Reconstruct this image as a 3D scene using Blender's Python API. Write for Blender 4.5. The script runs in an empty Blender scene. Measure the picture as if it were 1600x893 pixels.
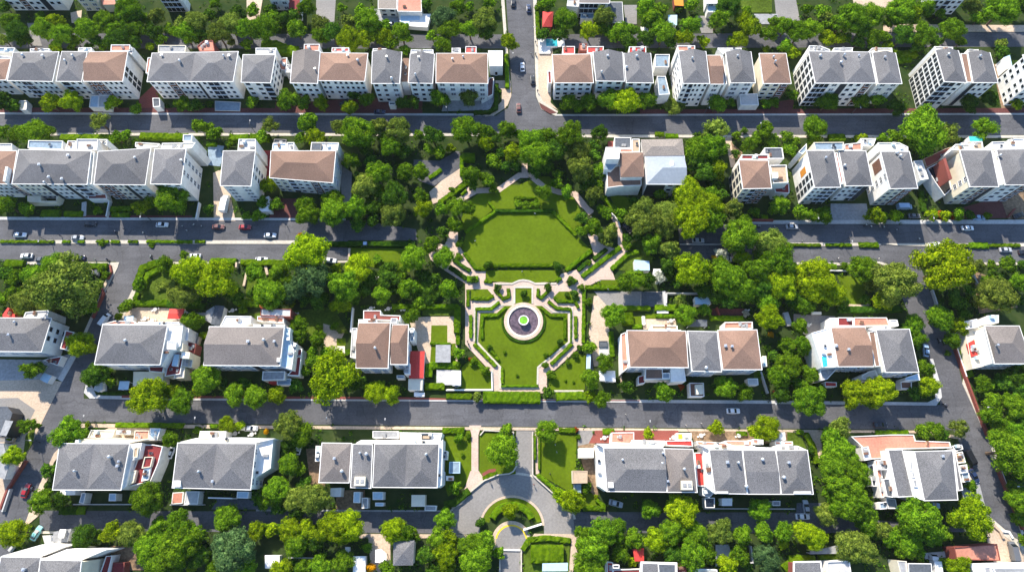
import bpy, bmesh, math, random
from mathutils import Vector, Matrix, noise
from mathutils.bvhtree import BVHTree
R = random.Random(7)
C = bpy.context.scene.collection
rad = math.radians
# ---------------------------------------------------------------- camera
F, TH, H = 950.0, rad(19.4), 200.0
CT, ST = math.cos(TH), math.sin(TH)
cam_d = bpy.data.cameras.new('camera'); cam = bpy.data.objects.new('camera', cam_d); C.objects.link(cam)
cam.location = (0, 0, H); cam.rotation_euler = (TH, 0, 0)
cam_d.sensor_width = 36; cam_d.lens = 36 * F / 1600; cam_d.clip_end = 6000; cam_d.clip_start = 1
bpy.context.scene.camera = cam
def W(px, py, z=0.0):
    u, v = px - 800, py - 446.5
    d = F * CT + v * ST
    k = (H - z) / d
    return Vector((u * k, (-v * CT + F * ST) * k, z))
def mpp(px, py, z=0.0):
    return (H - z) / (F * CT + (py - 446.5) * ST)
OX, OY, OS = 0, 0, .2
def O(x, y, s=.2):
    global OX, OY, OS
    OX, OY, OS = x, y, s
def P(x, y): return (OX + x * OS, OY + y * OS)
def PW(x, y, z=0.0): return W(*P(x, y), z)
# ---------------------------------------------------------------- materials
def mat(name, col, rough=.85, var=.12, scale=2.0, bump=0.0, col2=None, spec=.3, rnd=0.0, metal=0, detail=6, big=0.0):
    m = bpy.data.materials.new(name); m.use_nodes = True
    nt = m.node_tree; b = nt.nodes['Principled BSDF']
    b.inputs['Roughness'].default_value = rough; b.inputs['Specular IOR Level'].default_value = spec; b.inputs['Metallic'].default_value = metal
    tc = nt.nodes.new('ShaderNodeTexCoord'); no = nt.nodes.new('ShaderNodeTexNoise')
    geo = nt.nodes.new('ShaderNodeNewGeometry')
    no.inputs['Scale'].default_value = scale; no.inputs['Detail'].default_value = detail; no.inputs['Roughness'].default_value = .65
    nt.links.new(geo.outputs['Position'], no.inputs['Vector'])
    rp = nt.nodes.new('ShaderNodeValToRGB')
    c2 = col2 or tuple(min(1, c * (1 + var * 1.6)) for c in col)
    c1 = tuple(c * (1 - var * 1.6) for c in col) if not col2 else col
    rp.color_ramp.elements[0].position = .34; rp.color_ramp.elements[1].position = .66
    rp.color_ramp.elements[0].color = (*c1, 1); rp.color_ramp.elements[1].color = (*c2, 1)
    nt.links.new(no.outputs['Fac'], rp.inputs['Fac'])
    out = rp.outputs['Color']
    if big:
        n2 = nt.nodes.new('ShaderNodeTexNoise'); n2.inputs['Scale'].default_value = .12; n2.inputs['Detail'].default_value = 5
        nt.links.new(geo.outputs['Position'], n2.inputs['Vector'])
        mr = nt.nodes.new('ShaderNodeMapRange'); mr.inputs['From Min'].default_value = .3; mr.inputs['From Max'].default_value = .7
        mr.inputs['To Min'].default_value = 1 - big; mr.inputs['To Max'].default_value = 1 + big
        nt.links.new(n2.outputs['Fac'], mr.inputs['Value'])
        mx = nt.nodes.new('ShaderNodeVectorMath'); mx.operation = 'SCALE'
        nt.links.new(out, mx.inputs[0]); nt.links.new(mr.outputs['Result'], mx.inputs['Scale']); out = mx.outputs['Vector']
    if rnd:
        oi = nt.nodes.new('ShaderNodeObjectInfo'); hs = nt.nodes.new('ShaderNodeHueSaturation')
        mr = nt.nodes.new('ShaderNodeMapRange'); mr.inputs['To Min'].default_value = 1 - rnd; mr.inputs['To Max'].default_value = 1 + rnd
        nt.links.new(oi.outputs['Random'], mr.inputs['Value']); nt.links.new(mr.outputs['Result'], hs.inputs['Value'])
        nt.links.new(out, hs.inputs['Color']); out = hs.outputs['Color']
    nt.links.new(out, b.inputs['Base Color'])
    if bump:
        bp = nt.nodes.new('ShaderNodeBump'); bp.inputs['Strength'].default_value = bump; bp.inputs['Distance'].default_value = .08
        nt.links.new(no.outputs['Fac'], bp.inputs['Height']); nt.links.new(bp.outputs['Normal'], b.inputs['Normal'])
    return m
def foliage(name, c1, c2, hue=.007):
    m = bpy.data.materials.new(name); m.use_nodes = True
    nt = m.node_tree; nt.nodes.remove(nt.nodes['Principled BSDF']); o = nt.nodes['Material Output']
    oi = nt.nodes.new('ShaderNodeObjectInfo'); geo = nt.nodes.new('ShaderNodeNewGeometry')
    no = nt.nodes.new('ShaderNodeTexNoise'); no.inputs['Scale'].default_value = .9; no.inputs['Detail'].default_value = 4
    nt.links.new(geo.outputs['Position'], no.inputs['Vector'])
    ad = nt.nodes.new('ShaderNodeMath'); ad.operation = 'MULTIPLY_ADD'; ad.inputs[1].default_value = .6; ad.inputs[2].default_value = -.3
    nt.links.new(geo.outputs['Random Per Island'], ad.inputs[0])
    a2 = nt.nodes.new('ShaderNodeMath'); a2.operation = 'ADD'
    nt.links.new(ad.outputs[0], a2.inputs[0]); nt.links.new(no.outputs['Fac'], a2.inputs[1])
    rp = nt.nodes.new('ShaderNodeValToRGB'); rp.color_ramp.elements[0].position = .3; rp.color_ramp.elements[1].position = .72
    rp.color_ramp.elements[0].color = (*c1, 1); rp.color_ramp.elements[1].color = (*c2, 1)
    nt.links.new(a2.outputs[0], rp.inputs['Fac'])
    hs = nt.nodes.new('ShaderNodeHueSaturation')
    mr = nt.nodes.new('ShaderNodeMapRange'); mr.inputs['To Min'].default_value = .5 - hue; mr.inputs['To Max'].default_value = .5 + hue
    nt.links.new(oi.outputs['Random'], mr.inputs['Value']); nt.links.new(mr.outputs['Result'], hs.inputs['Hue'])
    wn = nt.nodes.new('ShaderNodeMath'); wn.operation = 'MULTIPLY'; wn.inputs[1].default_value = 7.31
    nt.links.new(oi.outputs['Random'], wn.inputs[0])
    fr = nt.nodes.new('ShaderNodeMath'); fr.operation = 'FRACT'; nt.links.new(wn.outputs[0], fr.inputs[0])
    m2 = nt.nodes.new('ShaderNodeMapRange'); m2.inputs['To Min'].default_value = .76; m2.inputs['To Max'].default_value = 1.22
    nt.links.new(fr.outputs[0], m2.inputs['Value']); nt.links.new(m2.outputs['Result'], hs.inputs['Value'])
    nt.links.new(rp.outputs['Color'], hs.inputs['Color'])
    d = nt.nodes.new('ShaderNodeBsdfDiffuse'); t = nt.nodes.new('ShaderNodeBsdfTranslucent')
    ga = nt.nodes.new('ShaderNodeHueSaturation'); ga.inputs['Hue'].default_value = .485; ga.inputs['Value'].default_value = 1.15
    nt.links.new(hs.outputs['Color'], ga.inputs['Color'])
    nt.links.new(hs.outputs['Color'], d.inputs['Color']); nt.links.new(ga.outputs['Color'], t.inputs['Color'])
    mx = nt.nodes.new('ShaderNodeMixShader'); mx.inputs[0].default_value = .27
    nt.links.new(d.outputs[0], mx.inputs[1]); nt.links.new(t.outputs[0], mx.inputs[2]); nt.links.new(mx.outputs[0], o.inputs['Surface'])
    return m
M = {}
M['white'] = mat('white_render', (.82, .795, .745), var=.06, scale=.7, big=.11)
M['cream'] = mat('cream_render', (.76, .68, .52), var=.05, scale=.5, big=.05)
M['tan'] = mat('tan_panel', (.45, .33, .22), var=.08, scale=1)
M['brown'] = mat('brown_panel', (.18, .09, .06), var=.15, scale=2)
M['brick'] = mat('red_brick', (.22, .06, .045), var=.2, scale=5, big=.15)
M['dkbrick'] = mat('dark_brick_paving', (.12, .04, .035), var=.25, scale=4, big=.2)
M['salmon'] = mat('salmon_tile', (.52, .22, .15), var=.1, scale=1.5, big=.15)
M['orange'] = mat('orange_panel', (.65, .25, .03), var=.05)
M['red'] = mat('red_sheet', (.5, .045, .035), var=.1, scale=2, rough=.6)
M['dkred'] = mat('dark_red_deck', (.2, .028, .028), var=.12, scale=2)
M['dark'] = mat('dark_panel', (.025, .03, .038), rough=.4, var=.2, spec=.5)
M['glass'] = mat('dark_glass', (.012, .017, .024), rough=.12, var=.3, spec=.7)
M['frame'] = mat('window_frame_paint', (.7, .71, .72), rough=.5, var=.03)
M['dframe'] = mat('dark_window_frame', (.06, .065, .07), rough=.5, var=.1)
M['rgrey'] = mat('grey_shingle', (.14, .136, .138), var=.34, scale=4.2, bump=.5, detail=9, big=.13, rnd=.1)
M['rbrown'] = mat('brown_shingle', (.23, .14, .10), var=.22, scale=4.2, bump=.5, detail=9, big=.12, rnd=.1)
M['rtaupe'] = mat('taupe_shingle', (.18, .156, .142), var=.26, scale=4.2, bump=.5, detail=9, big=.12, rnd=.08)
M['rtan'] = mat('tan_shingle', (.27, .23, .195), var=.22, scale=3.0, bump=.5, detail=9, big=.08)
M['rblue'] = mat('pale_metal_roof', (.29, .32, .35), var=.05, scale=1, rough=.5, big=.05)
M['grey'] = mat('grey_concrete', (.3, .3, .3), var=.12, scale=1, big=.12)
M['ltgrey'] = mat('light_concrete', (.48, .47, .45), var=.08, scale=1.5, big=.1)
M['slate'] = mat('slate_flat_roof', (.09, .1, .115), var=.15, scale=1.5, big=.1)
M['bluegrey'] = mat('blue_grey_deck', (.22, .29, .35), var=.12, scale=1)
M['paleblue'] = mat('pale_blue_sheet', (.42, .56, .66), var=.06, scale=1, rough=.5)
M['teal'] = mat('teal_sheet', (.05, .5, .45), var=.05)
M['pool'] = mat('pool_water', (.05, .42, .5), var=.15, scale=1.2, rough=.08, spec=.6)
M['pond'] = mat('fountain_water', (.11, .078, .092), var=.35, scale=.9, rough=.1, spec=.5)
M['yellow'] = mat('yellow_sheet', (.75, .5, .03), var=.05)
M['metal'] = mat('galvanised_metal', (.6, .62, .65), rough=.35, var=.08, metal=.5)
M['asphalt'] = mat('asphalt', (.098, .097, .104), var=.11, scale=1.7, big=.17, bump=.15, detail=10)
def wear(m):
    """repair patches, hairline cracks and drip stains worked into the surface colour"""
    nt = m.node_tree; b = nt.nodes['Principled BSDF']; src = b.inputs['Base Color'].links[0].from_socket
    geo = nt.nodes.new('ShaderNodeNewGeometry')
    v = nt.nodes.new('ShaderNodeTexVoronoi'); v.inputs['Scale'].default_value = .11; v.distance = 'CHEBYCHEV'
    sp = nt.nodes.new('ShaderNodeSeparateColor'); nt.links.new(geo.outputs['Position'], v.inputs['Vector']); nt.links.new(v.outputs['Color'], sp.inputs[0])
    r1 = nt.nodes.new('ShaderNodeMapRange'); r1.inputs['To Min'].default_value = .88; r1.inputs['To Max'].default_value = 1.1; nt.links.new(sp.outputs[0], r1.inputs['Value'])
    nz = nt.nodes.new('ShaderNodeTexNoise'); nz.inputs['Scale'].default_value = .5; nz.inputs['Detail'].default_value = 3; nt.links.new(geo.outputs['Position'], nz.inputs['Vector'])
    av = nt.nodes.new('ShaderNodeVectorMath'); av.operation = 'MULTIPLY_ADD'; av.inputs[1].default_value = (2.5, 2.5, 0); nt.links.new(nz.outputs['Color'], av.inputs[0]); nt.links.new(geo.outputs['Position'], av.inputs[2])
    v2 = nt.nodes.new('ShaderNodeTexVoronoi'); v2.feature = 'DISTANCE_TO_EDGE'; v2.inputs['Scale'].default_value = .16; nt.links.new(av.outputs[0], v2.inputs['Vector'])
    r2 = nt.nodes.new('ShaderNodeMapRange'); r2.inputs['From Max'].default_value = .02; r2.inputs['To Min'].default_value = .72; r2.inputs['To Max'].default_value = 1; nt.links.new(v2.outputs['Distance'], r2.inputs['Value'])
    n3 = nt.nodes.new('ShaderNodeTexNoise'); n3.inputs['Scale'].default_value = .8; n3.inputs['Detail'].default_value = 2
    mp = nt.nodes.new('ShaderNodeMapping'); mp.inputs['Scale'].default_value = (.12, 1, 1); nt.links.new(geo.outputs['Position'], mp.inputs[0]); nt.links.new(mp.outputs[0], n3.inputs['Vector'])
    r3 = nt.nodes.new('ShaderNodeMapRange'); r3.inputs['From Min'].default_value = .3; r3.inputs['From Max'].default_value = .7; r3.inputs['To Min'].default_value = .88; r3.inputs['To Max'].default_value = 1.08; nt.links.new(n3.outputs['Fac'], r3.inputs['Value'])
    m1 = nt.nodes.new('ShaderNodeMath'); m1.operation = 'MULTIPLY'; nt.links.new(r1.outputs[0], m1.inputs[0]); nt.links.new(r2.outputs[0], m1.inputs[1])
    m2 = nt.nodes.new('ShaderNodeMath'); m2.operation = 'MULTIPLY'; nt.links.new(m1.outputs[0], m2.inputs[0]); nt.links.new(r3.outputs[0], m2.inputs[1])
    sc = nt.nodes.new('ShaderNodeVectorMath'); sc.operation = 'SCALE'; nt.links.new(src, sc.inputs[0]); nt.links.new(m2.outputs[0], sc.inputs['Scale']); nt.links.new(sc.outputs['Vector'], b.inputs['Base Color'])
wear(M['asphalt'])
M['drive'] = mat('pale_asphalt', (.23, .215, .2), var=.09, scale=1.5, big=.1, bump=.1, detail=10)
M['kerb'] = mat('pale_pavement', (.5, .45, .37), var=.1, scale=1.6, big=.1)
M['beige'] = mat('beige_paving', (.5, .385, .28), var=.12, scale=1.8, big=.12)
M['pinkpath'] = mat('pinkish_paving', (.52, .385, .305), var=.1, scale=2.2, big=.1)
M['earth'] = mat('bare_earth', (.22, .145, .085), var=.25, scale=1.2, big=.2)
M['lawn'] = mat('mown_grass', (.092, .138, .006), rough=1, var=.09, scale=1.1, spec=.05, big=.13, detail=12)
M['lawn2'] = mat('garden_grass', (.075, .115, .012), rough=1, var=.22, scale=1.3, spec=.05, big=.25, detail=12)
M['ground'] = mat('garden_soil_and_grass', (.02, .042, .010), rough=1, col2=(.05, .066, .02), scale=.22, spec=.05, detail=12)
M['bark'] = mat('bark', (.11, .075, .05), var=.25, scale=3)
M['bowl'] = mat('green_bowl_water', (.16, .42, .03), var=.2, scale=2, rough=.3)
M['y'] = foliage('yellow_green_leaves', (.09, .17, .004), (.35, .465, .009))
M['g'] = foliage('bright_green_leaves', (.046, .122, .006), (.205, .35, .014))
M['d'] = foliage('deep_green_leaves', (.022, .07, .007), (.118, .235, .017))
M['b'] = foliage('blue_green_leaves', (.024, .062, .02), (.12, .2, .062))
M['o'] = foliage('olive_green_leaves', (.06, .105, .012), (.26, .33, .045))
M['w'] = foliage('pale_blossom_leaves', (.25, .28, .2), (.6, .6, .5))
M['f'] = foliage('golden_leaves', (.5, .28, .005), (.8, .42, .01))
M['k'] = foliage('red_leaves', (.3, .05, .01), (.5, .12, .02))
M['hedge'] = foliage('clipped_hedge_leaves', (.045, .11, .004), (.15, .255, .007))
M['hedged'] = foliage('dark_hedge_leaves', (.018, .055, .005), (.055, .12, .009))
# ---------------------------------------------------------------- mesh helpers
def link(name, me, parent=None, m=None):
    o = bpy.data.objects.new(name, me); C.objects.link(o)
    if parent is not None:
        o.parent = parent
        o.matrix_parent_inverse = Matrix.Translation(-parent.location)
    if m is not None and me is not None and not me.materials: me.materials.append(m)
    return o
def tag(o, label, cat, group=None, kind=None):
    if kind: o['kind'] = kind
    if label: o['label'] = label
    if cat: o['category'] = cat
    if group: o['group'] = group
    return o
def empty(name, loc):
    o = bpy.data.objects.new(name, None); C.objects.link(o); o.location = loc; o.empty_display_size = .5
    return o
class MB:
    def __init__(s): s.v = []; s.f = []; s.m = []
    def face(s, pts, m=0):
        n = len(s.v); s.v += [tuple(p) for p in pts]; s.f.append(tuple(range(n, n + len(pts)))); s.m.append(m)
    def prism(s, poly, z0, z1, ms=0, mt=0, bottom=False):
        """poly CCW list of xy"""
        n = len(poly); b = len(s.v)
        s.v += [(p[0], p[1], z0) for p in poly] + [(p[0], p[1], z1) for p in poly]
        for i in range(n):
            j = (i + 1) % n
            s.f.append((b + i, b + j, b + n + j, b + n + i)); s.m.append(ms)
        s.f.append(tuple(range(b + n, b + 2 * n))); s.m.append(mt)
        if bottom: s.f.append(tuple(range(b + n - 1, b - 1, -1))); s.m.append(ms)
    def box(s, c, sx, sy, z0, z1, ang=0, ms=0, mt=None):
        ca, sa = math.cos(ang), math.sin(ang)
        s.prism([(c[0] + x * ca - y * sa, c[1] + x * sa + y * ca) for x, y in ((-sx / 2, -sy / 2), (sx / 2, -sy / 2), (sx / 2, sy / 2), (-sx / 2, sy / 2))], z0, z1, ms, ms if mt is None else mt, True)
    def ring(s, outer, inner, z0, z1, m=0):
        n = len(outer); b = len(s.v)
        s.v += [(p[0], p[1], z) for z in (z0, z1) for q in (outer, inner) for p in q]
        oz0, iz0, oz1, iz1 = b, b + n, b + 2 * n, b + 3 * n
        for i in range(n):
            j = (i + 1) % n
            s.f += [(oz0 + i, oz0 + j, oz1 + j, oz1 + i), (iz0 + j, iz0 + i, iz1 + i, iz1 + j), (oz1 + i, oz1 + j, iz1 + j, iz1 + i), (oz0 + j, oz0 + i, iz0 + i, iz0 + j)]
            s.m += [m] * 4
    def mesh(s, name, mats):
        me = bpy.data.meshes.new(name); me.from_pydata(s.v, [], s.f)
        for m in mats: me.materials.append(m)
        me.polygons.foreach_set('material_index', s.m); me.update()
        return me
    def build(s, name, mats, parent=None):
        return link(name, s.mesh(name, mats if isinstance(mats, (list, tuple)) else [mats]), parent)
def ccw(poly):
    a = sum(poly[i][0] * poly[(i + 1) % len(poly)][1] - poly[(i + 1) % len(poly)][0] * poly[i][1] for i in range(len(poly)))
    return list(poly) if a > 0 else list(reversed(poly))
def inset(poly, d):
    """inset a CCW polygon by d"""
    n = len(poly); out = []
    for i in range(n):
        p0, p1, p2 = Vector(poly[i - 1][:2]), Vector(poly[i][:2]), Vector(poly[(i + 1) % n][:2])
        a, b = (p1 - p0).normalized(), (p2 - p1).normalized()
        na, nb = Vector((-a.y, a.x)), Vector((-b.y, b.x))
        bis = na + nb
        if bis.length < 1e-4: bis = na
        bis.normalize(); k = d / max(.35, bis.dot(na))
        q = p1 + bis * k; out.append((q.x, q.y))
    return out
# ---------------------------------------------------------------- ground sheets
LAY = [0.004]
USED = []                                   # polygons (world) where no undergrowth may stand
def sheet(name, pts, m, z=None, smooth=False, used=True):
    LAY[0] += .0015
    z = LAY[0] if z is None else z
    poly = ccw([tuple(PW(x, y, z)[:2]) for x, y in pts])
    mb = MB(); mb.face([(p[0], p[1], z) for p in poly])
    o = mb.build(name, m); tag(o, None, None, None, 'structure')
    if used: USED.append(poly)
    return o
def slab(name, pts, m, h=.12):
    LAY[0] += .0015
    h += LAY[0]
    poly = ccw([tuple(PW(x, y, h)[:2]) for x, y in pts])
    mb = MB(); mb.prism(poly, -.05, h)
    o = mb.build(name, m); tag(o, None, None, None, 'structure'); USED.append(poly)
    return o
def strip_poly(pts, w):
    """offset polyline (world xy) to both sides"""
    L, Rr = [], []
    n = len(pts)
    for i in range(n):
        p = Vector(pts[i][:2])
        a = (p - Vector(pts[i - 1][:2])).normalized() if i > 0 else None
        b = (Vector(pts[i + 1][:2]) - p).normalized() if i < n - 1 else None
        t = a if b is None else b if a is None else (a + b).normalized()
        nn = Vector((-t.y, t.x)); k = w / 2
        if a is not None and b is not None: k /= max(.4, nn.dot(Vector((-a.y, a.x))))
        L.append(tuple(p + nn * k)); Rr.append(tuple(p - nn * k))
    return L, Rr
def path(name, pts, w, m, raised=0.0):
    """polyline path of width w metres"""
    LAY[0] += .0015; z = LAY[0] + raised
    pw = [tuple(PW(x, y, z)[:2]) for x, y in pts]
    L, Rr = strip_poly(pw, w); mb = MB(); b = 0
    for i in range(len(L) - 1):
        mb.face([(*Rr[i], z), (*Rr[i + 1], z), (*L[i + 1], z), (*L[i], z)])
        USED.append([Rr[i], Rr[i + 1], L[i + 1], L[i]])
    o = mb.build(name, m); tag(o, None, None, None, 'structure')
    return o
# ---------------------------------------------------------------- labels
LM = []       # (phrase, x0,y0,x1,y1)
AUTO = []     # (object, stem, px, py)
def lm(phrase, x0, y0, x1, y1): LM.append((phrase, x0, y0, x1, y1))
def auto(o, stem, px, py): AUTO.append((o, stem, px, py))
ORD = ['first', 'second', 'third', 'fourth', 'fifth', 'sixth', 'seventh', 'eighth', 'ninth', 'tenth', 'eleventh', 'twelfth', 'thirteenth', 'fourteenth']
def finish_labels():
    by = {}
    for o, stem, px, py in AUTO:
        best = None
        for ph, x0, y0, x1, y1 in LM:
            dx = max(x0 - px, 0, px - x1); dy = max(y0 - py, 0, py - y1)
            d = math.hypot(dx, dy)
            if best is None or d < best[0]:
                if d == 0: rel = 'at'
                elif dx > dy: rel = 'left of' if px < x0 else 'right of'
                else: rel = 'above' if py < y0 else 'below'
                best = (d, rel, ph)
        lab = f"{stem} {best[1]} {best[2]}"
        by.setdefault(lab, []).append((px, py, o))
    for lab, L in by.items():
        if len(L) == 1: L[0][2]['label'] = lab; continue
        L.sort(key=lambda t: t[:2]); n = len(L)
        for i, (_, _, o) in enumerate(L):
            w = 'leftmost one' if i == 0 else 'rightmost one' if i == n - 1 else f"{ORD[i]} from left" if i < len(ORD) else f"{ORD[n - 1 - i]} from right"
            o['label'] = f"{lab}, {w}"
# ---------------------------------------------------------------- windows
def window_mesh(name, fm, cross=False):
    mb = MB()
    mb.face([(-.5, -.03, -.5), (.5, -.03, -.5), (.5, -.03, .5), (-.5, -.03, .5)], 0)
    def bar(x0, x1, z0, z1):
        y0, y1 = 0.0, -.09
        mb.face([(x0, y1, z0), (x1, y1, z0), (x1, y1, z1), (x0, y1, z1)], 1)
        mb.face([(x0, y0, z1), (x0, y1, z1), (x1, y1, z1), (x1, y0, z1)], 1)
        mb.face([(x0, y0, z0), (x0, y1, z0), (x0, y1, z1), (x0, y0, z1)], 1)
        mb.face([(x1, y1, z0), (x1, y0, z0), (x1, y0, z1), (x1, y1, z1)], 1)
    bar(-.56, -.47, -.56, .56); bar(.47, .56, -.56, .56); bar(-.47, .47, .47, .56); bar(-.47, .47, -.56, -.47)
    if cross: bar(-.035, .035, -.47, .47); bar(-.47, -.035, -.03, .03); bar(.035, .47, -.03, .03)
    mb.face([(-.62, -.16, -.56), (.62, -.16, -.56), (.62, 0, -.56), (-.62, 0, -.56)], 1)
    return mb.mesh(name, [M['glass'], fm])
WIN = window_mesh('window', M['frame']); WING = window_mesh('window', M['dframe'], True); WINC = window_mesh('window', M['frame'], True)
def vent_mesh():
    mb = MB(); mb.box((0, 0), .62, .62, -.6, .95); mb.box((0, 0), .95, .95, .95, 1.15)
    mb.box((0, 0), .4, .4, 1.15, 1.35); return mb.mesh('chimney', [M['metal']])
def cowl_mesh():
    bm = bmesh.new()
    bmesh.ops.create_cone(bm, segments=12, radius1=.42, radius2=.42, depth=1.7, cap_ends=True, matrix=Matrix.Translation((0, 0, .2)))
    bmesh.ops.create_uvsphere(bm, u_segments=12, v_segments=8, radius=.6, matrix=Matrix.Translation((0, 0, 1.15)))
    me = bpy.data.meshes.new('chimney'); bm.to_mesh(me); bm.free(); me.materials.append(M['metal']); return me
VENTS = [vent_mesh(), cowl_mesh()]
def acbox_mesh():
    mb = MB(); mb.box((0, 0), 3.2, 2.6, -1.2, .9); mb.box((-.7, 0), 1.1, 1.1, .9, 1.05, 0, 1); mb.box((.75, 0), 1.1, 1.1, .9, 1.05, 0, 1)
    return mb.mesh('rooftop_box', [M['cream'], M['grey']])
ACB = acbox_mesh()
# ---------------------------------------------------------------- houses
ROOFC = {'grey': 'rgrey', 'brown': 'rbrown', 'taupe': 'rtaupe', 'tan': 'rtan', 'blue': 'rblue'}
def hip(mb, q, z, rise, style, ins=None):
    """q: TL,TR,BR,BL world xy; slope faces"""
    TL, TR, BR, BL = [Vector((p[0], p[1])) for p in q]
    wd = ((TR - TL).length + (BR - BL).length) / 2; dp = ((TL - BL).length + (TR - BR).length) / 2
    lerp = lambda u, v: (TL * (1 - u) + TR * u) * (1 - v) + (BL * (1 - u) + BR * u) * v
    v3 = lambda p, h: (p.x, p.y, h)
    if style == 'auto': style = 'EW' if wd > dp else 'NS'
    if style in ('EW', 'EWg', 'EWe', 'EWw'):
        i = min(.5, .5 * dp / wd) if ins is None else ins
        uw, ue = i, 1 - i
        if style in ('EWg', 'EWe'): ue = 1.0
        if style in ('EWg', 'EWw'): uw = 0.0
        A, B = lerp(uw, .5), lerp(ue, .5); zr = z + rise * dp / 2
        a, b = v3(A, zr), v3(B, zr); tl, tr, br, bl = [v3(p, z) for p in (TL, TR, BR, BL)]
        mb.face([bl, br, b, a]); mb.face([tr, tl, a, b]); mb.face([tl, bl, a]); mb.face([br, tr, b])
    else:
        i = min(.5, .5 * wd / dp) if ins is None else ins
        vn, vs = i, 1 - i
        if style == 'NSn': vn = 0.0
        if style == 'NSg': vn, vs = 0.0, 1.0
        A, B = lerp(.5, vn), lerp(.5, vs); zr = z + rise * wd / 2
        a, b = v3(A, zr), v3(B, zr); tl, tr, br, bl = [v3(p, z) for p in (TL, TR, BR, BL)]
        mb.face([bl, br, b]); mb.face([tr, tl, a]); mb.face([tl, bl, b, a]); mb.face([br, tr, a, b])
def subquad(q, u0, u1, v0=0, v1=1):
    TL, TR, BR, BL = [Vector(p[:2]) for p in q]
    lerp = lambda u, v: tuple((TL * (1 - u) + TR * u) * (1 - v) + (BL * (1 - u) + BR * u) * v)
    return [lerp(u0, v0), lerp(u1, v0), lerp(u1, v1), lerp(u0, v1)]
def add_win(par, me, p, ang, w, h, name='window'):
    o = link(name, me, par); o.location = p; o.rotation_euler = (0, 0, ang); o.scale = (w, 1, h)
    return o
def facade(par, A, B, h, spec, m, wallname='wall'):
    """A->B along the wall with the outside on the right"""
    A, B = Vector(A[:2]), Vector(B[:2]); d = B - A; L = d.length
    if L < 1: return
    d /= L; n = Vector((d.y, -d.x)); ang = math.atan2(d.y, d.x)
    segs = [(t[0], float(t[1:]) if len(t) > 1 else 1.0) for t in spec.split()]
    tot = sum(s[1] for s in segs); fh = h / m; pos = 0.0
    for code, k in segs:
        w = L * k / tot; s0, s1 = pos, pos + w; pos = s1
        at = lambda s, off=0.0: A + d * s + n * off
        def panel(name, mt, off, z0, z1, a, b, bands=None):
            mb = MB()
            p, q, p2, q2 = at(a), at(b), at(a, off), at(b, off)
            mb.prism([tuple(p), tuple(p2), tuple(q2), tuple(q)], z0, z1, 0, 0, True)
            mats = [mt]
            if bands:
                mats.append(M['frame'])
                for f in range(1, m):
                    pp, qq = at(a - .03, off * .9), at(b + .03, off * .9); p3, q3 = at(a - .03, off + .34), at(b + .03, off + .34)
                    mb.prism([tuple(pp), tuple(p3), tuple(q3), tuple(qq)], f * fh - .14, f * fh + .14, 1, 1, True)
                nm = max(1, int((b - a) / 1.5))
                for i in range(nm + 1):
                    s = a + (b - a) * i / nm
                    pp, qq, p3, q3 = at(s - .06, off * .9), at(s + .06, off * .9), at(s - .06, off + .1), at(s + .06, off + .1)
                    mb.prism([tuple(pp), tuple(p3), tuple(q3), tuple(qq)], z0 + .1, z1 - .03, 1, 1, True)
            return mb.build(name, mats, par)
        if code == 'x': continue
        if code == 'd': panel('glazed_bay', M['glass'], .12, .3, h - .25, s0 + .15, s1 - .15, True); continue
        if code == 'r': panel('recess_shade_panel', M['dark'], .05, .2, h - .1, s0 + .1, s1 - .1); continue  # flat panel on the wall; its dark colour stands in for a recess's shade
        if code == 'o':
            c = (s0 + s1) / 2; panel('orange_panel', M['orange'], .08, h * .42, h * .72, c - 1.3, c + 1.3)
            continue
        if code == 't': panel('tan_panel', M['brown'], .07, h * .5, h * .85, s0 + w * .15, s1 - w * .15); continue
        if code in 'bck':
            panel({'b': 'brown_panel', 'c': 'cream_panel', 'k': 'brick_panel'}[code], M[{'b': 'brown', 'c': 'cream', 'k': 'brick'}[code]], .06, .2, h - .15, s0 + .08, s1 - .08)
        ncol = max(1, int(round(k))) if code != 'g' else max(1, int(round(k)))
        cw = w / ncol
        for i in range(ncol):
            s = s0 + (i + .5) * cw
            for f in range(m):
                if f == 0 and code == 'w' and R.random() < .25: continue
                z = (f + .52) * fh
                if code == 'g': ww, hh, me = min(2.0, cw * .62), min(1.75, fh * .62), WING
                else: ww, hh, me = min(1.75, cw * .55), min(1.45, fh * .5), (WINC if cw > 3.4 else WIN)
                if code == 'w' and cw > 4.2: ww = 2.3
                p = at(s, .065 if code in 'bck' else .004)
                add_win(par, me, (p.x, p.y, z), ang, ww, hh)
HOUSES = {}
def unit_mesh(sx, sy, sz, m, m2):
    mb = MB(); mb.box((0, 0), sx, sy, 0, sz, 0, 0, 1); mb.box((0, 0), sx * .6, sy * .6, sz, sz + .06, 0, 1); return mb.mesh('roof_unit', [m, m2])
UNITS = [unit_mesh(1.0, .6, .8, M['white'], M['grey']), unit_mesh(.8, .8, .7, M['metal'], M['dark']), unit_mesh(1.5, .9, .6, M['ltgrey'], M['grey']), unit_mesh(1.3, .7, .75, M['tan'], M['brown']), unit_mesh(1.0, 1.0, 1.1, M['paleblue'], M['white'])]
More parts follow.
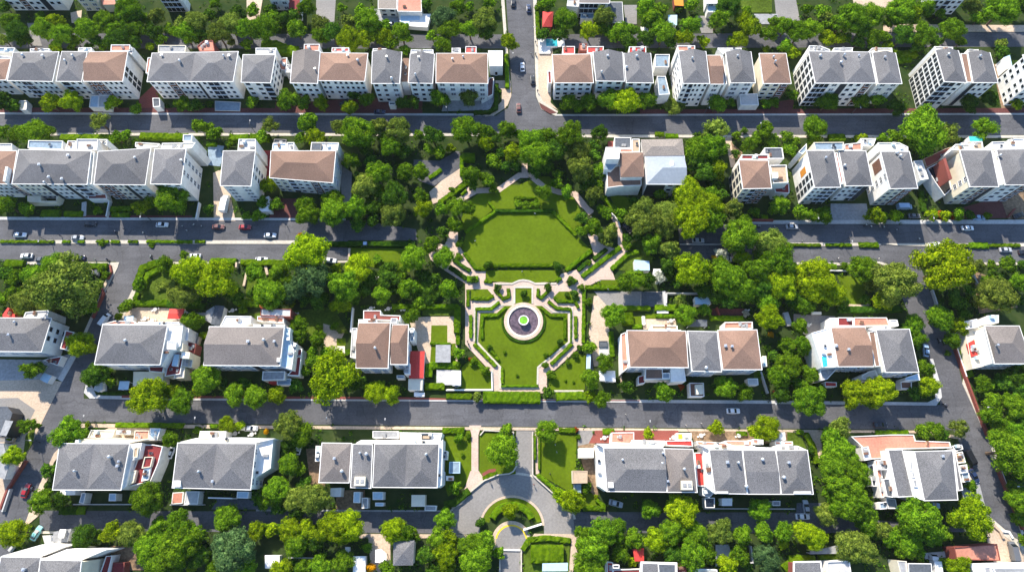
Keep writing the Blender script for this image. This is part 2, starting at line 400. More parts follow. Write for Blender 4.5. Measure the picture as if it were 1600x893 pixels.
def block(par, name, pts, h, top='ltgrey', wall='white', par_h=.45, z0=0.0, pw=.2):
    """flat-topped part of a house (terrace, annex, porch) seen at height h"""
    h += R.uniform(-.04, .04)
    poly = ccw([tuple(PW(x, y, h)[:2]) for x, y in pts])
    USED.append(poly)
    mb = MB()
    if z0 > 0: mb.prism(poly, z0, h, 0, 1, True)
    else: mb.prism(poly, -.02, h, 0, 1)
    if par_h:
        mb.ring(inset(poly, -.03), inset(poly, pw), h - .12, h + par_h * .75, 0)
    o = mb.build(name, [M[wall], M[top]], par)
    if h > 2 and any(k in name for k in ('terrace', 'wing', 'annex')):
        c = sum((Vector(p) for p in poly), Vector((0, 0))) / len(poly)
        for _ in range(R.choice((1, 1, 2, 3))):
            i = R.randrange(len(poly)); q = c.lerp(Vector(poly[i]).lerp(Vector(poly[(i + 1) % len(poly)]), R.random()), R.uniform(.2, .62))
            a = link('roof_unit', R.choice(UNITS), o); a.location = (q.x, q.y, h); a.rotation_euler.z = R.choice((0, 1.57)) + R.uniform(-.1, .1)
    return o
def house(key, quad, h, roof='grey', style='EW', S='w3', Wf=None, E=None, N=None, ch=(), wall='white', rise=.31, floors=None, ac=(), trim=.2, n=2, label='', row=None, box=()):
    h = h + R.uniform(-.06, .06)
    q = [tuple(PW(x, y, h)[:2]) for x, y in quad]                     # TL TR BR BL
    poly = [q[3], q[2], q[1], q[0]]                                    # CCW from SW
    cx = sum(p[0] for p in q) / 4; cy = sum(p[1] for p in q) / 4
    e = empty('house', (cx, cy, 0)); HOUSES[key] = e
    wp = inset(poly, .38); USED.append(inset(poly, -.8))
    mb = MB(); mb.prism(wp, -.03, h, 0, 0); mb.build('wall', M[wall], e)
    m = floors or max(2, round(h / 2.75))
    for spec, i in ((S, 0), (E, 1), (N, 2), (Wf, 3)):
        if spec: facade(e, wp[i], wp[(i + 1) % 4], h, spec, m)
    rz = h + .16
    mb = MB(); iq = inset(poly, .06); iq = [iq[3], iq[2], iq[1], iq[0]]
    if style.startswith('dbl'):
        for k in range(n): hip(mb, subquad(iq, k / n, (k + 1) / n), rz, rise, 'auto')
    elif style == 'flat': mb.face([(p[0], p[1], rz) for p in [iq[3], iq[2], iq[1], iq[0]]])
    else: hip(mb, iq, rz, rise, style)
    ro = mb.build('roof', M[ROOFC.get(roof, roof)], e)
    bv = BVHTree.FromPolygons([Vector(v) for v in mb.v], mb.f)
    mb = MB(); mb.ring(inset(poly, -trim * .55), inset(poly, trim * .45), h - .16, h + .19); mb.build('fascia', M['white'], ro)
    rz_at = lambda x, y: (bv.ray_cast(Vector((x, y, 60)), Vector((0, 0, -1)))[0] or Vector((0, 0, rz))).z
    for (x, y) in ch:
        p = PW(x, y, h + 1.8); z = rz_at(p.x, p.y); p = PW(x, y, z + .9); z = rz_at(p.x, p.y)
        o = link('chimney', VENTS[R.randrange(2)], ro); o.location = (p.x, p.y, z); o.rotation_euler.z = R.uniform(-.15, .15); k = R.uniform(.65, .95); o.scale = (k, k, R.uniform(.7, 1.0))
    for (x, y) in ac:
        p = PW(x, y, h + 2); z = rz_at(p.x, p.y); o = link('rooftop_box', ACB, ro); o.location = (p.x, p.y, z + .35)
    for pts in box:                                                     # small white dormer boxes
        p = [PW(x, y, h + 1.2) for x, y in pts]; c = sum(p, Vector()) / len(p); z = rz_at(c.x, c.y)
        mb = MB(); mb.prism(ccw([tuple(v[:2]) for v in p]), h - .1, z + .55); mb.build('dormer', M['white'], ro)
    xs = [P(x, y)[0] for x, y in quad]; ys = [P(x, y)[1] for x, y in quad]
    tag(e, label, 'house', row)
    return e
def shed(name, label, cat, pts, h, top='ltgrey', wall='white', par_h=0.0, hiproof=None, rise=.4, posts=False, slabt=.18):
    poly = ccw([tuple(PW(x, y, h)[:2]) for x, y in pts])
    c = sum((Vector(p) for p in poly), Vector((0, 0))) / len(poly)
    e = empty(name, (c.x, c.y, 0)); USED.append(poly)
    if posts:
        mb = MB(); mb.prism(poly, h - slabt, h, 0, 0, True); mb.build('canopy', M[top], e)
        for p in inset(poly, .25):
            mb = MB(); mb.box(p, .16, .16, 0, h - slabt); mb.build('post', M['frame'], e)
    else:
        mb = MB(); mb.prism(inset(poly, .2) if hiproof or not par_h else poly, -.02, h); mb.build('wall', M[wall], e)
        if hiproof:
            q = [tuple(PW(x, y, h)[:2]) for x, y in pts]; mb = MB(); hip(mb, q, h + .02, rise, hiproof); mb.ring(inset(poly, -.05), inset(poly, .1), h - .12, h + .015); mb.build('roof', M[top], e)
        else:
            mb = MB(); mb.prism(poly, h + .003, h + .13, 0, 0, True)
            if par_h: mb.ring(inset(poly, -.02), inset(poly, .25), h + .1, h + par_h)
            mb.build('roof', M[top], e)
        # a door on the south side
        i = min(range(len(poly)), key=lambda i: (poly[i][1] + poly[(i + 1) % len(poly)][1]))
        A, B = Vector(poly[i]), Vector(poly[(i + 1) % len(poly)]); d = (B - A); L = d.length
        if L > 2.2 and h > 2.3:
            d /= L; nn = Vector((d.y, -d.x)); k = -.2 if (hiproof or not par_h) else 0.0
            p = A + d * L * .5 + nn * (k + .004); add_win(e, WIN, (p.x, p.y, 1.15), math.atan2(d.y, d.x), 1.0, 2.0, 'door')
    tag(e, label, cat)
    return e
# ---------------------------------------------------------------- foliage
def leaf(mb, p, nrm, s, rnd):
    n = Vector(nrm) + Vector((rnd.gauss(0, .42), rnd.gauss(0, .42), rnd.gauss(0, .42))); n.normalize()
    t = n.orthogonal().normalized(); a = rnd.uniform(0, 6.28); b = n.cross(t)
    t, b = t * math.cos(a) + b * math.sin(a), b * math.cos(a) - t * math.sin(a)
    p = Vector(p); s1 = s * rnd.uniform(.7, 1.25)
    mb.face([p - t * s1, p - b * s1 * .62, p + t * s1, p + b * s1 * .62])
def crown_mesh(seed, lobes, flat=.85, leaves=4200, ls=.053, spread=.66, ragged=.14, sub=7):
    """main lobes carry smaller leaf tufts; the widest reach is scaled to 1"""
    rnd = random.Random(seed); mb = MB(); L = []; S = []
    for i in range(lobes):
        z = rnd.uniform(-.35, 1.0); a = i * 2.399 + rnd.uniform(-.5, .5); r = math.sqrt(max(0, 1 - min(1, abs(z)) ** 2)) * spread * rnd.uniform(.72, 1.12)
        L.append((Vector((math.cos(a) * r, math.sin(a) * r, z * .58)), rnd.uniform(.2, .4)))
    L.append((Vector((0, 0, .1)), .52)); L.append((Vector((0, 0, .45)), .34))
    bm = bmesh.new()
    for c, r in L:
        ret = bmesh.ops.create_icosphere(bm, subdivisions=2, radius=r * .77, matrix=Matrix.Translation(c))
        for v in ret['verts']: v.co += (v.co - c) * noise.noise(v.co * 5 + Vector((seed, 0, 0))) * .4
        for k in range(max(3, int(sub * r / .33))):
            z = rnd.uniform(-.5, 1); a = rnd.uniform(0, 6.283); s = math.sqrt(1 - z * z)
            S.append((c + Vector((s * math.cos(a), s * math.sin(a), z)) * r * rnd.uniform(.82, 1.05), r * rnd.uniform(.3, .5)))
    S = [(c, r) for c, r in S if not any((c - c2).length < r2 * .72 for c2, r2 in L)]
    bm.verts.ensure_lookup_table()
    for f in bm.faces: mb.face([v.co.copy() for v in f.verts])
    bm.free()
    A = L + S; tot = sum(r * r for _, r in L) * .35 + sum(r * r for _, r in S)
    for q, (c, r) in enumerate(A):
        for k in range(int(leaves * r * r * (.35 if q < len(L) else 1) / tot)):
            z = rnd.uniform(-.75, 1); a = rnd.uniform(0, 6.283); s = math.sqrt(1 - z * z)
            n = Vector((s * math.cos(a), s * math.sin(a), z))
            p = c + n * r * (1 + rnd.gauss(0, ragged))
            if any((p - c2).length < r2 * .8 for c2, r2 in L if c2 is not c): continue
            leaf(mb, p, n, ls, rnd)
    rr = sorted(math.hypot(v[0], v[1]) for v in mb.v); k = 1 / rr[int(len(rr) * .97)]
    mb.v = [(x * k, y * k, z * flat * k) for x, y, z in mb.v]
    return mb.mesh('crown', [M['g']])
CROWNS = [crown_mesh(11, 14), crown_mesh(12, 18, .8), crown_mesh(13, 11, .9, ragged=.13), crown_mesh(14, 20, .75), crown_mesh(15, 13, .95), crown_mesh(16, 16, .85, ragged=.15),
          crown_mesh(17, 12, .8, ls=.068), crown_mesh(18, 22, .85)]
CROWNBIG = [crown_mesh(21, 30, .82, 9500, .04, .68, .08, 9), crown_mesh(22, 34, .78, 9500, .04, .7, .09, 9), crown_mesh(23, 26, .86, 9500, .04, .66, .08, 9)]
CROWNAIRY = [crown_mesh(31, 13, .9, 1900, .06, .8, .22), crown_mesh(32, 15, .8, 1900, .06, .8, .24)]
BALL = [crown_mesh(41, 3, .9, 2200, .06, .12, .03, 0)]
SHRUB = [crown_mesh(51, 9, .75, 1100, .1, .62, .12), crown_mesh(52, 7, .7, 1100, .1, .62, .14), crown_mesh(53, 11, .7, 1100, .1, .66, .12)]
def trunk_mesh(seed):
    rnd = random.Random(seed); bm = bmesh.new()
    def limb(a, b, r0, r1):
        d = b - a; q = d.to_track_quat('Z', 'Y').to_matrix().to_4x4(); q.translation = (a + b) / 2
        bmesh.ops.create_cone(bm, segments=7, radius1=r0, radius2=r1, depth=d.length, cap_ends=True, matrix=q)
    t = Vector((rnd.uniform(-.04, .04), rnd.uniform(-.04, .04), .75)); limb(Vector((0, 0, -.02)), t, .085, .06)
    for i in range(5):
        a = i * 1.257 + rnd.uniform(-.3, .3); e = t + Vector((math.cos(a) * .4, math.sin(a) * .4, rnd.uniform(.3, .55))); limb(t - Vector((0, 0, .05 * i)), e, .045, .015)
    me = bpy.data.meshes.new('trunk'); bm.to_mesh(me); bm.free(); me.materials.append(M['bark']); return me
TRUNKS = [trunk_mesh(i) for i in range(4)]
TREES = []
TONE = {'y': 'yellow-green', 'g': 'bright green', 'd': 'dark green', 'b': 'blue-green', 'o': 'olive green', 'w': 'pale blossoming', 'f': 'golden', 'k': 'red-leaved'}
def T(txt, kind=None):
    """'x,y,r,tone[,kind]' in crop pixels; kinds: a airy, s smooth clipped, l low"""
    for t in txt.replace('\n', ' ').split():
        f = t.split(','); x, y = P(float(f[0]), float(f[1])); r = float(f[2]) * OS
        TREES.append((x, y, r, f[3] if len(f) > 3 else 'g', f[4] if len(f) > 4 else ''))
def build_trees():
    kept = []
    for t in TREES:
        if any(math.hypot(t[0] - k[0], t[1] - k[1]) < .52 * max(t[2], k[2]) for k in kept): continue
        kept.append(t)
    kept.sort(key=lambda t: -t[2]); nk = {'tree': 0, 'shrub': 0}; rest = []
    for x, y, r, tone, kind in kept:
        s = mpp(x, y) ; Rm = r * s
        small = r < 12.6 or kind in 'lq' and kind
        if kind == 'l': zc = Rm * .3
        elif small: zc = Rm * .8 if r < 9 else 1.0 * Rm
        else: zc = min(1.3 * Rm, 3.2 + .72 * Rm)
        p = W(x, y, zc)
        rz = R.uniform(0, 6.28)
        top = zc + .9 * Rm
        if kind == 's': me = BALL[0]
        elif kind == 'a': me = R.choice(CROWNAIRY)
        elif r > 17: me = R.choice(CROWNBIG)
        elif small: me = R.choice(SHRUB)
        else: me = R.choice(CROWNS)
        nm = 'shrub' if small else 'tree'
        nk[nm] += 1
        kx, kz = Rm * 1.03, Rm * 1.03 * (.62 if kind == 'l' else 1)
        if nk[nm] > 300:
            rest.append((me, p.x, p.y, zc, rz, kx, kz, tone)); continue
        e = empty(nm, (p.x, p.y, 0))
        c = link('crown', me, e); c.location = (p.x, p.y, zc); c.rotation_euler.z = rz
        k = Rm * 1.03; c.rotation_euler.x = R.uniform(-.12, .12); c.scale = (k * R.uniform(.88, 1.1), k * R.uniform(.88, 1.1), k * (.62 if kind == 'l' else 1) * R.uniform(.92, 1.08))
        c.material_slots[0].link = 'OBJECT'; c.material_slots[0].material = M[tone]
        if not small or r > 9 and not kind:
            t = link('trunk', R.choice(TRUNKS), e); t.location = (p.x, p.y, 0); hh = zc * 1.02; t.scale = (Rm, Rm, hh); t.rotation_euler.z = rz
        size = 'low' if kind == 'l' else 'clipped' if kind == 's' else 'airy' if kind == 'a' else 'small' if r < 11 else 'mid-sized' if r < 18 else 'large'
        stem = f"{size} {TONE[tone]} {nm}"
        tag(e, None, nm, 'shrubs in the gardens' if nm == 'shrub' else 'trees along streets and gardens')
        auto(e, stem, x, y)
    if rest:
        import numpy as np
        V, Fc, Mi, base = [], [], [], 0; tones = list(TONE)
        for me, x, y, z, a, kx, kz, tone in rest:
            n = len(me.vertices); co = np.empty(n * 3); me.vertices.foreach_get('co', co); co = co.reshape(n, 3)
            c, s_ = math.cos(a), math.sin(a)
            V.append(np.stack([(co[:, 0] * c - co[:, 1] * s_) * kx + x, (co[:, 0] * s_ + co[:, 1] * c) * kx + y, co[:, 2] * kz + z], 1))
            Fc += [tuple(i + base for i in pl.vertices) for pl in me.polygons]; Mi += [tones.index(tone)] * len(me.polygons); base += n
        me = bpy.data.meshes.new('small_trees_and_bushes'); me.from_pydata(np.concatenate(V), [], Fc)
        for t in tones: me.materials.append(M[t])
        me.polygons.foreach_set('material_index', Mi); me.update()
        tag(link('small_trees_and_bushes', me), 'remaining small trees and bushes filling gaps between the larger trees', None, None, 'stuff')
    return kept
# ---------------------------------------------------------------- hedges, walls
def hedge(pts, w=1.0, h=1.1, m='hedge', stem='clipped green hedge', name='hedge'):
    pw = [PW(x, y, h)[:] for x, y in pts]; pw = [Vector(p[:2]) for p in pw]
    rnd = random.Random(int(pts[0][0] * 31 + pts[0][1] * 17)); mb = MB()
    # resample
    S = [pw[0]]
    for a, b in zip(pw, pw[1:]):
        L = (b - a).length; k = max(1, int(L / .7))
        S += [a + (b - a) * i / k for i in range(1, k + 1)]
    Lp, Rp = strip_poly([tuple(p) for p in S], w); n = len(S)
    for i in range(n - 1): USED.append([Rp[i], Rp[i + 1], Lp[i + 1], Lp[i]])
    prof = [(0, 0), (.03, .55), (.0, .86), (.14, 1.0), (.5, 1.03), (.86, 1.0), (1.0, .86), (.97, .55), (1, 0)]
    rings = []
    for i in range(n):
        a, b = Vector(Rp[i]), Vector(Lp[i]); ring = []
        for u, zz in prof:
            p = a + (b - a) * u; j = .09 * min(1, w)
            ring.append((p.x + rnd.gauss(0, j), p.y + rnd.gauss(0, j), max(0, h * zz + rnd.gauss(0, j) * (zz > .1))))
        rings.append(ring)
    base = len(mb.v); k = len(prof)
    for r in rings: mb.v += r
    for i in range(n - 1):
        for j in range(k - 1):
            mb.f.append((base + i * k + j, base + i * k + j + 1, base + (i + 1) * k + j + 1, base + (i + 1) * k + j)); mb.m.append(0)
    for i, rev in ((0, False), (n - 1, True)):
        f = tuple(base + i * k + j for j in range(k)); mb.f.append(f if rev else f[::-1]); mb.m.append(0)
    area = (n * .7) * (w + 2 * h)
    for _ in range(min(4500, int(area * 9))):
        i = rnd.randrange(n - 1) if n > 1 else 0; u = rnd.random(); j = rnd.randrange(k - 1); t = rnd.random()
        A = Vector(rings[i][j]).lerp(Vector(rings[i + 1][j]), u); B = Vector(rings[i][j + 1]).lerp(Vector(rings[i + 1][j + 1]), u); p = A.lerp(B, t)
        nn = (B - A).cross(Vector(rings[i + 1][j]) - Vector(rings[i][j])); nn = -nn.normalized() if nn.length > 1e-6 else Vector((0, 0, 1))
        if nn.z < -.1: nn = -nn
        leaf(mb, p, nn, .17, rnd)
    cx, cy = S[n // 2]
    o = mb.build(name, M[m]); x, y = P(*pts[len(pts) // 2]) if len(pts) > 2 else tuple((a + b) / 2 for a, b in zip(P(*pts[0]), P(*pts[1])))
    tag(o, None, 'hedge', 'hedges'); auto(o, stem, x, y)
    return o
def gwall(pts, m='white', w=.3, h=1.1, stem='low white garden wall', name='garden_wall', closed=False, cat='wall'):
    pw = [tuple(PW(x, y, h)[:2]) for x, y in pts]
    L, Rr = strip_poly(pw, w); n = len(L); mb = MB(); LAY[0] += .0007; h += LAY[0]
    b = 0; mb.v = [(*p, z) for z in (-.03, h) for q in (Rr, L) for p in q]
    r0, l0, r1, l1 = 0, n, 2 * n, 3 * n
    for i in range(n - 1):
        mb.f += [(r0 + i, r0 + i + 1, r1 + i + 1, r1 + i), (l0 + i + 1, l0 + i, l1 + i, l1 + i + 1), (r1 + i, r1 + i + 1, l1 + i + 1, l1 + i)]
    mb.f += [(l0, r0, r1, l1), (r0 + n - 1, l0 + n - 1, l1 + n - 1, r1 + n - 1)]
    mb.m = [0] * len(mb.f)
    for i in range(n - 1): USED.append([Rr[i], Rr[i + 1], L[i + 1], L[i]])
    o = mb.build(name, M[m]); x, y = P(*pts[len(pts) // 2]) if len(pts) > 2 else tuple((a + c) / 2 for a, c in zip(P(*pts[0]), P(*pts[1])))
    tag(o, None, cat, 'garden walls'); auto(o, stem, x, y)
    return o
# ---------------------------------------------------------------- vehicles and people
def paint(name, col, rough=.3): return mat(name, col, rough=rough, var=.02, spec=.6)
PAINT = {'white': paint('white_car_paint', (.78, .78, .78)), 'silver': paint('silver_car_paint', (.42, .43, .45)), 'black': paint('black_car_paint', (.015, .016, .02)), 'grey': paint('grey_car_paint', (.12, .125, .135)),
         'navy': paint('navy_car_paint', (.02, .035, .09)), 'red': paint('red_car_paint', (.35, .02, .025)), 'blue': paint('pale_blue_car_paint', (.32, .45, .6)), 'maroon': paint('maroon_car_paint', (.16, .06, .05)), 'teal': paint('teal_car_paint', (.25, .55, .55))}
M['tyre'] = mat('tyre_rubber', (.02, .02, .02), var=.1); M['rim'] = mat('wheel_rim', (.4, .4, .42), rough=.3, var=.05, metal=.8)
M['lamp'] = mat('headlight_lens', (.8, .8, .78), rough=.1, var=.02); M['tail'] = mat('tail_light_lens', (.5, .01, .01), rough=.2, var=.02)
def loft(mb, secs, m=0):
    b = len(mb.v); k = len(secs[0])
    for s in secs: mb.v += s
    for i in range(len(secs) - 1):
        for j in range(k):
            j2 = (j + 1) % k
            mb.f.append((b + i * k + j, b + i * k + j2, b + (i + 1) * k + j2, b + (i + 1) * k + j)); mb.m.append(m)
    mb.f.append(tuple(b + j for j in range(k - 1, -1, -1))); mb.m.append(m)
    mb.f.append(tuple(b + (len(secs) - 1) * k + j for j in range(k))); mb.m.append(m)
def sec(x, w, z0, z1, c=.12):
    h = w / 2
    return [(x, -h, z0), (x, -h - .02, (z0 + z1) / 2), (x, -h + c * .5, z1 - c * .4), (x, -h + c * 1.6, z1), (x, h - c * 1.6, z1), (x, h - c * .5, z1 - c * .4), (x, h + .02, (z0 + z1) / 2), (x, h, z0)]
def car_parts(kind='car'):
    out = []
    if kind == 'car':
        mb = MB(); loft(mb, [sec(-2.15, 1.4, .35, .72), sec(-2.05, 1.62, .25, .88), sec(-1.5, 1.74, .2, .95), sec(-.2, 1.78, .2, .96), sec(.9, 1.76, .2, .94), sec(1.7, 1.68, .22, .82), sec(2.08, 1.5, .28, .7), sec(2.18, 1.25, .36, .6)])
        out.append(('body', mb.mesh('body', [PAINT['white']])))
        mb = MB(); loft(mb, [sec(-1.75, 1.38, .9, 1.0, .05), sec(-1.2, 1.36, .9, 1.36, .1), sec(.1, 1.36, .9, 1.4, .1), sec(.95, 1.42, .9, .97, .05)])
        out.append(('window', mb.mesh('window', [M['glass']])))
        mb = MB(); loft(mb, [sec(-1.12, 1.2, 1.38, 1.425, .02), sec(-.5, 1.24, 1.385, 1.47, .03), sec(.1, 1.18, 1.385, 1.445, .02)])
        out.append(('roof', mb.mesh('roof', [PAINT['white']])))
        wheels = [(-1.3, .78), (-1.3, -.78), (1.32, .78), (1.32, -.78)]; lx, tx = 2.1, -2.1; r = .32; lz = .62
    elif kind == 'van':
        mb = MB(); loft(mb, [sec(-2.7, 1.8, .3, 2.0), sec(-2.6, 1.9, .28, 2.15), sec(1.2, 1.9, .28, 2.15), sec(1.9, 1.85, .28, 1.35), sec(2.6, 1.75, .3, 1.05), sec(2.7, 1.6, .35, .85)])
        out.append(('body', mb.mesh('body', [PAINT['white']])))
        mb = MB(); mb.face([(1.26, -.82, 2.1), (1.26, .82, 2.1), (1.93, .8, 1.385), (1.93, -.8, 1.385)][::-1]); mb.face([(1.26, -.82, 2.16), (1.26, .82, 2.16), (1.96, .8, 1.40), (1.96, -.8, 1.40)])
        out.append(('window', mb.mesh('window', [M['glass']])))
        wheels = [(-1.7, .85), (-1.7, -.85), (1.7, .85), (1.7, -.85)]; lx, tx = 2.62, -2.68; r = .36; lz = .75
    else:
        mb = MB(); mb.box((-1.2, 0), 5.2, 2.2, .75, 3.0); out.append(('cargo_box', mb.mesh('cargo_box', [PAINT['white']])))
        mb = MB(); loft(mb, [sec(1.5, 2.0, .4, 2.3), sec(2.6, 2.0, .4, 2.2), sec(3.1, 1.95, .4, 1.4), sec(3.2, 1.8, .45, 1.1)]); out.append(('body', mb.mesh('body', [PAINT['white']])))
        mb = MB(); mb.face([(2.68, -.9, 2.18), (3.14, -.88, 1.45), (3.14, .88, 1.45), (2.68, .9, 2.18)]); out.append(('window', mb.mesh('window', [M['glass']])))
        wheels = [(-2.6, .95), (-2.6, -.95), (2.3, .95), (2.3, -.95)]; lx, tx = 3.17, -3.8; r = .45; lz = .8
    def wheel():
        bm = bmesh.new(); bmesh.ops.create_cone(bm, segments=16, radius1=r, radius2=r, depth=.24, cap_ends=True, matrix=Matrix.Rotation(rad(90), 4, 'X')); me = bpy.data.meshes.new('wheel'); bm.to_mesh(me); bm.free(); me.materials.append(M['tyre']); return me
    def rim():
        bm = bmesh.new(); bmesh.ops.create_cone(bm, segments=12, radius1=r * .6, radius2=r * .6, depth=.27, cap_ends=True, matrix=Matrix.Rotation(rad(90), 4, 'X')); me = bpy.data.meshes.new('rim'); bm.to_mesh(me); bm.free(); me.materials.append(M['rim']); return me
    wm, rm = wheel(), rim()
    mbl = MB(); mbl.box((0, 0), .14, .34, -.08, .08); lm_ = mbl.mesh('headlight', [M['lamp']])
    mbl = MB(); mbl.box((0, 0), .12, .34, -.08, .08); tm_ = mbl.mesh('tail_light', [M['tail']])
    return out, wheels, wm, rm, lm_, tm_, lx, tx, r, lz
CARP = {k: car_parts(k) for k in ('car', 'van', 'truck')}
def car(x, y, ang, col='white', kind='car', place=None, size=1.0):
    """ang: heading in degrees on the ground, 0 = to the right of the photo"""
    px, py = P(x, y); p = W(px, py, .8); p.z = .025
    nm = {'car': 'parked_car', 'van': 'van', 'truck': 'box_truck'}[kind]
    e = empty(nm, p); e.rotation_euler.z = rad(ang); e.scale = (size,) * 3
    out, wheels, wm, rm, lme, tme, lx, tx, r, lz = CARP[kind]
    def add(name, me, loc=(0, 0, 0), par=e):
        o = bpy.data.objects.new(name, me); C.objects.link(o); o.parent = par; o.location = loc; return o
    for n, me in out:
        o = add(n, me)
        if n in ('body', 'roof', 'cargo_box'): o.material_slots[0].link = 'OBJECT'; o.material_slots[0].material = PAINT[col]
    for wx, wy in wheels: add('rim', rm, par=add('wheel', wm, (wx, wy, r)))
    for s in (-.52, .52): add('headlight', lme, (lx - .05, s, lz)); add('tail_light', tme, (tx + .03, s, lz + .08))
    cat = {'car': 'car', 'van': 'van', 'truck': 'truck'}[kind]
    tag(e, None, cat, 'vehicles on the streets'); auto(e, f"{ {'blue': 'pale blue', 'navy': 'navy blue'}.get(col, col)} {'box ' if kind == 'truck' else ''}{cat} {place or 'on the road'}", px, py)
    return e
def skin_mesh(name, vs, es, rs, root, mats, zsplit):
    me = bpy.data.meshes.new(name); me.from_pydata(vs, es, []); o = bpy.data.objects.new(name, me); C.objects.link(o)
    mo = o.modifiers.new('s', 'SKIN'); sk = me.skin_vertices[0].data
    for i, r in enumerate(rs): sk[i].radius = (r, r); sk[i].use_root = (i == root)
    ss = o.modifiers.new('d', 'SUBSURF'); ss.levels = 1
    dg = bpy.context.evaluated_depsgraph_get(); m2 = bpy.data.meshes.new_from_object(o.evaluated_get(dg)); m2.name = name
    bpy.data.objects.remove(o); bpy.data.meshes.remove(me)
    m2.materials.clear()
    for m in mats: m2.materials.append(m)
    for p in m2.polygons: p.material_index = zsplit(p.center); p.use_smooth = True
    return m2
SKIN = mat('skin', (.5, .3, .2), var=.04); HAIR = mat('dark_hair', (.03, .02, .015), var=.1)
SHIRTS = [mat('pale_shirt', (.7, .7, .68), var=.03), mat('navy_shirt', (.03, .045, .1), var=.05), mat('red_shirt', (.4, .03, .03), var=.05)]
TROUS = mat('dark_trousers', (.04, .042, .055), var=.08)
def person_mesh(shirt, sit=False):
    hip_, n = .92, .0
    if not sit:
        vs = [(0, 0, .95), (0, 0, 1.2), (0, 0, 1.42), (.0, 0, 1.52), (.02, 0, 1.66), (0, .19, 1.4), (.03, .25, 1.13), (.12, .25, .9), (.0, -.19, 1.4), (-.06, -.25, 1.14), (-.04, -.24, .9), (.02, .1, .9), (.14, .1, .5), (.05, .1, .06), (.17, .1, .04), (-.02, -.1, .9), (-.08, -.1, .5), (-.2, -.1, .08), (-.08, -.1, .04)]
    else:
        vs = [(0, 0, .95), (.06, 0, 1.2), (.12, 0, 1.4), (.16, 0, 1.5), (.2, 0, 1.64), (.12, .19, 1.38), (.3, .24, 1.18), (.55, .24, 1.1), (.12, -.19, 1.38), (.3, -.24, 1.18), (.55, -.24, 1.1), (.02, .1, .9), (.38, .14, .75), (.22, .14, .3), (.36, .14, .27), (.02, -.1, .9), (.4, -.14, .85), (.28, -.14, .45), (.42, -.14, .42)]
    es = [(0, 1), (1, 2), (2, 3), (3, 4), (2, 5), (5, 6), (6, 7), (2, 8), (8, 9), (9, 10), (0, 11), (11, 12), (12, 13), (13, 14), (0, 15), (15, 16), (16, 17), (17, 18)]
    rs = [.14, .14, .16, .06, .11, .07, .05, .04, .07, .05, .04, .1, .075, .05, .045, .1, .075, .05, .045]
    def zs(c):
        if c.z > 1.48: return 2
        if c.z > .98 or (abs(c.y) > .2 and c.z > .95): return 0
        return 1
    return skin_mesh('person', vs, es, rs, 0, [shirt, TROUS, SKIN], zs)
PM = [person_mesh(s) for s in SHIRTS]; PS = [person_mesh(s, True) for s in SHIRTS]
def hair_mesh():
    bm = bmesh.new(); bmesh.ops.create_uvsphere(bm, u_segments=10, v_segments=6, radius=.125); me = bpy.data.meshes.new('hair'); bm.to_mesh(me); bm.free(); me.materials.append(HAIR); return me
HM = hair_mesh()
SH = ['pale-shirted', 'navy-shirted', 'red-shirted']
def person(x, y, ang=0, s=0, verb='walking'):
    px, py = P(x, y); p = W(px, py, .9); p.z = .02
    o = bpy.data.objects.new('person', PM[s]); C.objects.link(o); o.location = p; o.rotation_euler.z = rad(ang)
    h = bpy.data.objects.new('hair', HM); C.objects.link(h); h.parent = o; h.location = (-.01, 0, 1.71)
    tag(o, None, 'person', 'people on foot'); auto(o, f"{SH[s]} person", px, py)
def bike_meshes():
    mb = MB(); loft(mb, [sec(-.75, .2, .5, .78, .03), sec(-.2, .3, .35, .85, .05), (sec(.1, .24, .3, .55, .05)), sec(.45, .22, .35, .95, .05), sec(.6, .12, .6, 1.05, .03)]); body = mb.mesh('body', [PAINT['black']])
    bm = bmesh.new(); bmesh.ops.create_cone(bm, segments=14, radius1=.28, radius2=.28, depth=.1, cap_ends=True, matrix=Matrix.Rotation(rad(90), 4, 'X')); wh = bpy.data.meshes.new('wheel'); bm.to_mesh(wh); bm.free(); wh.materials.append(M['tyre'])
    mb = MB(); mb.box((.5, 0), .06, .62, 1.02, 1.08); hb = mb.mesh('handlebar', [M['metal']]); mb = MB(); mb.box((-.3, 0), .6, .26, .85, .93); st = mb.mesh('saddle', [M['tyre']])
    return body, wh, hb, st
BKM = bike_meshes()
def scooter(x, y, ang=0, s=0):
    px, py = P(x, y); p = W(px, py, .6); p.z = .02
    e = empty('motor_scooter', p); e.rotation_euler.z = rad(ang)
    def add(n, me, loc=(0, 0, 0)):
        o = bpy.data.objects.new(n, me); C.objects.link(o); o.parent = e; o.location = loc
    add('body', BKM[0]); add('wheel', BKM[1], (-.6, 0, .28)); add('wheel', BKM[1], (.65, 0, .28)); add('handlebar', BKM[2]); add('saddle', BKM[3])
    tag(e, None, 'scooter', 'scooters on the streets'); auto(e, 'dark motor scooter', px, py)
    o = bpy.data.objects.new('person', PS[s]); C.objects.link(o); o.location = p + Vector((-.28 * math.cos(rad(ang)), -.28 * math.sin(rad(ang)), .09)); o.rotation_euler.z = rad(ang)
    h = bpy.data.objects.new('hair', HM); C.objects.link(h); h.parent = o; h.location = (.17, 0, 1.69)
    tag(o, None, 'person', 'riders'); auto(o, f"{SH[s]} person riding scooter", px, py)
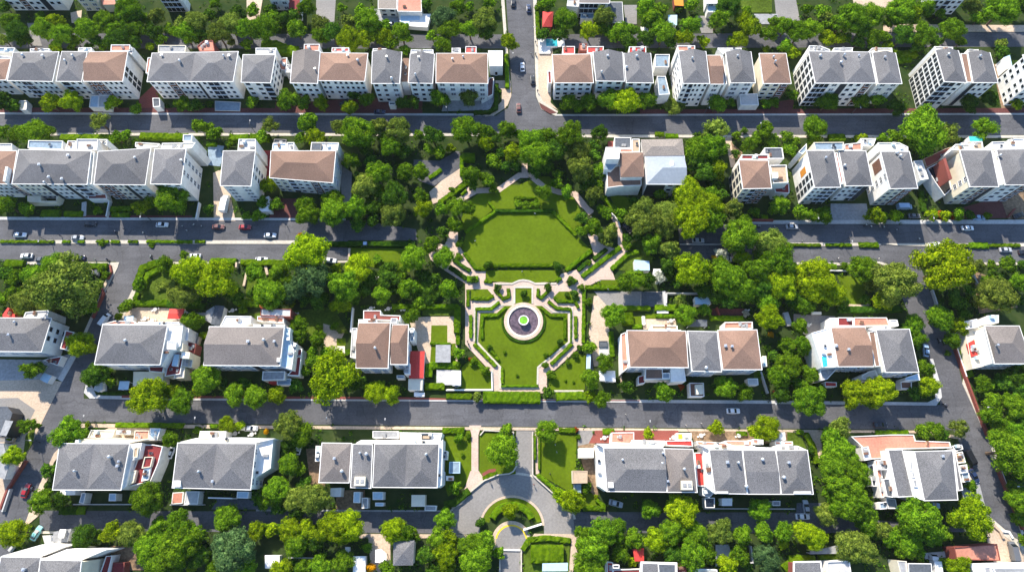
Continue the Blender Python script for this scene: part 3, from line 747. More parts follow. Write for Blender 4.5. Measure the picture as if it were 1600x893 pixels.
# ================================================================ the place
for ph, *b in [('the great octagonal lawn', 740, 335, 900, 412), ('the round fountain', 790, 470, 848, 530), ('the fountain lawn', 750, 530, 890, 600), ('the crescent drive', 715, 745, 885, 790), ('the small turning circle', 775, 825, 820, 870),
               ('the top crossroads', 790, 178, 840, 207), ('the forked junction at left', 180, 385, 232, 440), ('the junction at right', 1386, 385, 1440, 420), ('the narrow central lawn strip', 545, 388, 650, 408),
               ('the walled blue-pool yard', 1040, 458, 1110, 478), ('the tiled garden court', 920, 455, 1000, 520)]: lm(ph, *b)
# ---- ground and roads
mb = MB(); mb.face([(-2500, -1500, 0), (2500, -1500, 0), (2500, 3500, 0), (-2500, 3500, 0)]); tag(mb.build('ground', M['ground']), None, None, None, 'structure')
O(0, 0, 1)
A = M['asphalt']
sheet('road', [(-60, 179), (783, 181), (868, 181), (1660, 179), (1660, 211), (860, 210), (760, 208), (-60, 207)], A)
sheet('road', [(789, -30), (832, -30), (837, 150), (846, 172), (868, 182), (868, 190), (775, 190), (775, 181), (794, 168), (800, 145)], A)
sheet('road', [(-60, 52), (793, 54), (793, 76), (-60, 76)], A)
sheet('road', [(832, 54), (1660, 50), (1660, 73), (832, 76)], A)
sheet('road', [(-60, 344), (560, 344), (650, 358), (652, 375), (-60, 376)], A)
sheet('road', [(-60, 374), (544, 374), (544, 406), (430, 408), (-60, 408)], A)
sheet('road', [(1060, 352), (1170, 350), (1660, 350), (1660, 411), (1062, 409)], A)
sheet('road', [(183, 405), (232, 405), (222, 430), (206, 466), (190, 500), (150, 566), (131, 606), (131, 623), (117, 662), (87, 707), (67, 754), (36, 830), (0, 900), (-70, 900), (0, 792), (45, 703), (64, 660), (97, 595), (124, 542), (158, 468)], A)
sheet('road', [(95, 622), (400, 625), (800, 627), (1200, 630), (1469, 632), (1490, 671), (1200, 669), (800, 666), (400, 662), (95, 658)], A)
sheet('road', [(1384, 405), (1434, 405), (1452, 453), (1466, 478), (1480, 510), (1492, 548), (1504, 599), (1544, 687), (1561, 731), (1596, 830), (1610, 870), (1585, 845), (1543, 803), (1517, 734), (1496, 684), (1469, 632), (1466, 606), (1455, 570), (1440, 540), (1418, 485), (1390, 417)], A)
sheet('road', [(62, 797), (680, 799), (720, 799), (720, 833), (62, 828)], A)
sheet('road', [(880, 799), (1250, 800), (1560, 830), (1250, 832), (880, 832)], A)
sheet('road', [(494, -20), (526, -20), (522, 40), (494, 42)], M['drive'])
sheet('road', [(1208, -20), (1240, -20), (1250, 32), (1214, 36)], M['drive'])
# crescent drive
cx, cy = 800, 822
def arc(rx, ry, a0, a1, n=24, c=None):
    c = c or (cx, cy)
    return [(c[0] + rx * math.cos(rad(a0 + (a1 - a0) * i / n)), c[1] - ry * math.sin(rad(a0 + (a1 - a0) * i / n))) for i in range(n + 1)]
sheet('crescent_drive', arc(97, 81, 0, 180, 32) + [(703, 834)] + [(750, 834)] + arc(50, 48, 180, 0, 24) + [(850, 834), (897, 834)], M['drive'])
sheet('road', [(807, 672), (834, 672), (834, 745), (838, 752), (800, 752)], M['drive'])
sheet('turning_circle', arc(25, 26, 0, 360, 30, (799, 845))[:-1], M['drive'])
sheet('road', [(782, 850), (815, 850), (815, 920), (781, 920)], M['drive'])
path('crescent_edging', arc(49, 47, 2, 178, 28), .7, M['beige']); path('crescent_edging', arc(27.5, 28.5, -40, 220, 28, (799, 845)), 1.3, M['beige']); path('yellow_line', arc(24, 25, 10, 170, 20, (799, 845)), .5, M['yellow'])
sheet('lawn', arc(46.5, 45, 10, 170, 24) + arc(36, 35, 170, 10, 24), M['lawn'])
path('pavement', arc(99, 83, 8, 172, 32), .7, M['kerb'])
# ---- pavements
K = M['kerb']
slab('pavement', [(-60, 207.5), (770, 208.5), (770, 212.5), (-60, 211.5)], K); slab('pavement', [(860, 210.5), (1660, 211.5), (1660, 215.5), (860, 214.5)], K)
slab('pavement', [(-60, 175.5), (772, 177.5), (772, 180.5), (-60, 178.5)], M['ltgrey']); slab('brick_pavement', [(-60, 168), (660, 169.5), (660, 177.2), (-60, 175.2)], M['dkbrick'])
slab('pavement', [(868, 178.5), (1660, 176.5), (1660, 179), (868, 181)], M['ltgrey']); slab('brick_pavement', [(1000, 171), (1660, 168.5), (1660, 176.2), (1000, 178.2)], M['dkbrick'])
slab('pavement', [(774, 126), (798, 126), (799, 150), (792, 167), (772, 180), (758, 182), (758, 176), (772, 172), (784, 158), (784, 140), (774, 134)], M['beige'])
slab('pavement', [(832.5, -20), (838, -20), (842, 145), (848, 158), (872, 174), (868, 181), (846, 171), (837.5, 150)], K)
sheet('paving', [(838, 60), (862, 60), (866, 110), (860, 160), (872, 172), (848, 160), (842, 145)], M['beige'])
slab('brick_pavement', [(842, 160), (870, 176), (860, 178), (846, 170)], M['dkbrick'], .2)
slab('pavement', [(783, 0), (788, 0), (797, 128), (793, 128)], K)
slab('pavement', [(-60, 338.5), (330, 340), (540, 341), (540, 344), (-60, 343.2)], M['ltgrey']); slab('brick_pavement', [(110, 336), (300, 336.5), (300, 340), (110, 339.5)], M['dkbrick'], .18)
slab('pavement', [(1174, 344), (1660, 343), (1660, 349.5), (1174, 349.5)], M['ltgrey'])
slab('median_strip', [(-60, 374.8), (515, 375.5), (515, 381), (-60, 380.3)], K); slab('median_strip', [(1225, 379), (1372, 379.5), (1378, 381.5), (1372, 384), (1225, 384)], K); slab('median_strip', [(1378, 380), (1660, 380), (1660, 385), (1470, 385), (1400, 383)], K)
slab('pavement', [(36, 408.5), (186, 409.5), (184, 417), (160, 464), (135, 520), (126, 538), (123, 536), (150, 476), (170, 425), (170, 413), (36, 413)], K)
slab('pavement', [(232, 409), (430, 409), (544, 407), (544, 410), (430, 411), (240, 412), (226, 430), (208, 468), (192, 498), (180, 511), (186, 492), (202, 462), (218, 428)], K)
slab('pavement', [(1245, 409.5), (1384, 411), (1400, 420), (1394, 424), (1380, 414.5), (1245, 414)], K)
slab('pavement', [(1434, 409.5), (1660, 410), (1660, 414), (1442, 413)], K)
slab('pavement', [(134, 600), (142, 600), (150, 617), (250, 619.5), (1190, 625), (1450, 628), (1462, 622), (1461, 600), (1453, 560), (1458, 560), (1469, 598), (1472, 620), (1463, 633), (1190, 630), (800, 627), (250, 624.5), (140, 622), (131, 613)], M['ltgrey'])
slab('brick_pavement', [(190, 617), (640, 620), (730, 623), (1000, 624.5), (1000, 626), (190, 621)], M['brick'], .16)
slab('pavement', [(115, 661), (400, 664), (800, 667), (1190, 670.5), (1440, 672), (1496, 680), (1496, 685), (1440, 676), (1190, 674.5), (800, 671.5), (400, 669), (140, 667), (122, 668), (108, 682)], M['beige'])
slab('pavement', [(108, 682), (112, 684), (84, 722), (66, 770), (66, 800), (36, 825), (62, 756), (84, 708)], M['beige'])
sheet('paving', [(-40, 592), (60, 590), (97, 596), (70, 650), (46, 700), (0, 790), (-70, 790), (-70, 600)], M['beige'])
slab('pavement', [(97, 596), (90, 592), (112, 552), (121, 545), (124, 548)], M['ltgrey'])
sheet('paving', [(-60, 560), (75, 562), (110, 552), (97, 592), (0, 594), (-60, 594)], M['grey'])
sheet('paving', [(-10, 622), (28, 621), (55, 640), (30, 690), (-10, 690)], M['drive'])
slab('pavement', [(1506, 588), (1511, 588), (1548, 684), (1564, 728), (1600, 832), (1597, 836), (1561, 731), (1544, 687), (1504, 599)], K)
slab('pavement', [(1517, 736), (1511, 740), (1532, 800), (1545, 818), (1590, 852), (1600, 860), (1600, 846), (1586, 840), (1543, 803)], K)
sheet('paving', [(1540, 815), (1600, 850), (1600, 893), (1560, 893), (1545, 860)], M['beige'])
slab('pavement', [(60, 829), (140, 830), (140, 833), (60, 833)], K); slab('pavement', [(520, 833), (705, 834), (760, 836), (760, 840), (520, 840)], M['beige']); slab('pavement', [(835, 833), (905, 834), (908, 838), (895, 893), (889, 893), (893, 841), (830, 840)], M['beige'])
slab('pavement', [(400, 795), (700, 796.5), (700, 799), (400, 798)], M['grey'])
# ---- drives and yards
sheet('brick_paving', [(216, 155), (245, 128), (250, 170), (222, 172)], M['brick']); sheet('brick_paving', [(430, 160), (660, 150), (660, 172), (430, 172)], M['dkbrick']); sheet('paving', [(695, 155), (772, 120), (776, 150), (765, 172), (690, 174)], M['grey'])
sheet('paving', [(1550, 100), (1580, 100), (1590, 175), (1566, 175)], M['earth']); sheet('brick_paving', [(1205, 160), (1240, 155), (1240, 174), (1205, 174)], M['dkbrick'])
sheet('paving', [(333, 270), (352, 262), (368, 345), (334, 345)], M['beige']); sheet('brick_paving', [(425, 310), (470, 310), (470, 344), (420, 344)], M['dkbrick']); sheet('brick_paving', [(405, 235), (424, 235), (424, 278), (405, 280)], M['dkred'])
sheet('paving', [(325, 225), (350, 228), (345, 260), (325, 258)], M['bluegrey'])
sheet('paving', [(1298, 318), (1354, 318), (1358, 344), (1296, 344)], M['grey']); sheet('brick_paving', [(1500, 325), (1590, 300), (1600, 340), (1500, 342)], M['dkbrick'])
sheet('paving', [(1560, 300), (1600, 290), (1600, 342), (1575, 342)], M['earth'])
sheet('paving', [(530, 255), (550, 270), (548, 320), (535, 320)], M['drive'])
sheet('paving', [(1132, 212), (1142, 212), (1150, 260), (1142, 262)], M['beige']); sheet('paving', [(1142, 222), (1160, 238), (1160, 250), (1148, 250)], M['earth'])
sheet('paving', [(215, 480), (290, 482), (296, 508), (185, 505), (195, 485)], M['beige']); sheet('paving', [(285, 488), (330, 488), (330, 500), (285, 500)], M['grey'])
sheet('lawn', [(220, 415), (290, 425), (285, 470), (220, 475)], M['lawn2']); sheet('lawn', [(386, 416), (405, 418), (402, 470), (384, 465)], M['lawn2']); sheet('lawn', [(548, 387), (652, 388), (640, 425), (546, 412)], M['lawn']); sheet('lawn', [(390, 490), (520, 480), (545, 520), (460, 535), (390, 520)], M['lawn2'])
sheet('paving', [(505, 505), (540, 515), (520, 560), (505, 545)], M['beige'])
sheet('paving', [(638, 495), (715, 494), (715, 568), (660, 568), (648, 530)], M['beige']); sheet('lawn', [(674, 508), (699, 508), (699, 535), (673, 535)], M['lawn']); sheet('lawn', [(674, 538), (712, 536), (712, 565), (672, 565)], M['lawn']); sheet('lawn', [(526, 528), (540, 528), (540, 540), (526, 540)], M['lawn'])
sheet('lawn', [(660, 480), (712, 480), (712, 492), (660, 492)], M['lawn2'])
sheet('paving', [(928, 462), (1005, 455), (1045, 455), (1040, 478), (950, 478), (955, 572), (928, 572), (920, 520)], M['beige']); sheet('paving', [(928, 455), (1002, 455), (1000, 477), (948, 477)], M['drive']); sheet('paving', [(1002, 455), (1040, 457), (1040, 479), (1002, 479)], M['slate'])
sheet('paving', [(936, 533), (951, 533), (953, 560), (936, 560)], M['ltgrey'])
sheet('paving', [(1005, 498), (1055, 498), (1058, 514), (1005, 514)], M['beige']); sheet('lawn', [(985, 494), (1003, 494), (1003, 510), (985, 510)], M['lawn']); sheet('lawn', [(1008, 490), (1055, 490), (1055, 497), (1008, 497)], M['lawn']); sheet('brick_paving', [(1112, 482), (1165, 482), (1165, 494), (1112, 494)], M['dkbrick'])
sheet('lawn', [(1192, 540), (1210, 545), (1222, 590), (1205, 560)], M['lawn2']); sheet('lawn', [(1178, 580), (1192, 580), (1192, 597), (1178, 595)], M['lawn2'])
sheet('paving', [(1240, 490), (1305, 494), (1300, 510), (1262, 525), (1240, 510)], M['drive']); sheet('lawn', [(1308, 430), (1350, 432), (1354, 476), (1324, 476)], M['lawn']); sheet('lawn', [(1524, 595), (1534, 594), (1548, 618), (1530, 622)], M['lawn2'])
sheet('lawn', [(960, 400), (985, 380), (1010, 372), (1020, 410), (985, 425), (960, 420)], M['lawn2']); sheet('lawn', [(950, 300), (985, 310), (985, 330), (966, 335)], M['lawn'])
sheet('earth', [(1520, 422), (1580, 445), (1590, 480), (1530, 490)], M['earth'])
sheet('lawn', [(1086, -10), (1206, -10), (1206, 20), (1176, 20)], M['lawn2']); sheet('paving', [(1178, 22), (1215, 22), (1215, 38), (1186, 38)], M['grey']); sheet('paving', [(1330, -10), (1396, -10), (1396, 16), (1336, 14)], M['beige'])
sheet('paving', [(1380, 38), (1660, 40), (1660, 50), (1380, 50)], M['beige']); sheet('paving', [(110, 20), (128, 16), (126, 36), (112, 36)], M['beige']); sheet('paving', [(42, 36), (54, 36), (66, 72), (52, 72)], M['drive']); sheet('paving', [(385, -10), (412, -10), (405, 30), (386, 32)], M['beige'])
sheet('paving', [(560, 12), (640, 18), (640, 42), (560, 36)], M['grey']); sheet('paving', [(1088, 25), (1112, 25), (1114, 52), (1096, 52)], M['drive']); sheet('paving', [(974, 8), (995, 8), (995, 38), (978, 38)], M['drive'])
sheet('paving', [(66, 836), (122, 832), (110, 850), (70, 850)], M['ltgrey']); sheet('paving', [(172, 852), (215, 852), (225, 890), (175, 890)], M['earth']); sheet('paving', [(575, 838), (610, 840), (610, 893), (580, 893)], M['beige'])
sheet('paving', [(340, 778), (440, 780), (440, 795), (330, 795)], M['slate']); sheet('paving', [(525, 765), (570, 765), (570, 796), (525, 796)], M['earth']); sheet('paving', [(478, 700), (508, 700), (508, 760), (485, 760)], M['earth'])
sheet('lawn', [(690, 680), (735, 672), (739, 740), (722, 762), (700, 775), (690, 740)], M['lawn']); sheet('lawn', [(750, 676), (800, 674), (806, 740), (785, 742), (757, 748), (749, 740)], M['lawn'])
sheet('lawn', [(842, 678), (901, 678), (900, 730), (893, 770), (868, 755), (845, 742)], M['lawn'])
sheet('lawn', [(910, 770), (930, 770), (945, 793), (912, 795)], M['lawn']); sheet('lawn', [(833, 846), (890, 843), (890, 893), (818, 893), (818, 860)], M['lawn2'])
path('path', [(742, 664), (742, 740), (745, 757)], 2.2, M['pinkpath']); sheet('path', [(733, 664), (752, 664), (746, 684), (738, 684)], M['pinkpath']); sheet('path', [(735, 735), (748, 735), (757, 748), (735, 768), (725, 766)], M['pinkpath'])
path('path', [(838, 672), (840, 740)], 1.1, M['pinkpath'])
sheet('paving', [(903, 672), (926, 672), (926, 696), (903, 696)], M['drive']); sheet('paving', [(903, 696), (930, 690), (935, 780), (920, 765)], M['earth'])
sheet('paving', [(170, 668), (260, 668), (258, 690), (120, 690)], M['beige']); sheet('lawn', [(1228, 674), (1250, 676), (1262, 705), (1248, 710), (1228, 688)], M['lawn2']); sheet('paving', [(1262, 672), (1284, 672), (1284, 720), (1274, 718)], M['beige'])
sheet('paving', [(1008, 672), (1060, 672), (1060, 690), (920, 692), (930, 672)], M['brick']); sheet('paving', [(1078, 673), (1230, 674), (1230, 692), (1085, 692)], M['earth'])
sheet('paving', [(1245, 785), (1285, 785), (1280, 812), (1243, 812)], M['slate']); sheet('paving', [(1118, 850), (1139, 850), (1145, 876), (1118, 884)], M['ltgrey']); sheet('paving', [(1500, 760), (1528, 745), (1542, 800), (1510, 790)], M['grey'])
sheet('lawn', [(40, 680), (55, 665), (52, 690), (36, 714)], M['lawn2'])
# ---- park
O(680, 300, .1875)
sheet('path', [(120, 330), (190, 330), (190, 430), (340, 660), (420, 660), (420, 760), (740, 730), (1000, 760), (1050, 680), (1120, 660), (1200, 640), (1330, 540), (1270, 350), (1340, 350), (1400, 440), (1500, 470), (1590, 500), (1590, 540), (1470, 640), (1500, 730), (1380, 730), (1260, 790), (1230, 860), (1230, 900), (260, 900), (250, 760), (60, 640), (-40, 560), (-60, 500), (0, 420), (80, 440)], M['pinkpath'])
O(690, 430, .22388)
sheet('path', [(165, 60), (985, 60), (985, 480), (790, 660), (735, 680), (735, 820), (360, 820), (360, 690), (165, 480)], M['pinkpath'])
O(650, 180, .1875)
sheet('paving', [(110, 640), (330, 440), (370, 440), (390, 550), (190, 720), (140, 740)], M['beige']); sheet('paving', [(-20, 370), (200, 380), (330, 300), (370, 300), (370, 440), (150, 590), (60, 560), (-20, 520)], M['asphalt'])
O(680, 300, .1875)
path('path', [(1150, 0), (1230, 110), (1310, 170)], 2.0, M['pinkpath']); path('path', [(1480, 200), (1540, 330), (1540, 430), (1590, 500)], 1.6, M['pinkpath'])
sheet('lawn', [(500, 150), (980, 150), (1170, 350), (1300, 480), (1110, 650), (1060, 600), (360, 640), (220, 470), (260, 340)], M['lawn'])
sheet('lawn', [(270, 85), (420, -30), (640, -60), (1000, -60), (1130, 0), (1250, 240), (1170, 330), (985, 140), (495, 140), (250, 320), (190, 300)], M['lawn'])
sheet('lawn', [(700, -60), (860, -130), (950, -130), (1060, -20), (640, -20)], M['lawn'])
sheet('lawn', [(420, 650), (1050, 650), (1010, 745), (820, 755), (735, 738), (640, 755), (425, 740)], M['lawn'])
sheet('lawn', [(1370, 735), (1510, 730), (1540, 780), (1300, 790)], M['lawn'])
O(650, 180, .1875)
path('path', [(340, 720), (500, 630), (690, 620), (860, 500), (950, 500), (1070, 600), (1190, 640), (1330, 660), (1460, 820)], 2.2, M['pinkpath']); path('path', [(905, 400), (905, 510)], 2.2, M['pinkpath'])
path('path', [(430, 600), (440, 670)], 1.0, M['pinkpath'])
O(690, 430, .22388)
sheet('lawn', [(270, 262), (385, 262), (440, 212), (700, 212), (765, 265), (880, 265), (882, 462), (668, 635), (668, 778), (412, 778), (412, 640), (255, 462)], M['lawn'])
sheet('lawn', [(508, 84), (634, 84), (634, 200), (508, 200)], M['lawn']); sheet('lawn', [(200, 96), (320, 96), (366, 150), (320, 172), (200, 172)], M['lawn']); sheet('lawn', [(782, 150), (820, 112), (950, 112), (965, 180), (810, 180)], M['lawn'])
sheet('lawn', [(750, 690), (800, 665), (950, 540), (1005, 560), (1000, 800), (750, 800)], M['lawn']); sheet('lawn', [(140, 640), (230, 560), (350, 690), (350, 795), (140, 795)], M['lawn'])
def kerbw(pts, **k): gwall(pts, 'kerb', w=.6, h=.14, **k)
for pts in ([(432, 205), (352, 252), (252, 252), (248, 470), (410, 640), (410, 783), (680, 786)], [(716, 205), (776, 255), (891, 258), (890, 465), (672, 642), (670, 760)]): kerbw(pts, stem='long white kerb wall bordering lawn')
kerbw([(40, 798), (358, 798), (355, 660)], stem='white kerb wall round the corner lawn'); kerbw([(785, 806), (990, 806)], stem='short white kerb wall')
kerbw([(370, 60), (490, 60), (540, 38), (570, 34), (610, 40), (655, 60), (800, 58)], stem='white bowed kerb wall')
kerbw([(508, 198), (508, 84), (634, 84), (634, 198)], stem='white kerb round the small square lawn')
kerbw([(228, 465), (232, 220), (345, 218), (400, 172)], stem='thin white kerb left side'); kerbw([(915, 470), (912, 228), (800, 226), (745, 182)], stem='thin white kerb right side')
H_ = lambda pts, w=1.0, h=1.0, m='hedge', stem='clipped hedge': hedge(pts, w, h, m, stem)
for pts, w in [([(184, 98), (184, 215)], 1.2), ([(205, 160), (320, 163), (364, 140)], 1.1), ([(235, 232), (345, 232), (404, 186)], 1.0), ([(203, 275), (203, 435)], 1.1), ([(283, 440), (283, 282), (385, 278), (452, 218)], 1.0), ([(226, 476), (378, 632)], 1.2),
               ([(424, 640), (424, 755)], .9), ([(415, 771), (676, 771)], .7), ([(745, 180), (805, 228), (905, 236)], 1.1), ([(690, 222), (765, 280), (862, 284)], 1.0), ([(937, 283), (937, 440)], 1.1), ([(862, 295), (862, 440)], 1.0), ([(765, 618), (910, 478)], 1.2),
               ([(786, 150), (815, 180), (935, 180), (955, 225)], 1.1), ([(995, 100), (990, 470)], 1.2), ([(113, 215), (113, 480)], 1.3), ([(-10, 212), (100, 212)], 1.3), ([(1000, 85), (1240, 85)], 1.4), ([(750, 560), (810, 495)], .9), ([(242, 235), (238, 465)], .5),
               ([(370, 95), (430, 160), (470, 145), (465, 90)], 1.1), ([(760, 95), (695, 155), (672, 140), (675, 92)], 1.1), ([(320, 490), (400, 590)], .9), ([(905, 240), (903, 465)], .5), ([(205, 630), (240, 605), (340, 690)], 1.2)]: H_(pts, w)
H_([(30, 842), (210, 842)], 1.8, 1.3); H_([(290, 848), (690, 850)], 3.8, 1.7, 'hedge', 'broad bushy hedge'); H_([(800, 845), (960, 835), (1060, 850)], 2.6, 1.5, 'hedge', 'bushy hedge')
H_([(a[0], a[1]) for a in [(572 + 148 * math.cos(rad(t)), 322 + 142 * math.sin(rad(t))) for t in range(-25, 206, 11)]], .7, .7, 'hedged', 'curved low hedge')
T('440,540,15,g 530,700,13,g 335,505,22,d 375,560,14,g 825,465,24,d 730,555,20,g 725,628,26,g 765,692,36,g 880,610,22,g 935,555,26,g 965,510,24,d 865,735,11,g 920,745,11,g 305,665,34,g 225,600,28,g 200,583,15,k 115,535,47,g 110,632,30,g 1035,505,50,g 1140,615,66,g 1035,725,70,g 740,820,45,d 250,845,40,o 390,82,30,d 742,85,30,d 572,132,28,d 905,40,32,d 225,30,34,d 975,90,28,g 1020,185,30,g 930,130,35,d 875,135,20,d')
# fountain
fc = PW(572, 318, .8)
def ringpts(r, n=48): return [(fc.x + r * math.cos(2 * math.pi * i / n), fc.y + r * math.sin(2 * math.pi * i / n)) for i in range(n)]
e = empty('fountain', (fc.x, fc.y, 0)); k = .22388 * mpp(818, 501)
mb = MB(); mb.ring(ringpts(136 * k), ringpts(118 * k), -.02, .75); mb.build('outer_step', M['beige'], e)
mb = MB(); mb.ring(ringpts(117 * k), ringpts(103 * k), -.02, .8); mb.build('basin_rim', M['cream'], e)
mb = MB(); mb.face([(*p, .35) for p in ringpts(103.5 * k)]); mb.build('water', M['pond'], e)
mb = MB(); mb.prism(ringpts(14 * k), .3, 1.5); mb.build('pedestal', M['white'], e)
mb = MB(); mb.ring(ringpts(35 * k, 32), ringpts(29 * k, 32), 1.35, 1.95); mb.prism(ringpts(32 * k, 32), 1.2, 1.4, 0, 0, True); bo = mb.build('bowl', M['white'], e)
mb = MB(); mb.face([(*p, 1.82) for p in ringpts(29.5 * k, 32)]); mb.build('bowl_water', M['bowl'], bo)
tag(e, 'round stone fountain with dark water and bright green bowl in its middle', 'fountain')
O(680, 300, .1875)
for pts, w, m in [([(250, 330), (500, 158)], 1.2, 'hedge'), ([(500, 155), (980, 155)], 1.2, 'hedged'), ([(980, 155), (1175, 355)], 1.2, 'hedge'), ([(240, 505), (345, 640)], 1.3, 'hedge'), ([(345, 635), (420, 635)], 1.2, 'hedge'), ([(470, 608), (985, 608)], 1.3, 'hedge'), ([(1090, 650), (1300, 485)], 1.5, 'hedge'),
                  ([(1225, 700), (1545, 455)], 1.6, 'hedge'), ([(1190, 650), (1260, 590), (1300, 580)], 1.3, 'hedged'), ([(1320, 560), (1430, 470)], 1.5, 'hedged'), ([(150, 560), (290, 655)], 1.3, 'hedged'), ([(120, 620), (260, 720)], 1.6, 'hedged'), ([(265, 720), (360, 720)], 2.2, 'hedge'), ([(1110, 770), (1165, 735), (1115, 705)], 1.2, 'hedge'), ([(430, 720), (420, 740), (470, 745)], 1.0, 'hedge'), ([(1010, 740), (1050, 710)], 1.2, 'hedge'),
                  ([(40, 90), (250, -60)], 1.2, 'hedge'), ([(655, 45), (850, 45)], 1.0, 'hedge'), ([(1470, 640), (1600, 520), (1700, 490)], 1.6, 'hedge'), ([(1250, 790), (1530, 790)], 1.5, 'hedge'), ([(1380, 30), (1560, 180)], 1.2, 'hedge'), ([(445, 80), (500, 150)], 1.0, 'hedge')]: H_(pts, w, 1.1, m)
gwall([(1440, 150), (1520, 230), (1540, 290)], w=.5, h=.8, stem='pale wall beside the park path')
T('60,150,62,g 180,130,92,g 270,140,72,g 70,330,60,d 165,280,70,g 205,432,36,g 70,550,92,g 440,612,40,d,s 1018,620,42,d,s 1325,295,74,g 1220,330,50,g 1460,320,60,o 1430,390,66,o 1430,180,60,g 1560,190,62,g 515,785,32,d,s 940,788,32,d,s 735,840,26,d,s 690,100,45,g,l 760,105,48,g,l 840,105,42,g,l 1225,220,55,d 1280,590,30,g 190,545,40,g,l 1205,790,34,g')
O(650, 180, .1875)
H_([(380, 330), (380, 500)], 1.4, 1.5); H_([(385, 345), (490, 345)], 3.6, 1.8, 'hedge', 'square-cut block hedge'); H_([(110, 520), (210, 450)], 1.5); H_([(190, 725), (420, 560)], 1.5); H_([(380, 660), (420, 620)], 1.0)
T('''30,170,52,g 140,170,88,d 410,120,112,g 570,140,84,g 640,200,72,d 580,240,76,y 760,120,76,g 860,165,52,g 800,310,82,y 650,400,66,g 960,220,112,g 1000,330,122,g 1100,180,82,g 1160,290,100,d 1290,170,128,g 1530,150,72,d 1345,300,92,o 1360,450,118,o
1480,260,56,d 1520,470,62,g 1430,570,72,d 1500,590,62,g 1480,670,72,o 1175,570,56,g 1255,650,60,g 1070,640,72,g 1180,500,52,g 1560,800,52,g 30,470,78,g 40,670,68,g 60,780,78,y 460,500,82,g 570,520,52,g 610,560,60,g 475,580,46,g 650,615,46,g 230,780,72,d
330,770,96,g 430,770,66,g 110,290,50,g 200,310,62,g 290,270,46,y 300,620,25,g 700,330,60,d 740,430,50,d 1080,440,70,d 1000,470,60,d 820,420,60,d''')
O(660, 660, .26095)
H_([(845 / 1, 440), (690, 310)], 1.3); H_([((140 + 33.5 * math.cos(rad(t))) / .26095, (162 - 33.5 * math.sin(rad(t))) / .26095) for t in range(158, 14, -9)], 2.0, 1.3, 'hedge', 'curved crescent hedge'); H_([(360, 335), (445, 300)], 1.2, .6, 'hedge'); H_([(120, 45), (250, 45)], 1.8); H_([(820, 45), (920, 45)], 1.5); H_([(965, 515), (1073, 515)], 1.3); H_([(600, 760), (640, 700), (740, 690), (885, 705)], 1.6); H_([(650, 785), (845, 785)], 5.0, 2.2, 'hedge', 'thick block hedge'); H_([(672, 75), (675, 220)], .8); H_([(700, 90), (700, 280)], .7)
H_([(130, 490), (190, 480), (280, 405)], 2.2, 1.2, 'hedged')
path('flower_bed', [(360, 312), (400, 288), (440, 283)], 1.0, M['brick'])
T('480,165,102,g 500,50,42,g 750,50,66,g 215,95,32,g 275,80,18,g 240,195,14,g 200,385,42,g 525,530,50,y 350,595,30,d 820,430,48,y 895,470,72,y 980,385,34,g 920,38,16,k 935,88,18,g 135,575,66,g 100,690,70,g')
gwall([(180, 512), (235, 480), (290, 410), (370, 345), (450, 312), (520, 305), (545, 290), (562, 260), (562, 215)], 'kerb', w=.4, h=.4, stem='pale curved kerb wall of the crescent')
gwall([(545, 100), (545, 55), (370, 45), (345, 75)], 'kerb', w=.35, h=.5, stem='low pale wall at lawn corner'); gwall([(660, 55), (660, 310), (690, 340), (780, 420)], 'kerb', w=.35, h=.5, stem='long pale kerb wall beside the drive neck')
gwall([(605, 640), (715, 605)], w=.5, h=1.0, stem='slim white barrier arm'); gwall([(475, 760), (585, 762)], w=.4, h=.15, stem='white threshold strip across road'); gwall([(465, 765), (463, 900)], 'kerb', w=.4, h=.7, stem='pale wall left of the lane'); gwall([(592, 740), (592, 900)], 'kerb', w=.4, h=.5, stem='pale wall right of the lane')
# ---------------------------------------------------------------- houses
ROWN = {}
def hs(row, desc, key, quad, h, *a, **k):
    ROWN[row] = ROWN.get(row, 0) + 1
    e = house(key, quad, h, *a, label=desc, row='houses of the ' + row, **k)
    e['_row'] = row; e['_n'] = ROWN[row]
    xs = [P(x, y)[0] for x, y in quad]; ys = [P(x, y)[1] for x, y in quad]
    e['_bb'] = [min(xs), min(ys), max(xs), max(ys) + h * 1.2]
    return e
def rows_done():
    for k, e in HOUSES.items():
        row, n = e['_row'], e['_n']
        tot = ROWN[row]
        which = ('last' if n == tot and n > 1 else ORD[n - 1])
        lm(f"the {which} house of the {row}", *e['_bb'])
        e['label'] = f"{e['label']}, {which} house of the {row}"
        del e['_row'], e['_n'], e['_bb']
def B(key, name, *a, **k): return block(HOUSES[key], name, *a, **k)
O(0, 0); r = 'top-left row'
hs(r, 'brown-roofed white block clipped by photo edge', 'b1', [(-110, 462), (88, 462), (48, 628), (-150, 628)], 9, 'brown', 'EW', 'b1 w3')
B('b1', 'rear_terrace', [(-60, 375), (120, 378), (112, 412), (-60, 412)], 7, 'bluegrey'); B('b1', 'rear_terrace', [(-60, 440), (90, 445), (88, 462), (-60, 462)], 8.6, 'ltgrey')
hs(r, 'grey-hipped white block with glazed bay', 'b2', [(105, 412), (462, 408), (412, 640), (60, 632)], 10.6, 'grey', 'EW', 'w2 d2 x.3 w4', ch=[(175, 428), (330, 432)])
B('b2', 'rear_terrace', [(240, 385), (390, 385), (388, 408), (240, 408)], 10, 'ltgrey'); B('b2', 'porch', [(150, 790), (215, 790), (210, 860), (160, 860)], 2.6, 'cream')
hs(r, 'narrow grey-hipped white block', 'b3', [(485, 405), (682, 408), (640, 640), (440, 638)], 10.8, 'grey', 'NS', 'x.3 d1.2 w2', ch=[(565, 432), (505, 470)])
B('b3', 'rear_terrace', [(618, 378), (720, 378), (716, 405), (615, 405)], 10.2, 'ltgrey')
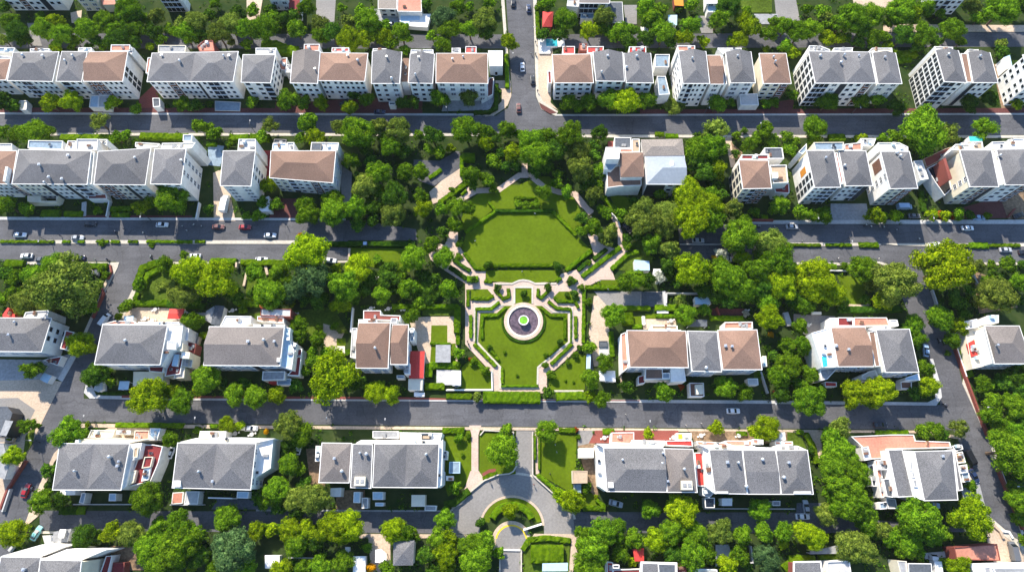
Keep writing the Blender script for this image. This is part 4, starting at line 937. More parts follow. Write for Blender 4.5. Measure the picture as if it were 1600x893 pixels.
hs(r, 'brown-roofed block with tall bare white gable', 'b4', [(700, 408), (1000, 405), (960, 638), (655, 638)], 11.2, 'brown', 'EWw', 'b3 x.2 w4', E='x1 g2 x2')
B('b4', 'rear_terrace', [(872, 355), (1020, 355), (1018, 402), (868, 402)], 11, 'salmon'); B('b4', 'porch', [(780, 745), (862, 745), (850, 840), (770, 840)], 3, 'ltgrey'); B('b4', 'porch', [(712, 750), (778, 748), (768, 842), (700, 840)], 2.7, 'paleblue')
B('b4', 'side_terrace', [(1022, 372), (1055, 385), (1030, 430), (1002, 400)], 10.6, 'brick')
hs(r, 'long grey double-hipped block with brown bay', 'b5', [(1190, 418), (1862, 405), (1822, 640), (1150, 640)], 10.6, 'grey', 'dbl', 'w3 b1.4 w3.5 r.5 x.3 w1 d2 w2 x.4', ch=[(1262, 430), (1400, 470), (1745, 432), (1785, 430)])
B('b5', 'rear_terrace', [(1240, 358), (1455, 360), (1450, 412), (1238, 412)], 10, 'grey', 'cream'); B('b5', 'side_stair', [(1158, 455), (1182, 455), (1165, 575), (1142, 575)], 8.5, 'salmon')
B('b5', 'porch', [(1680, 790), (1880, 800), (1875, 868), (1680, 865)], .5, 'bluegrey', 'ltgrey', .2); B('b5', 'porch', [(1195, 770), (1250, 770), (1255, 835), (1200, 840)], 3, 'slate'); B('b5', 'rear_terrace', [(1545, 365), (1600, 320), (1665, 320), (1680, 405), (1560, 405)], 8, 'salmon', 'brick')
O(320, 0)
hs(r, 'grey pyramid-roofed block with windowed side wall', 'b6', [(300, 430), (552, 430), (515, 650), (285, 645)], 10.8, 'grey', 'NS', 'w1 x.2 w1 d1', E='w4')
B('b6', 'rear_terrace', [(400, 380), (562, 380), (555, 425), (400, 425)], 9, 'ltgrey'); B('b6', 'side_annex', [(640, 510), (690, 510), (680, 570), (630, 570)], 4, 'white'); B('b6', 'side_terrace', [(580, 460), (645, 455), (635, 555), (585, 550)], 3.6, 'salmon')
hs(r, 'taupe half-hipped white block with small windows', 'b7', [(690, 405), (902, 405), (882, 655), (668, 650)], 11.4, 'taupe', 'NSn', 'w4', ch=[(860, 535)])
B('b7', 'rear_terrace', [(778, 350), (898, 350), (895, 402), (775, 402)], 11, 'salmon')
hs(r, 'wide brown-hipped block with many small windows', 'b8', [(905, 415), (1275, 420), (1250, 638), (887, 632)], 11.2, 'brown', 'EW', 'w2 x.4 w6', ch=[(1115, 428), (1192, 465)])
B('b8', 'rear_terrace', [(995, 378), (1128, 378), (1126, 408), (992, 408)], 10.4, 'red')
hs(r, 'slim grey-hipped block with two roof vents', 'b9', [(1310, 405), (1540, 410), (1522, 655), (1302, 655)], 11.4, 'grey', 'NSn', 'w1 x.2 w1 x.3 w1.4', ch=[(1420, 440), (1460, 615)])
B('b9', 'rear_terrace', [(1315, 385), (1420, 385), (1418, 403), (1313, 403)], 11, 'ltgrey'); B('b9', 'link_wing', [(1548, 455), (1594, 455), (1588, 640), (1535, 640)], 8, 'rbrown', 'white', 0); B('b9', 'porch', [(1440, 800), (1490, 800), (1488, 825), (1440, 825)], 2.6, 'slate')
O(640, 0)
hs(r, 'slim grey-hipped block touching brown neighbour', 'b11', [(5, 425), (194, 425), (180, 655), (-10, 650)], 11.3, 'grey', 'NSn', 'w1 w1.6', ch=[(70, 445), (45, 580)])
B('b11', 'rear_terrace', [(12, 393), (185, 393), (186, 422), (8, 422)], 10.8, 'white')
hs(r, 'wide brown-hipped corner block', 'b12', [(208, 420), (610, 420), (612, 655), (206, 650)], 11, 'brown', 'EW', 'w5', E='w3', ch=[(418, 440), (335, 460)])
B('b12', 'rear_terrace', [(330, 380), (398, 380), (398, 416), (330, 416)], 9.5, 'white'); B('b12', 'rear_terrace', [(438, 368), (522, 368), (520, 418), (436, 418)], 9.8, 'red'); B('b12', 'side_terrace', [(622, 610), (658, 610), (650, 740), (560, 790), (585, 740)], 2.0, 'dkbrick', 'white', .3)
shed('garage', 'flat white-roofed garage at the top crossroads corner', 'garage', [(614, 400), (728, 400), (726, 520), (624, 520)], 5.2, 'white', 'white', .3)
r = 'top-right row'
hs(r, 'brown pyramid-roofed corner block with red rear decks', 'b13', [(1115, 430), (1415, 425), (1437, 650), (1130, 650)], 10.6, 'brown', 'EW', 'w5', Wf='w3')
B('b13', 'rear_terrace', [(1195, 367), (1290, 367), (1290, 425), (1197, 425)], 8.5, 'red'); B('b13', 'rear_terrace', [(1388, 368), (1515, 368), (1510, 420), (1390, 420)], 8.8, 'red'); B('b13', 'rear_terrace', [(1326, 345), (1385, 345), (1385, 400), (1326, 400)], 7.5, 'salmon', 'brick'); B('b13', 'side_deck', [(1078, 560), (1105, 560), (1108, 655), (1085, 655)], 5.5, 'dkred')
hs(r, 'slim grey-hipped block next to the brown corner', 'b14', [(1432, 408), (1664, 412), (1678, 638), (1455, 635)], 11, 'grey', 'NSn', 'w3', ch=[(1548, 430), (1500, 560)])
O(960, 0)
hs(r, 'slim grey-hipped block behind big round tree', 'b15', [(72, 420), (283, 420), (305, 650), (92, 648)], 11, 'grey', 'NSn', 'w3', ch=[(175, 435), (95, 520)])
B('b15', 'rear_terrace', [(115, 370), (246, 370), (246, 418), (112, 418)], 9.8, 'red'); B('b15', 'side_annex', [(332, 600), (398, 600), (432, 740), (346, 745)], 5.5, 'bluegrey'); B('b15', 'side_annex', [(318, 430), (430, 430), (425, 528), (318, 528)], 5, 'bluegrey')
hs(r, 'tall grey-hipped block with white windowed flank', 'b16', [(500, 405), (714, 405), (744, 655), (535, 655)], 14, 'grey', 'NSn', 'w1 d1 w1.6 x.2 w1', Wf='w2 x1 w2', ch=[(610, 450)])
B('b16', 'rear_terrace', [(490, 362), (628, 362), (628, 402), (496, 402)], 13.6, 'salmon')
hs(r, 'narrow low brown-roofed infill', 'b17', [(720, 435), (828, 435), (852, 660), (748, 660)], 13, 'brown', 'EWg', 'w1.4')
B('b17', 'party_wall', [(832, 440), (848, 440), (878, 660), (858, 660)], 12, 'rbrown', 'white', .2)
hs(r, 'grey-hipped block with white flank and wide windows', 'b18', [(866, 405), (1066, 408), (1100, 650), (906, 650)], 10.4, 'grey', 'NSn', 'w1 w1', ch=[(965, 430)])
B('b18', 'rear_terrace', [(805, 380), (990, 380), (990, 405), (862, 405), (850, 430)], 9.8, 'white'); B('b18', 'carport', [(975, 740), (1115, 735), (1125, 825), (985, 825)], 3, 'ltgrey')
hs(r, 'brown pyramid-roofed cream block', 'b19', [(1130, 420), (1340, 420), (1380, 655), (1162, 655)], 10, 'brown', 'NS', 'c2 b1', ch=[(1245, 440), (1258, 478)], wall='cream')
O(1280, 0)
hs(r, 'large grey double-hipped block with gridded flank', 'b20', [(-85, 402), (392, 410), (442, 652), (-32, 652)], 14, 'grey', 'dbl', 'd2 w1.4 r1 w2 x.2 b1 x.2', Wf='g4', floors=5, ch=[(12, 430), (195, 430), (312, 430), (175, 480)])
B('b20', 'rear_terrace', [(112, 380), (260, 378), (255, 410), (105, 410)], 13.5, 'ltgrey'); B('b20', 'rear_terrace', [(-80, 362), (0, 362), (80, 392), (80, 410), (-80, 402)], 13.6, 'grey')
hs(r, 'grey-hipped block beside gridded neighbour', 'b21', [(414, 416), (595, 418), (645, 656), (458, 656)], 12.4, 'grey', 'NSn', 'w2', ch=[(518, 440)])
B('b21', 'rear_terrace', [(410, 380), (565, 380), (568, 415), (402, 412), (380, 410)], 12, 'cream')
hs(r, 'tallest grey-hipped block with white flank of square windows', 'b22', [(905, 392), (1086, 400), (1150, 648), (975, 640)], 16.6, 'grey', 'NSn', 'd2 w1.2', Wf='g7', floors=6, ch=[(1015, 420)])
B('b22', 'rear_terrace', [(895, 368), (1040, 374), (1040, 396), (905, 390)], 15.5, 'ltgrey')
hs(r, 'grey-hipped block with narrow brown roof strip', 'b23', [(1158, 410), (1332, 415), (1395, 648), (1200, 648)], 14.2, 'grey', 'NSn', 'r.8 w1 w1 w1', ch=[(1262, 432)])
B('b23', 'roof_strip', [(1105, 420), (1155, 420), (1195, 645), (1152, 645)], 13.8, 'rbrown', 'white', .15); B('b23', 'rear_terrace', [(1155, 392), (1240, 392), (1240, 408), (1155, 408)], 13.2, 'white')
hs(r, 'white block clipped by right photo edge', 'b24', [(1590, 430), (1790, 430), (1850, 650), (1660, 650)], 14, 'grey', 'NSn', 'w3', Wf='w2 x.5 w2', )
B('b24', 'side_annex', [(1480, 540), (1525, 510), (1545, 590), (1490, 620)], 5, 'bluegrey'); B('b24', 'awning', [(1440, 450), (1490, 430), (1510, 520), (1465, 540)], 4.5, 'paleblue', 'white', 0)
# ---- second row
O(0, 178); r = 'second-left row'
hs(r, 'brown-roofed block cut by left edge', 'c1', [(-130, 285), (135, 290), (92, 550), (-170, 545)], 10.5, 'brown', 'EW', 'w5 b1')
B('c1', 'rear_terrace', [(-60, 235), (98, 235), (98, 282), (-60, 282)], 9.5, 'ltgrey'); B('c1', 'ridge_vent', [(42, 412), (62, 412), (40, 525), (22, 525)], 12.6, 'white', 'white', 0, 10)
hs(r, 'long grey-hipped block with cream window bay', 'c2', [(150, 280), (715, 292), (682, 552), (96, 548)], 11.5, 'grey', 'EW', 'x.4 c4 r1 w3 r.8 w1 d1.6 w1', ch=[(300, 390), (530, 320), (380, 490), (482, 505), (348, 535)])
B('c2', 'rear_terrace', [(228, 210), (495, 214), (490, 282), (222, 268)], 10, 'bluegrey'); B('c2', 'rear_terrace', [(605, 200), (770, 200), (762, 285), (598, 285)], 10.5, 'ltgrey'); B('c2', 'rear_terrace', [(535, 213), (598, 213), (590, 285), (515, 285)], 9.5, 'white'); B('c2', 'rear_terrace', [(775, 202), (842, 202), (838, 250), (775, 215)], 9, 'cream')
B('c2', 'porch', [(215, 640), (320, 640), (320, 680), (440, 680), (440, 645), (460, 640), (440, 690), (215, 690)], 3, 'cream', 'cream', .1); B('c2', 'party_wall', [(722, 300), (742, 300), (718, 550), (692, 550)], 10.6, 'cream', 'white', .4)
hs(r, 'grey-hipped block with brown window bay', 'c3', [(768, 295), (1180, 268), (1136, 556), (736, 552)], 11.5, 'grey', 'EW', 'b2 c1.6 r.6 w2 x.5', ch=[(1048, 335)])
B('c3', 'rear_terrace', [(1062, 225), (1250, 235), (1230, 262), (1060, 258)], 10.4, 'cream'); B('c3', 'porch', [(690, 625), (830, 625), (840, 665), (690, 665)], 3, 'brick')
hs(r, 'grey pyramid-roofed block with bare white flank', 'c4', [(1210, 275), (1455, 275), (1416, 552), (1178, 548)], 13, 'grey', 'NS', 'r1 w2', E='x1 w1 x.4 w1 x.5', ch=[(1415, 358)])
B('c4', 'rear_terrace', [(1270, 232), (1530, 228), (1500, 270), (1265, 270)], 12, 'cream'); B('c4', 'rear_tower', [(1435, 165), (1505, 165), (1500, 215), (1432, 215)], 11, 'bluegrey')
O(320, 178)
hs(r, 'slate-grey pyramid-roofed block standing alone', 'c5', [(145, 290), (396, 290), (362, 566), (122, 562)], 12, 'grey', 'NS', 'w1.2 x.4 w1.2', E='x1 w2 x1', floors=5)
B('c5', 'rear_terrace', [(268, 200), (400, 200), (400, 285), (260, 285)], 11, 'ltgrey'); B('c5', 'side_canopy', [(430, 670), (500, 640), (520, 760), (420, 765)], 2.6, 'white', 'white', 0)
hs(r, 'wide brown-hipped block with tan bays', 'c6', [(518, 290), (1025, 290), (1002, 540), (507, 500)], 10, 'brown', 'EW', 'c2 x.2 d1 w2 x.2 b1.2 w2', E='w2')
B('c6', 'rear_terrace', [(535, 232), (640, 232), (636, 285), (528, 285)], 8.5, 'paleblue'); B('c6', 'rear_terrace', [(645, 226), (700, 226), (698, 284), (645, 284)], 9, 'ltgrey'); B('c6', 'rear_terrace', [(835, 225), (1048, 228), (1040, 286), (828, 284)], 9, 'white')
B('c6', 'skylight', [(836, 230), (912, 230), (908, 282), (832, 282)], 9.9, 'slate', 'dark', .1, 8.9)
B('c6', 'rear_terrace', [(545, 200), (640, 203), (638, 230), (540, 230)], 6, 'slate', 'dark')
O(900, 178); r = 'second-right row'
e = hs(r, 'villa with pale blue hip roof and brown wings', 'c7', [(538, 335), (845, 330), (866, 552), (550, 550)], 9, 'blue', 'EWe', 'r2 w1 d1', E='w3', box=[[(735, 372), (760, 372), (762, 412), (737, 412)]])
mb = MB(); q = [tuple(PW(x, y, 9.3)[:2]) for x, y in [(505, 200), (832, 195), (846, 326), (525, 330)]]; mb.prism(inset(ccw(q), .3), -.02, 9.25); mb.build('rear_wing_wall', M['white'], e)
mb = MB(); hip(mb, q, 9.35, .22, 'EW'); mb.build('rear_wing_roof', M['rtan'], e)
mb = MB(); q = [tuple(PW(x, y, 10.2)[:2]) for x, y in [(342, 305), (522, 305), (530, 488), (350, 490)]]; mb.prism(inset(ccw(q), .3), -.02, 10.15); mb.build('middle_wing_wall', M['white'], e)
mb = MB(); hip(mb, q, 10.25, .32, 'EW'); mb.ring(inset(ccw(q), -.12), inset(ccw(q), .12), 10.0, 10.27); mb.build('middle_wing_roof', M['rbrown'], e)
B('c7', 'low_wing', [(240, 440), (345, 400), (350, 494), (510, 494), (510, 560), (345, 565), (245, 578)], 7, 'rbrown', 'white', .25); B('c7', 'tower', [(232, 262), (340, 262), (338, 352), (238, 352)], 12, 'white', 'white', .25); B('c7', 'rear_terrace', [(300, 187), (430, 187), (428, 268), (300, 268)], 6, 'slate', 'white', .3); B('c7', 'rear_terrace', [(438, 198), (495, 198), (498, 298), (440, 298)], 8, 'tan', 'white', .3); B('c7', 'metal_lean_to', [(232, 380), (335, 380), (275, 440), (220, 430)], 8.5, 'bluegrey', 'white', 0); B('c7', 'rear_deck', [(342, 275), (435, 275), (520, 300), (342, 302)], 7, 'salmon', 'white', .2); B('c7', 'brick_porch', [(250, 212), (292, 212), (290, 255), (250, 255)], 3, 'brick', 'brick', 0)
hs(r, 'brown pyramid-roofed block with cream gridded flank', 'c8', [(1270, 362), (1500, 365), (1527, 582), (1302, 586)], 12, 'brown', 'EW', 'w1.2 d1 b1 b1', Wf='g3', wall='cream', floors=4)
B('c8', 'rear_terrace', [(1292, 322), (1500, 322), (1502, 356), (1290, 356)], 10, 'dkred'); B('c8', 'rear_terrace', [(1470, 268), (1608, 268), (1622, 352), (1505, 352), (1500, 320), (1472, 320)], 8, 'slate'); B('c8', 'side_terrace', [(1512, 405), (1640, 402), (1655, 540), (1540, 545)], 9, 'tan', 'white', .6); B('c8', 'side_terrace', [(1535, 548), (1662, 546), (1665, 620), (1560, 615)], 5, 'dkred', 'white', .3); B('c8', 'roof_hatch', [(1535, 455), (1578, 455), (1580, 500), (1537, 500)], 10.4, 'white', 'white', 0, 8.8)
O(1100, 178)
hs(r, 'grey-hipped block with orange panel on white flank', 'c9', [(800, 288), (1012, 288), (1066, 574), (862, 576)], 13, 'grey', 'NS', 'w1.5 d1 d1', Wf='x1 o1.4 g2 x.3', ch=[(952, 338)])
B('c9', 'rear_terrace', [(855, 226), (1088, 224), (1088, 285), (868, 285)], 12, 'bluegrey', 'cream'); B('c9', 'roof_strip', [(1022, 305), (1040, 305), (1088, 545), (1070, 550)], 12, 'brick', 'white', .3); B('c9', 'rear_lean_to', [(735, 300), (798, 235), (800, 285), (765, 318)], 10, 'bluegrey')
hs(r, 'grey-hipped block with brick rear box', 'c10', [(1052, 290), (1262, 290), (1316, 562), (1106, 564)], 11.6, 'grey', 'NS', 'w1 w1 d1 r1', ch=[(1100, 400)])
B('c10', 'rear_terrace', [(1095, 240), (1228, 226), (1232, 284), (1095, 286)], 10.5, 'salmon')
O(1280, 178)
hs(r, 'grey-hipped block with brown panel on white flank', 'c11', [(478, 295), (702, 295), (768, 582), (552, 586)], 13, 'grey', 'NS', 'c2 b1.4', Wf='t1.4 w1 x.6', ch=[(635, 325), (610, 300)])
B('c11', 'rear_terrace', [(455, 228), (622, 228), (690, 262), (690, 292), (470, 292)], 12.2, 'cream'); B('c11', 'rear_terrace', [(320, 195), (440, 195), (420, 250), (345, 255)], 7, 'white'); B('c11', 'side_annex', [(735, 370), (800, 365), (850, 510), (790, 520)], 6, 'ltgrey')
hs(r, 'grey-hipped cream block with brick and glass side wing', 'c12', [(1096, 285), (1342, 285), (1400, 570), (1176, 570)], 13.5, 'grey', 'NS', 'w2 b1 r.6', Wf='x2 w1 x.3', wall='cream')
B('c12', 'west_wing', [(838, 430), (955, 370), (1005, 480), (1030, 590), (975, 640), (905, 540)], 5, 'glass', 'white', .5); B('c12', 'west_wing', [(815, 352), (985, 272), (1030, 262), (1000, 330), (955, 360), (835, 420)], 5.2, 'brick', 'tan', .3); B('c12', 'side_panel', [(968, 350), (988, 342), (1040, 505), (1015, 515)], 10.5, 'brick', 'brick', 0); B('c12', 'rear_terrace', [(1060, 240), (1170, 240), (1180, 280), (1030, 285)], 12, 'cream'); B('c12', 'rear_terrace', [(1195, 222), (1270, 222), (1278, 278), (1200, 278)], 11, 'tan')
B('c12', 'rear_awning', [(1170, 176), (1275, 176), (1275, 212), (1175, 212)], 6, 'teal', 'white', 0)
hs(r, 'grey-hipped block clipped by the right side', 'c13', [(1382, 280), (1612, 276), (1690, 556), (1452, 556)], 13, 'grey', 'NS', 'w2 b1', ch=[(1415, 320)])
B('c13', 'rear_terrace', [(1345, 222), (1450, 218), (1455, 275), (1345, 275)], 11.5, 'ltgrey'); B('c13', 'party_wall', [(1350, 290), (1372, 290), (1445, 552), (1412, 556)], 12, 'cream', 'white', .4); B('c13', 'rear_terrace', [(1470, 205), (1520, 195), (1600, 195), (1600, 270), (1500, 272)], 10, 'white')
# ---- third row
O(0, 460); r = 'third-left row'
hs(r, 'grey-hipped block clipped at left with white windowed flank', 'd1', [(-200, 180), (405, 185), (326, 447), (-260, 442)], 9.2, 'grey', 'EW', 'w5', E='x1 w2 x.5', ch=[(62, 310), (112, 210)])
B('d1', 'rear_terrace', [(205, 140), (290, 130), (385, 125), (380, 178), (190, 178)], 8, 'ltgrey'); B('d1', 'side_terrace', [(515, 280), (582, 295), (520, 430), (475, 422)], 5, 'dkred', 'white', .4); B('d1', 'side_terrace', [(380, 500), (490, 480), (455, 555), (340, 515)], 2.5, 'dkred', 'white', .4); B('d1', 'rear_terrace', [(20, 155), (60, 100), (75, 108), (50, 150), (115, 150), (115, 175), (20, 175)], 5, 'red', 'red', 0)
hs(r, 'grey-hipped block with stepped white and red side terraces', 'd2', [(805, 235), (1310, 240), (1252, 548), (740, 546)], 10, 'grey', 'EW', 'x1 w1.4 x.2 w1.4 x.5 b1', ch=[(975, 355)])
B('d2', 'side_wing', [(1316, 242), (1432, 242), (1410, 400), (1330, 440), (1262, 560)], 8.6, 'white', 'white', .25); B('d2', 'side_terrace', [(1335, 445), (1440, 455), (1410, 620), (1290, 640)], 5, 'dkred', 'white', .4); B('d2', 'side_terrace', [(1435, 262), (1480, 265), (1470, 360), (1425, 355)], 6, 'white'); B('d2', 'side_terrace', [(1455, 375), (1535, 385), (1520, 460), (1450, 440)], 4, 'dkred', 'brick', .3)
B('d2', 'skylight', [(1360, 465), (1402, 465), (1385, 560), (1340, 555)], 6, 'paleblue', 'white', 0, 5); B('d2', 'roof_hut', [(1420, 445), (1485, 450), (1478, 500), (1412, 495)], 7, 'white', 'cream', .2); B('d2', 'side_terrace', [(1425, 500), (1515, 490), (1500, 570), (1420, 560)], 4.5, 'ltgrey', 'cream'); B('d2', 'side_terrace', [(1375, 570), (1448, 570), (1440, 650), (1360, 655)], 4.5, 'ltgrey', 'cream'); B('d2', 'skylight', [(1308, 365), (1380, 365), (1372, 430), (1305, 425)], 9.5, 'ltgrey', 'white', .2, 8.5); B('d2', 'roof_hut', [(1385, 380), (1432, 380), (1425, 440), (1375, 435)], 8, 'cream', 'cream', .2)
B('d2', 'porch', [(1045, 602), (1180, 602), (1275, 615), (1275, 680), (1230, 685), (1040, 712)], 4, 'cream', 'cream', .15); B('d2', 'balcony', [(1165, 560), (1285, 562), (1275, 610), (1170, 600)], 6, 'dkred', 'white', .5); B('d2', 'rear_terrace', [(905, 205), (1050, 210), (1075, 232), (800, 232)], 8, 'salmon', 'white', .4); B('d2', 'rear_terrace', [(1085, 215), (1400, 215), (1405, 235), (1080, 235)], 8.2, 'white', 'white', .3)
O(300, 460)
hs(r, 'taupe-hipped block with red-decked white side wing', 'd3', [(137, 250), (722, 256), (687, 556), (92, 552)], 10, 'taupe', 'EWw', 'x.4 w2 x.3 w2 w1.4 r1 w2.4 w1', ch=[(435, 362), (560, 352), (640, 362)], box=[[(660, 490), (685, 490), (683, 522), (658, 522)]])
B('d3', 'side_wing', [(728, 255), (770, 262), (760, 350), (800, 440), (780, 585), (692, 560)], 8, 'paleblue', 'white', .3); B('d3', 'side_wing', [(768, 362), (822, 385), (808, 470), (770, 440)], 6.5, 'bluegrey', 'white', .3); B('d3', 'side_terrace', [(822, 425), (862, 425), (838, 635), (745, 630), (792, 580)], 4.5, 'dkred', 'white', .3); B('d3', 'porch', [(555, 600), (728, 600), (722, 665), (550, 668)], 5, 'grey', 'white', .4); B('d3', 'porch', [(665, 660), (775, 655), (770, 705), (665, 705)], 3, 'bluegrey', 'white', .2); B('d3', 'porch', [(600, 672), (660, 672), (655, 692), (598, 692)], 3, 'red', 'red', 0)
B('d3', 'rear_terrace', [(262, 168), (465, 170), (460, 225), (415, 245), (225, 245)], 8, 'white', 'white', .4); B('d3', 'rear_terrace', [(512, 170), (715, 178), (718, 222), (512, 205)], 6.5, 'salmon', 'white', .3); B('d3', 'rear_terrace', [(538, 110), (775, 115), (772, 175), (535, 165)], 7, 'ltgrey', 'brick', .3); B('d3', 'awning', [(528, 78), (640, 80), (640, 98), (526, 96)], 3.5, 'red', 'red', 0); B('d3', 'rear_terrace', [(480, 232), (725, 236), (722, 250), (480, 250)], 9.4, 'white', 'white', .1)
O(500, 460)
hs(r, 'brown pyramid-roofed block with red rear deck', 'd4', [(302, 220), (550, 220), (532, 575), (282, 573)], 10, 'brown', 'EWw', 'w1 x.2 d.8 w1', ch=[(430, 415)])
B('d4', 'rear_terrace', [(340, 125), (475, 125), (475, 160), (628, 165), (625, 205), (340, 195)], 8, 'brick', 'white', .3); B('d4', 'side_annex', [(252, 262), (292, 262), (280, 500), (238, 490)], 6, 'ltgrey', 'white', .4); B('d4', 'rear_terrace', [(302, 195), (445, 195), (445, 218), (302, 218)], 9, 'white', 'white', .3); B('d4', 'rear_hut', [(555, 185), (605, 185), (600, 225), (552, 225)], 9.5, 'grey', 'white', .3)
hs(r, 'slim brown-roofed wing of the red-deck block', 'd4b', [(566, 235), (692, 235), (682, 546), (552, 545)], 9.7, 'brown', 'EWw', 'x.3 w1 x.3', E='w3')
B('d4b', 'side_annex', [(700, 262), (738, 262), (735, 360), (705, 365)], 6, 'bluegrey', 'white', .2); B('d4b', 'porch', [(600, 630), (660, 630), (658, 655), (600, 655)], 3, 'bluegrey', 'white', .2); B('d4b', 'side_annex', [(665, 560), (702, 535), (700, 620), (660, 620)], 6, 'paleblue', 'white', .1)
O(920, 460); r = 'third-right row'
hs(r, 'wide brown-hipped block with terracotta side annex', 'd5', [(297, 280), (757, 285), (777, 570), (320, 566)], 10, 'brown', 'EW', 'w2 d1 x3', Wf='x1')
B('d5', 'side_annex', [(250, 310), (288, 295), (308, 570), (258, 610)], 6, 'salmon', 'white', .4); B('d5', 'porch', [(442, 580), (575, 580), (575, 612), (632, 612), (632, 660), (440, 660)], 6, 'rbrown', 'white', .4); B('d5', 'porch', [(638, 580), (745, 580), (758, 675), (640, 680)], 6.4, 'white', 'white', .3); B('d5', 'porch', [(575, 612), (632, 612), (632, 656), (575, 656)], 6.2, 'bluegrey', 'white', .2); B('d5', 'porch', [(385, 640), (440, 625), (438, 690), (385, 700)], 3.5, 'dkred', 'white', .3)
B('d5', 'rear_terrace', [(490, 240), (690, 245), (690, 278), (490, 274)], 5, 'tan', 'white', .5); B('d5', 'rear_terrace', [(560, 272), (720, 276), (718, 284), (560, 282)], 9.2, 'white', 'white', .1)
hs(r, 'slim grey-hipped block between two brown roofs', 'd6', [(772, 285), (1000, 290), (1036, 602), (806, 597)], 10, 'grey', 'NS', 'x.2 d1 w1.2', ch=[(918, 570)])
B('d6', 'gate_pavilion', [(785, 690), (895, 690), (900, 795), (790, 795)], 3.2, 'brown', 'white', .5); B('d6', 'pavilion_skylight', [(830, 705), (890, 700), (893, 775), (835, 780)], 3.9, 'cream', 'cream', .1, 3.1)
hs(r, 'brown pyramid-roofed block with two white cowls', 'd7', [(1006, 280), (1312, 275), (1352, 586), (1046, 586)], 10.1, 'brown', 'EW', 'x.3 w1.4 w1.4 w1', ch=[(1070, 398), (1120, 402)])
B('d7', 'rear_terrace', [(1058, 218), (1275, 215), (1278, 268), (1055, 270)], 5, 'salmon', 'white', .6); B('d7', 'side_porch', [(1240, 655), (1320, 655), (1325, 705), (1245, 705)], 3, 'ltgrey', 'white', .1); B('d7', 'side_bench_roof', [(1355, 480), (1385, 480), (1392, 560), (1362, 560)], 2.2, 'paleblue', 'white', .1)
O(1240, 460)
hs(r, 'brown-hipped block with turquoise pool on white terrace', 'd8', [(290, 258), (556, 255), (622, 562), (346, 563)], 10, 'brown', 'EWe', 'w1.6 d1 x.2 d1', ch=[(335, 398), (435, 425)])
B('d8', 'pool_terrace', [(138, 300), (286, 258), (342, 562), (300, 568), (225, 568)], 9, 'white', 'white', .3); B('d8', 'pool', [(218, 482), (256, 478), (266, 556), (230, 564)], 9.35, 'pool', 'white', 0, 8.9); B('d8', 'side_annex', [(205, 585), (300, 575), (340, 575), (262, 660), (215, 668)], 6, 'grey', 'white', .3)
B('d8', 'rear_terrace', [(345, 180), (460, 180), (465, 245), (345, 245)], 7, 'dkred', 'white', .3); B('d8', 'rear_terrace', [(470, 180), (725, 180), (748, 245), (470, 248)], 7, 'salmon', 'white', .3); B('d8', 'rear_hut', [(745, 198), (805, 198), (815, 245), (750, 248)], 7, 'white', 'white', .5); B('d8', 'rear_hut', [(280, 182), (335, 182), (338, 240), (285, 242)], 6.5, 'paleblue', 'white', .1); B('d8', 'front_deck', [(242, 680), (335, 685), (335, 718), (245, 718)], 2.6, 'red', 'white', .2); B('d8', 'roof_strip', [(585, 290), (632, 290), (675, 560), (636, 562)], 9.3, 'rbrown', 'white', .2)
hs(r, 'grey-hipped corner block by the junction road', 'd9', [(642, 275), (902, 270), (976, 606), (716, 607)], 10.4, 'grey', 'NS', 'd1 w1.4 d1', E='w3')
B('d9', 'rear_terrace', [(580, 268), (640, 252), (755, 252), (755, 272), (640, 275), (630, 290)], 9.6, 'white', 'white', .2); B('d9', 'porch', [(870, 650), (975, 615), (985, 668), (870, 670)], 5, 'paleblue', 'white', .3); B('d9', 'porch', [(835, 680), (920, 680), (920, 735), (840, 735)], 2.8, 'brown', 'white', .2); B('d9', 'porch_wall', [(530, 630), (590, 600), (640, 590), (655, 640), (620, 660), (540, 665)], 6, 'ltgrey', 'white', .4)
hs(r, 'taupe-hipped block with stepped red and cream terraces', 'd10', [(1490, 245), (1760, 245), (1860, 540), (1568, 540)], 10, 'taupe', 'EWw', 'w5', ch=[(1600, 390)])
B('d10', 'side_terrace', [(1335, 285), (1490, 250), (1540, 450), (1562, 540), (1395, 580), (1372, 480)], 4.5, 'cream', 'cream', .4); B('d10', 'side_terrace', [(1352, 385), (1412, 350), (1440, 470), (1380, 490)], 4.75, 'red', 'red', 0, 4.4); B('d10', 'side_terrace', [(1445, 390), (1490, 375), (1495, 430), (1455, 440)], 4.75, 'dkred', 'dkred', 0, 4.4); B('d10', 'rear_terrace', [(1330, 210), (1430, 190), (1440, 255), (1345, 270)], 6, 'white', 'white', .3); B('d10', 'rear_terrace', [(1510, 165), (1600, 160), (1600, 220), (1520, 222)], 7, 'paleblue', 'white', .2)
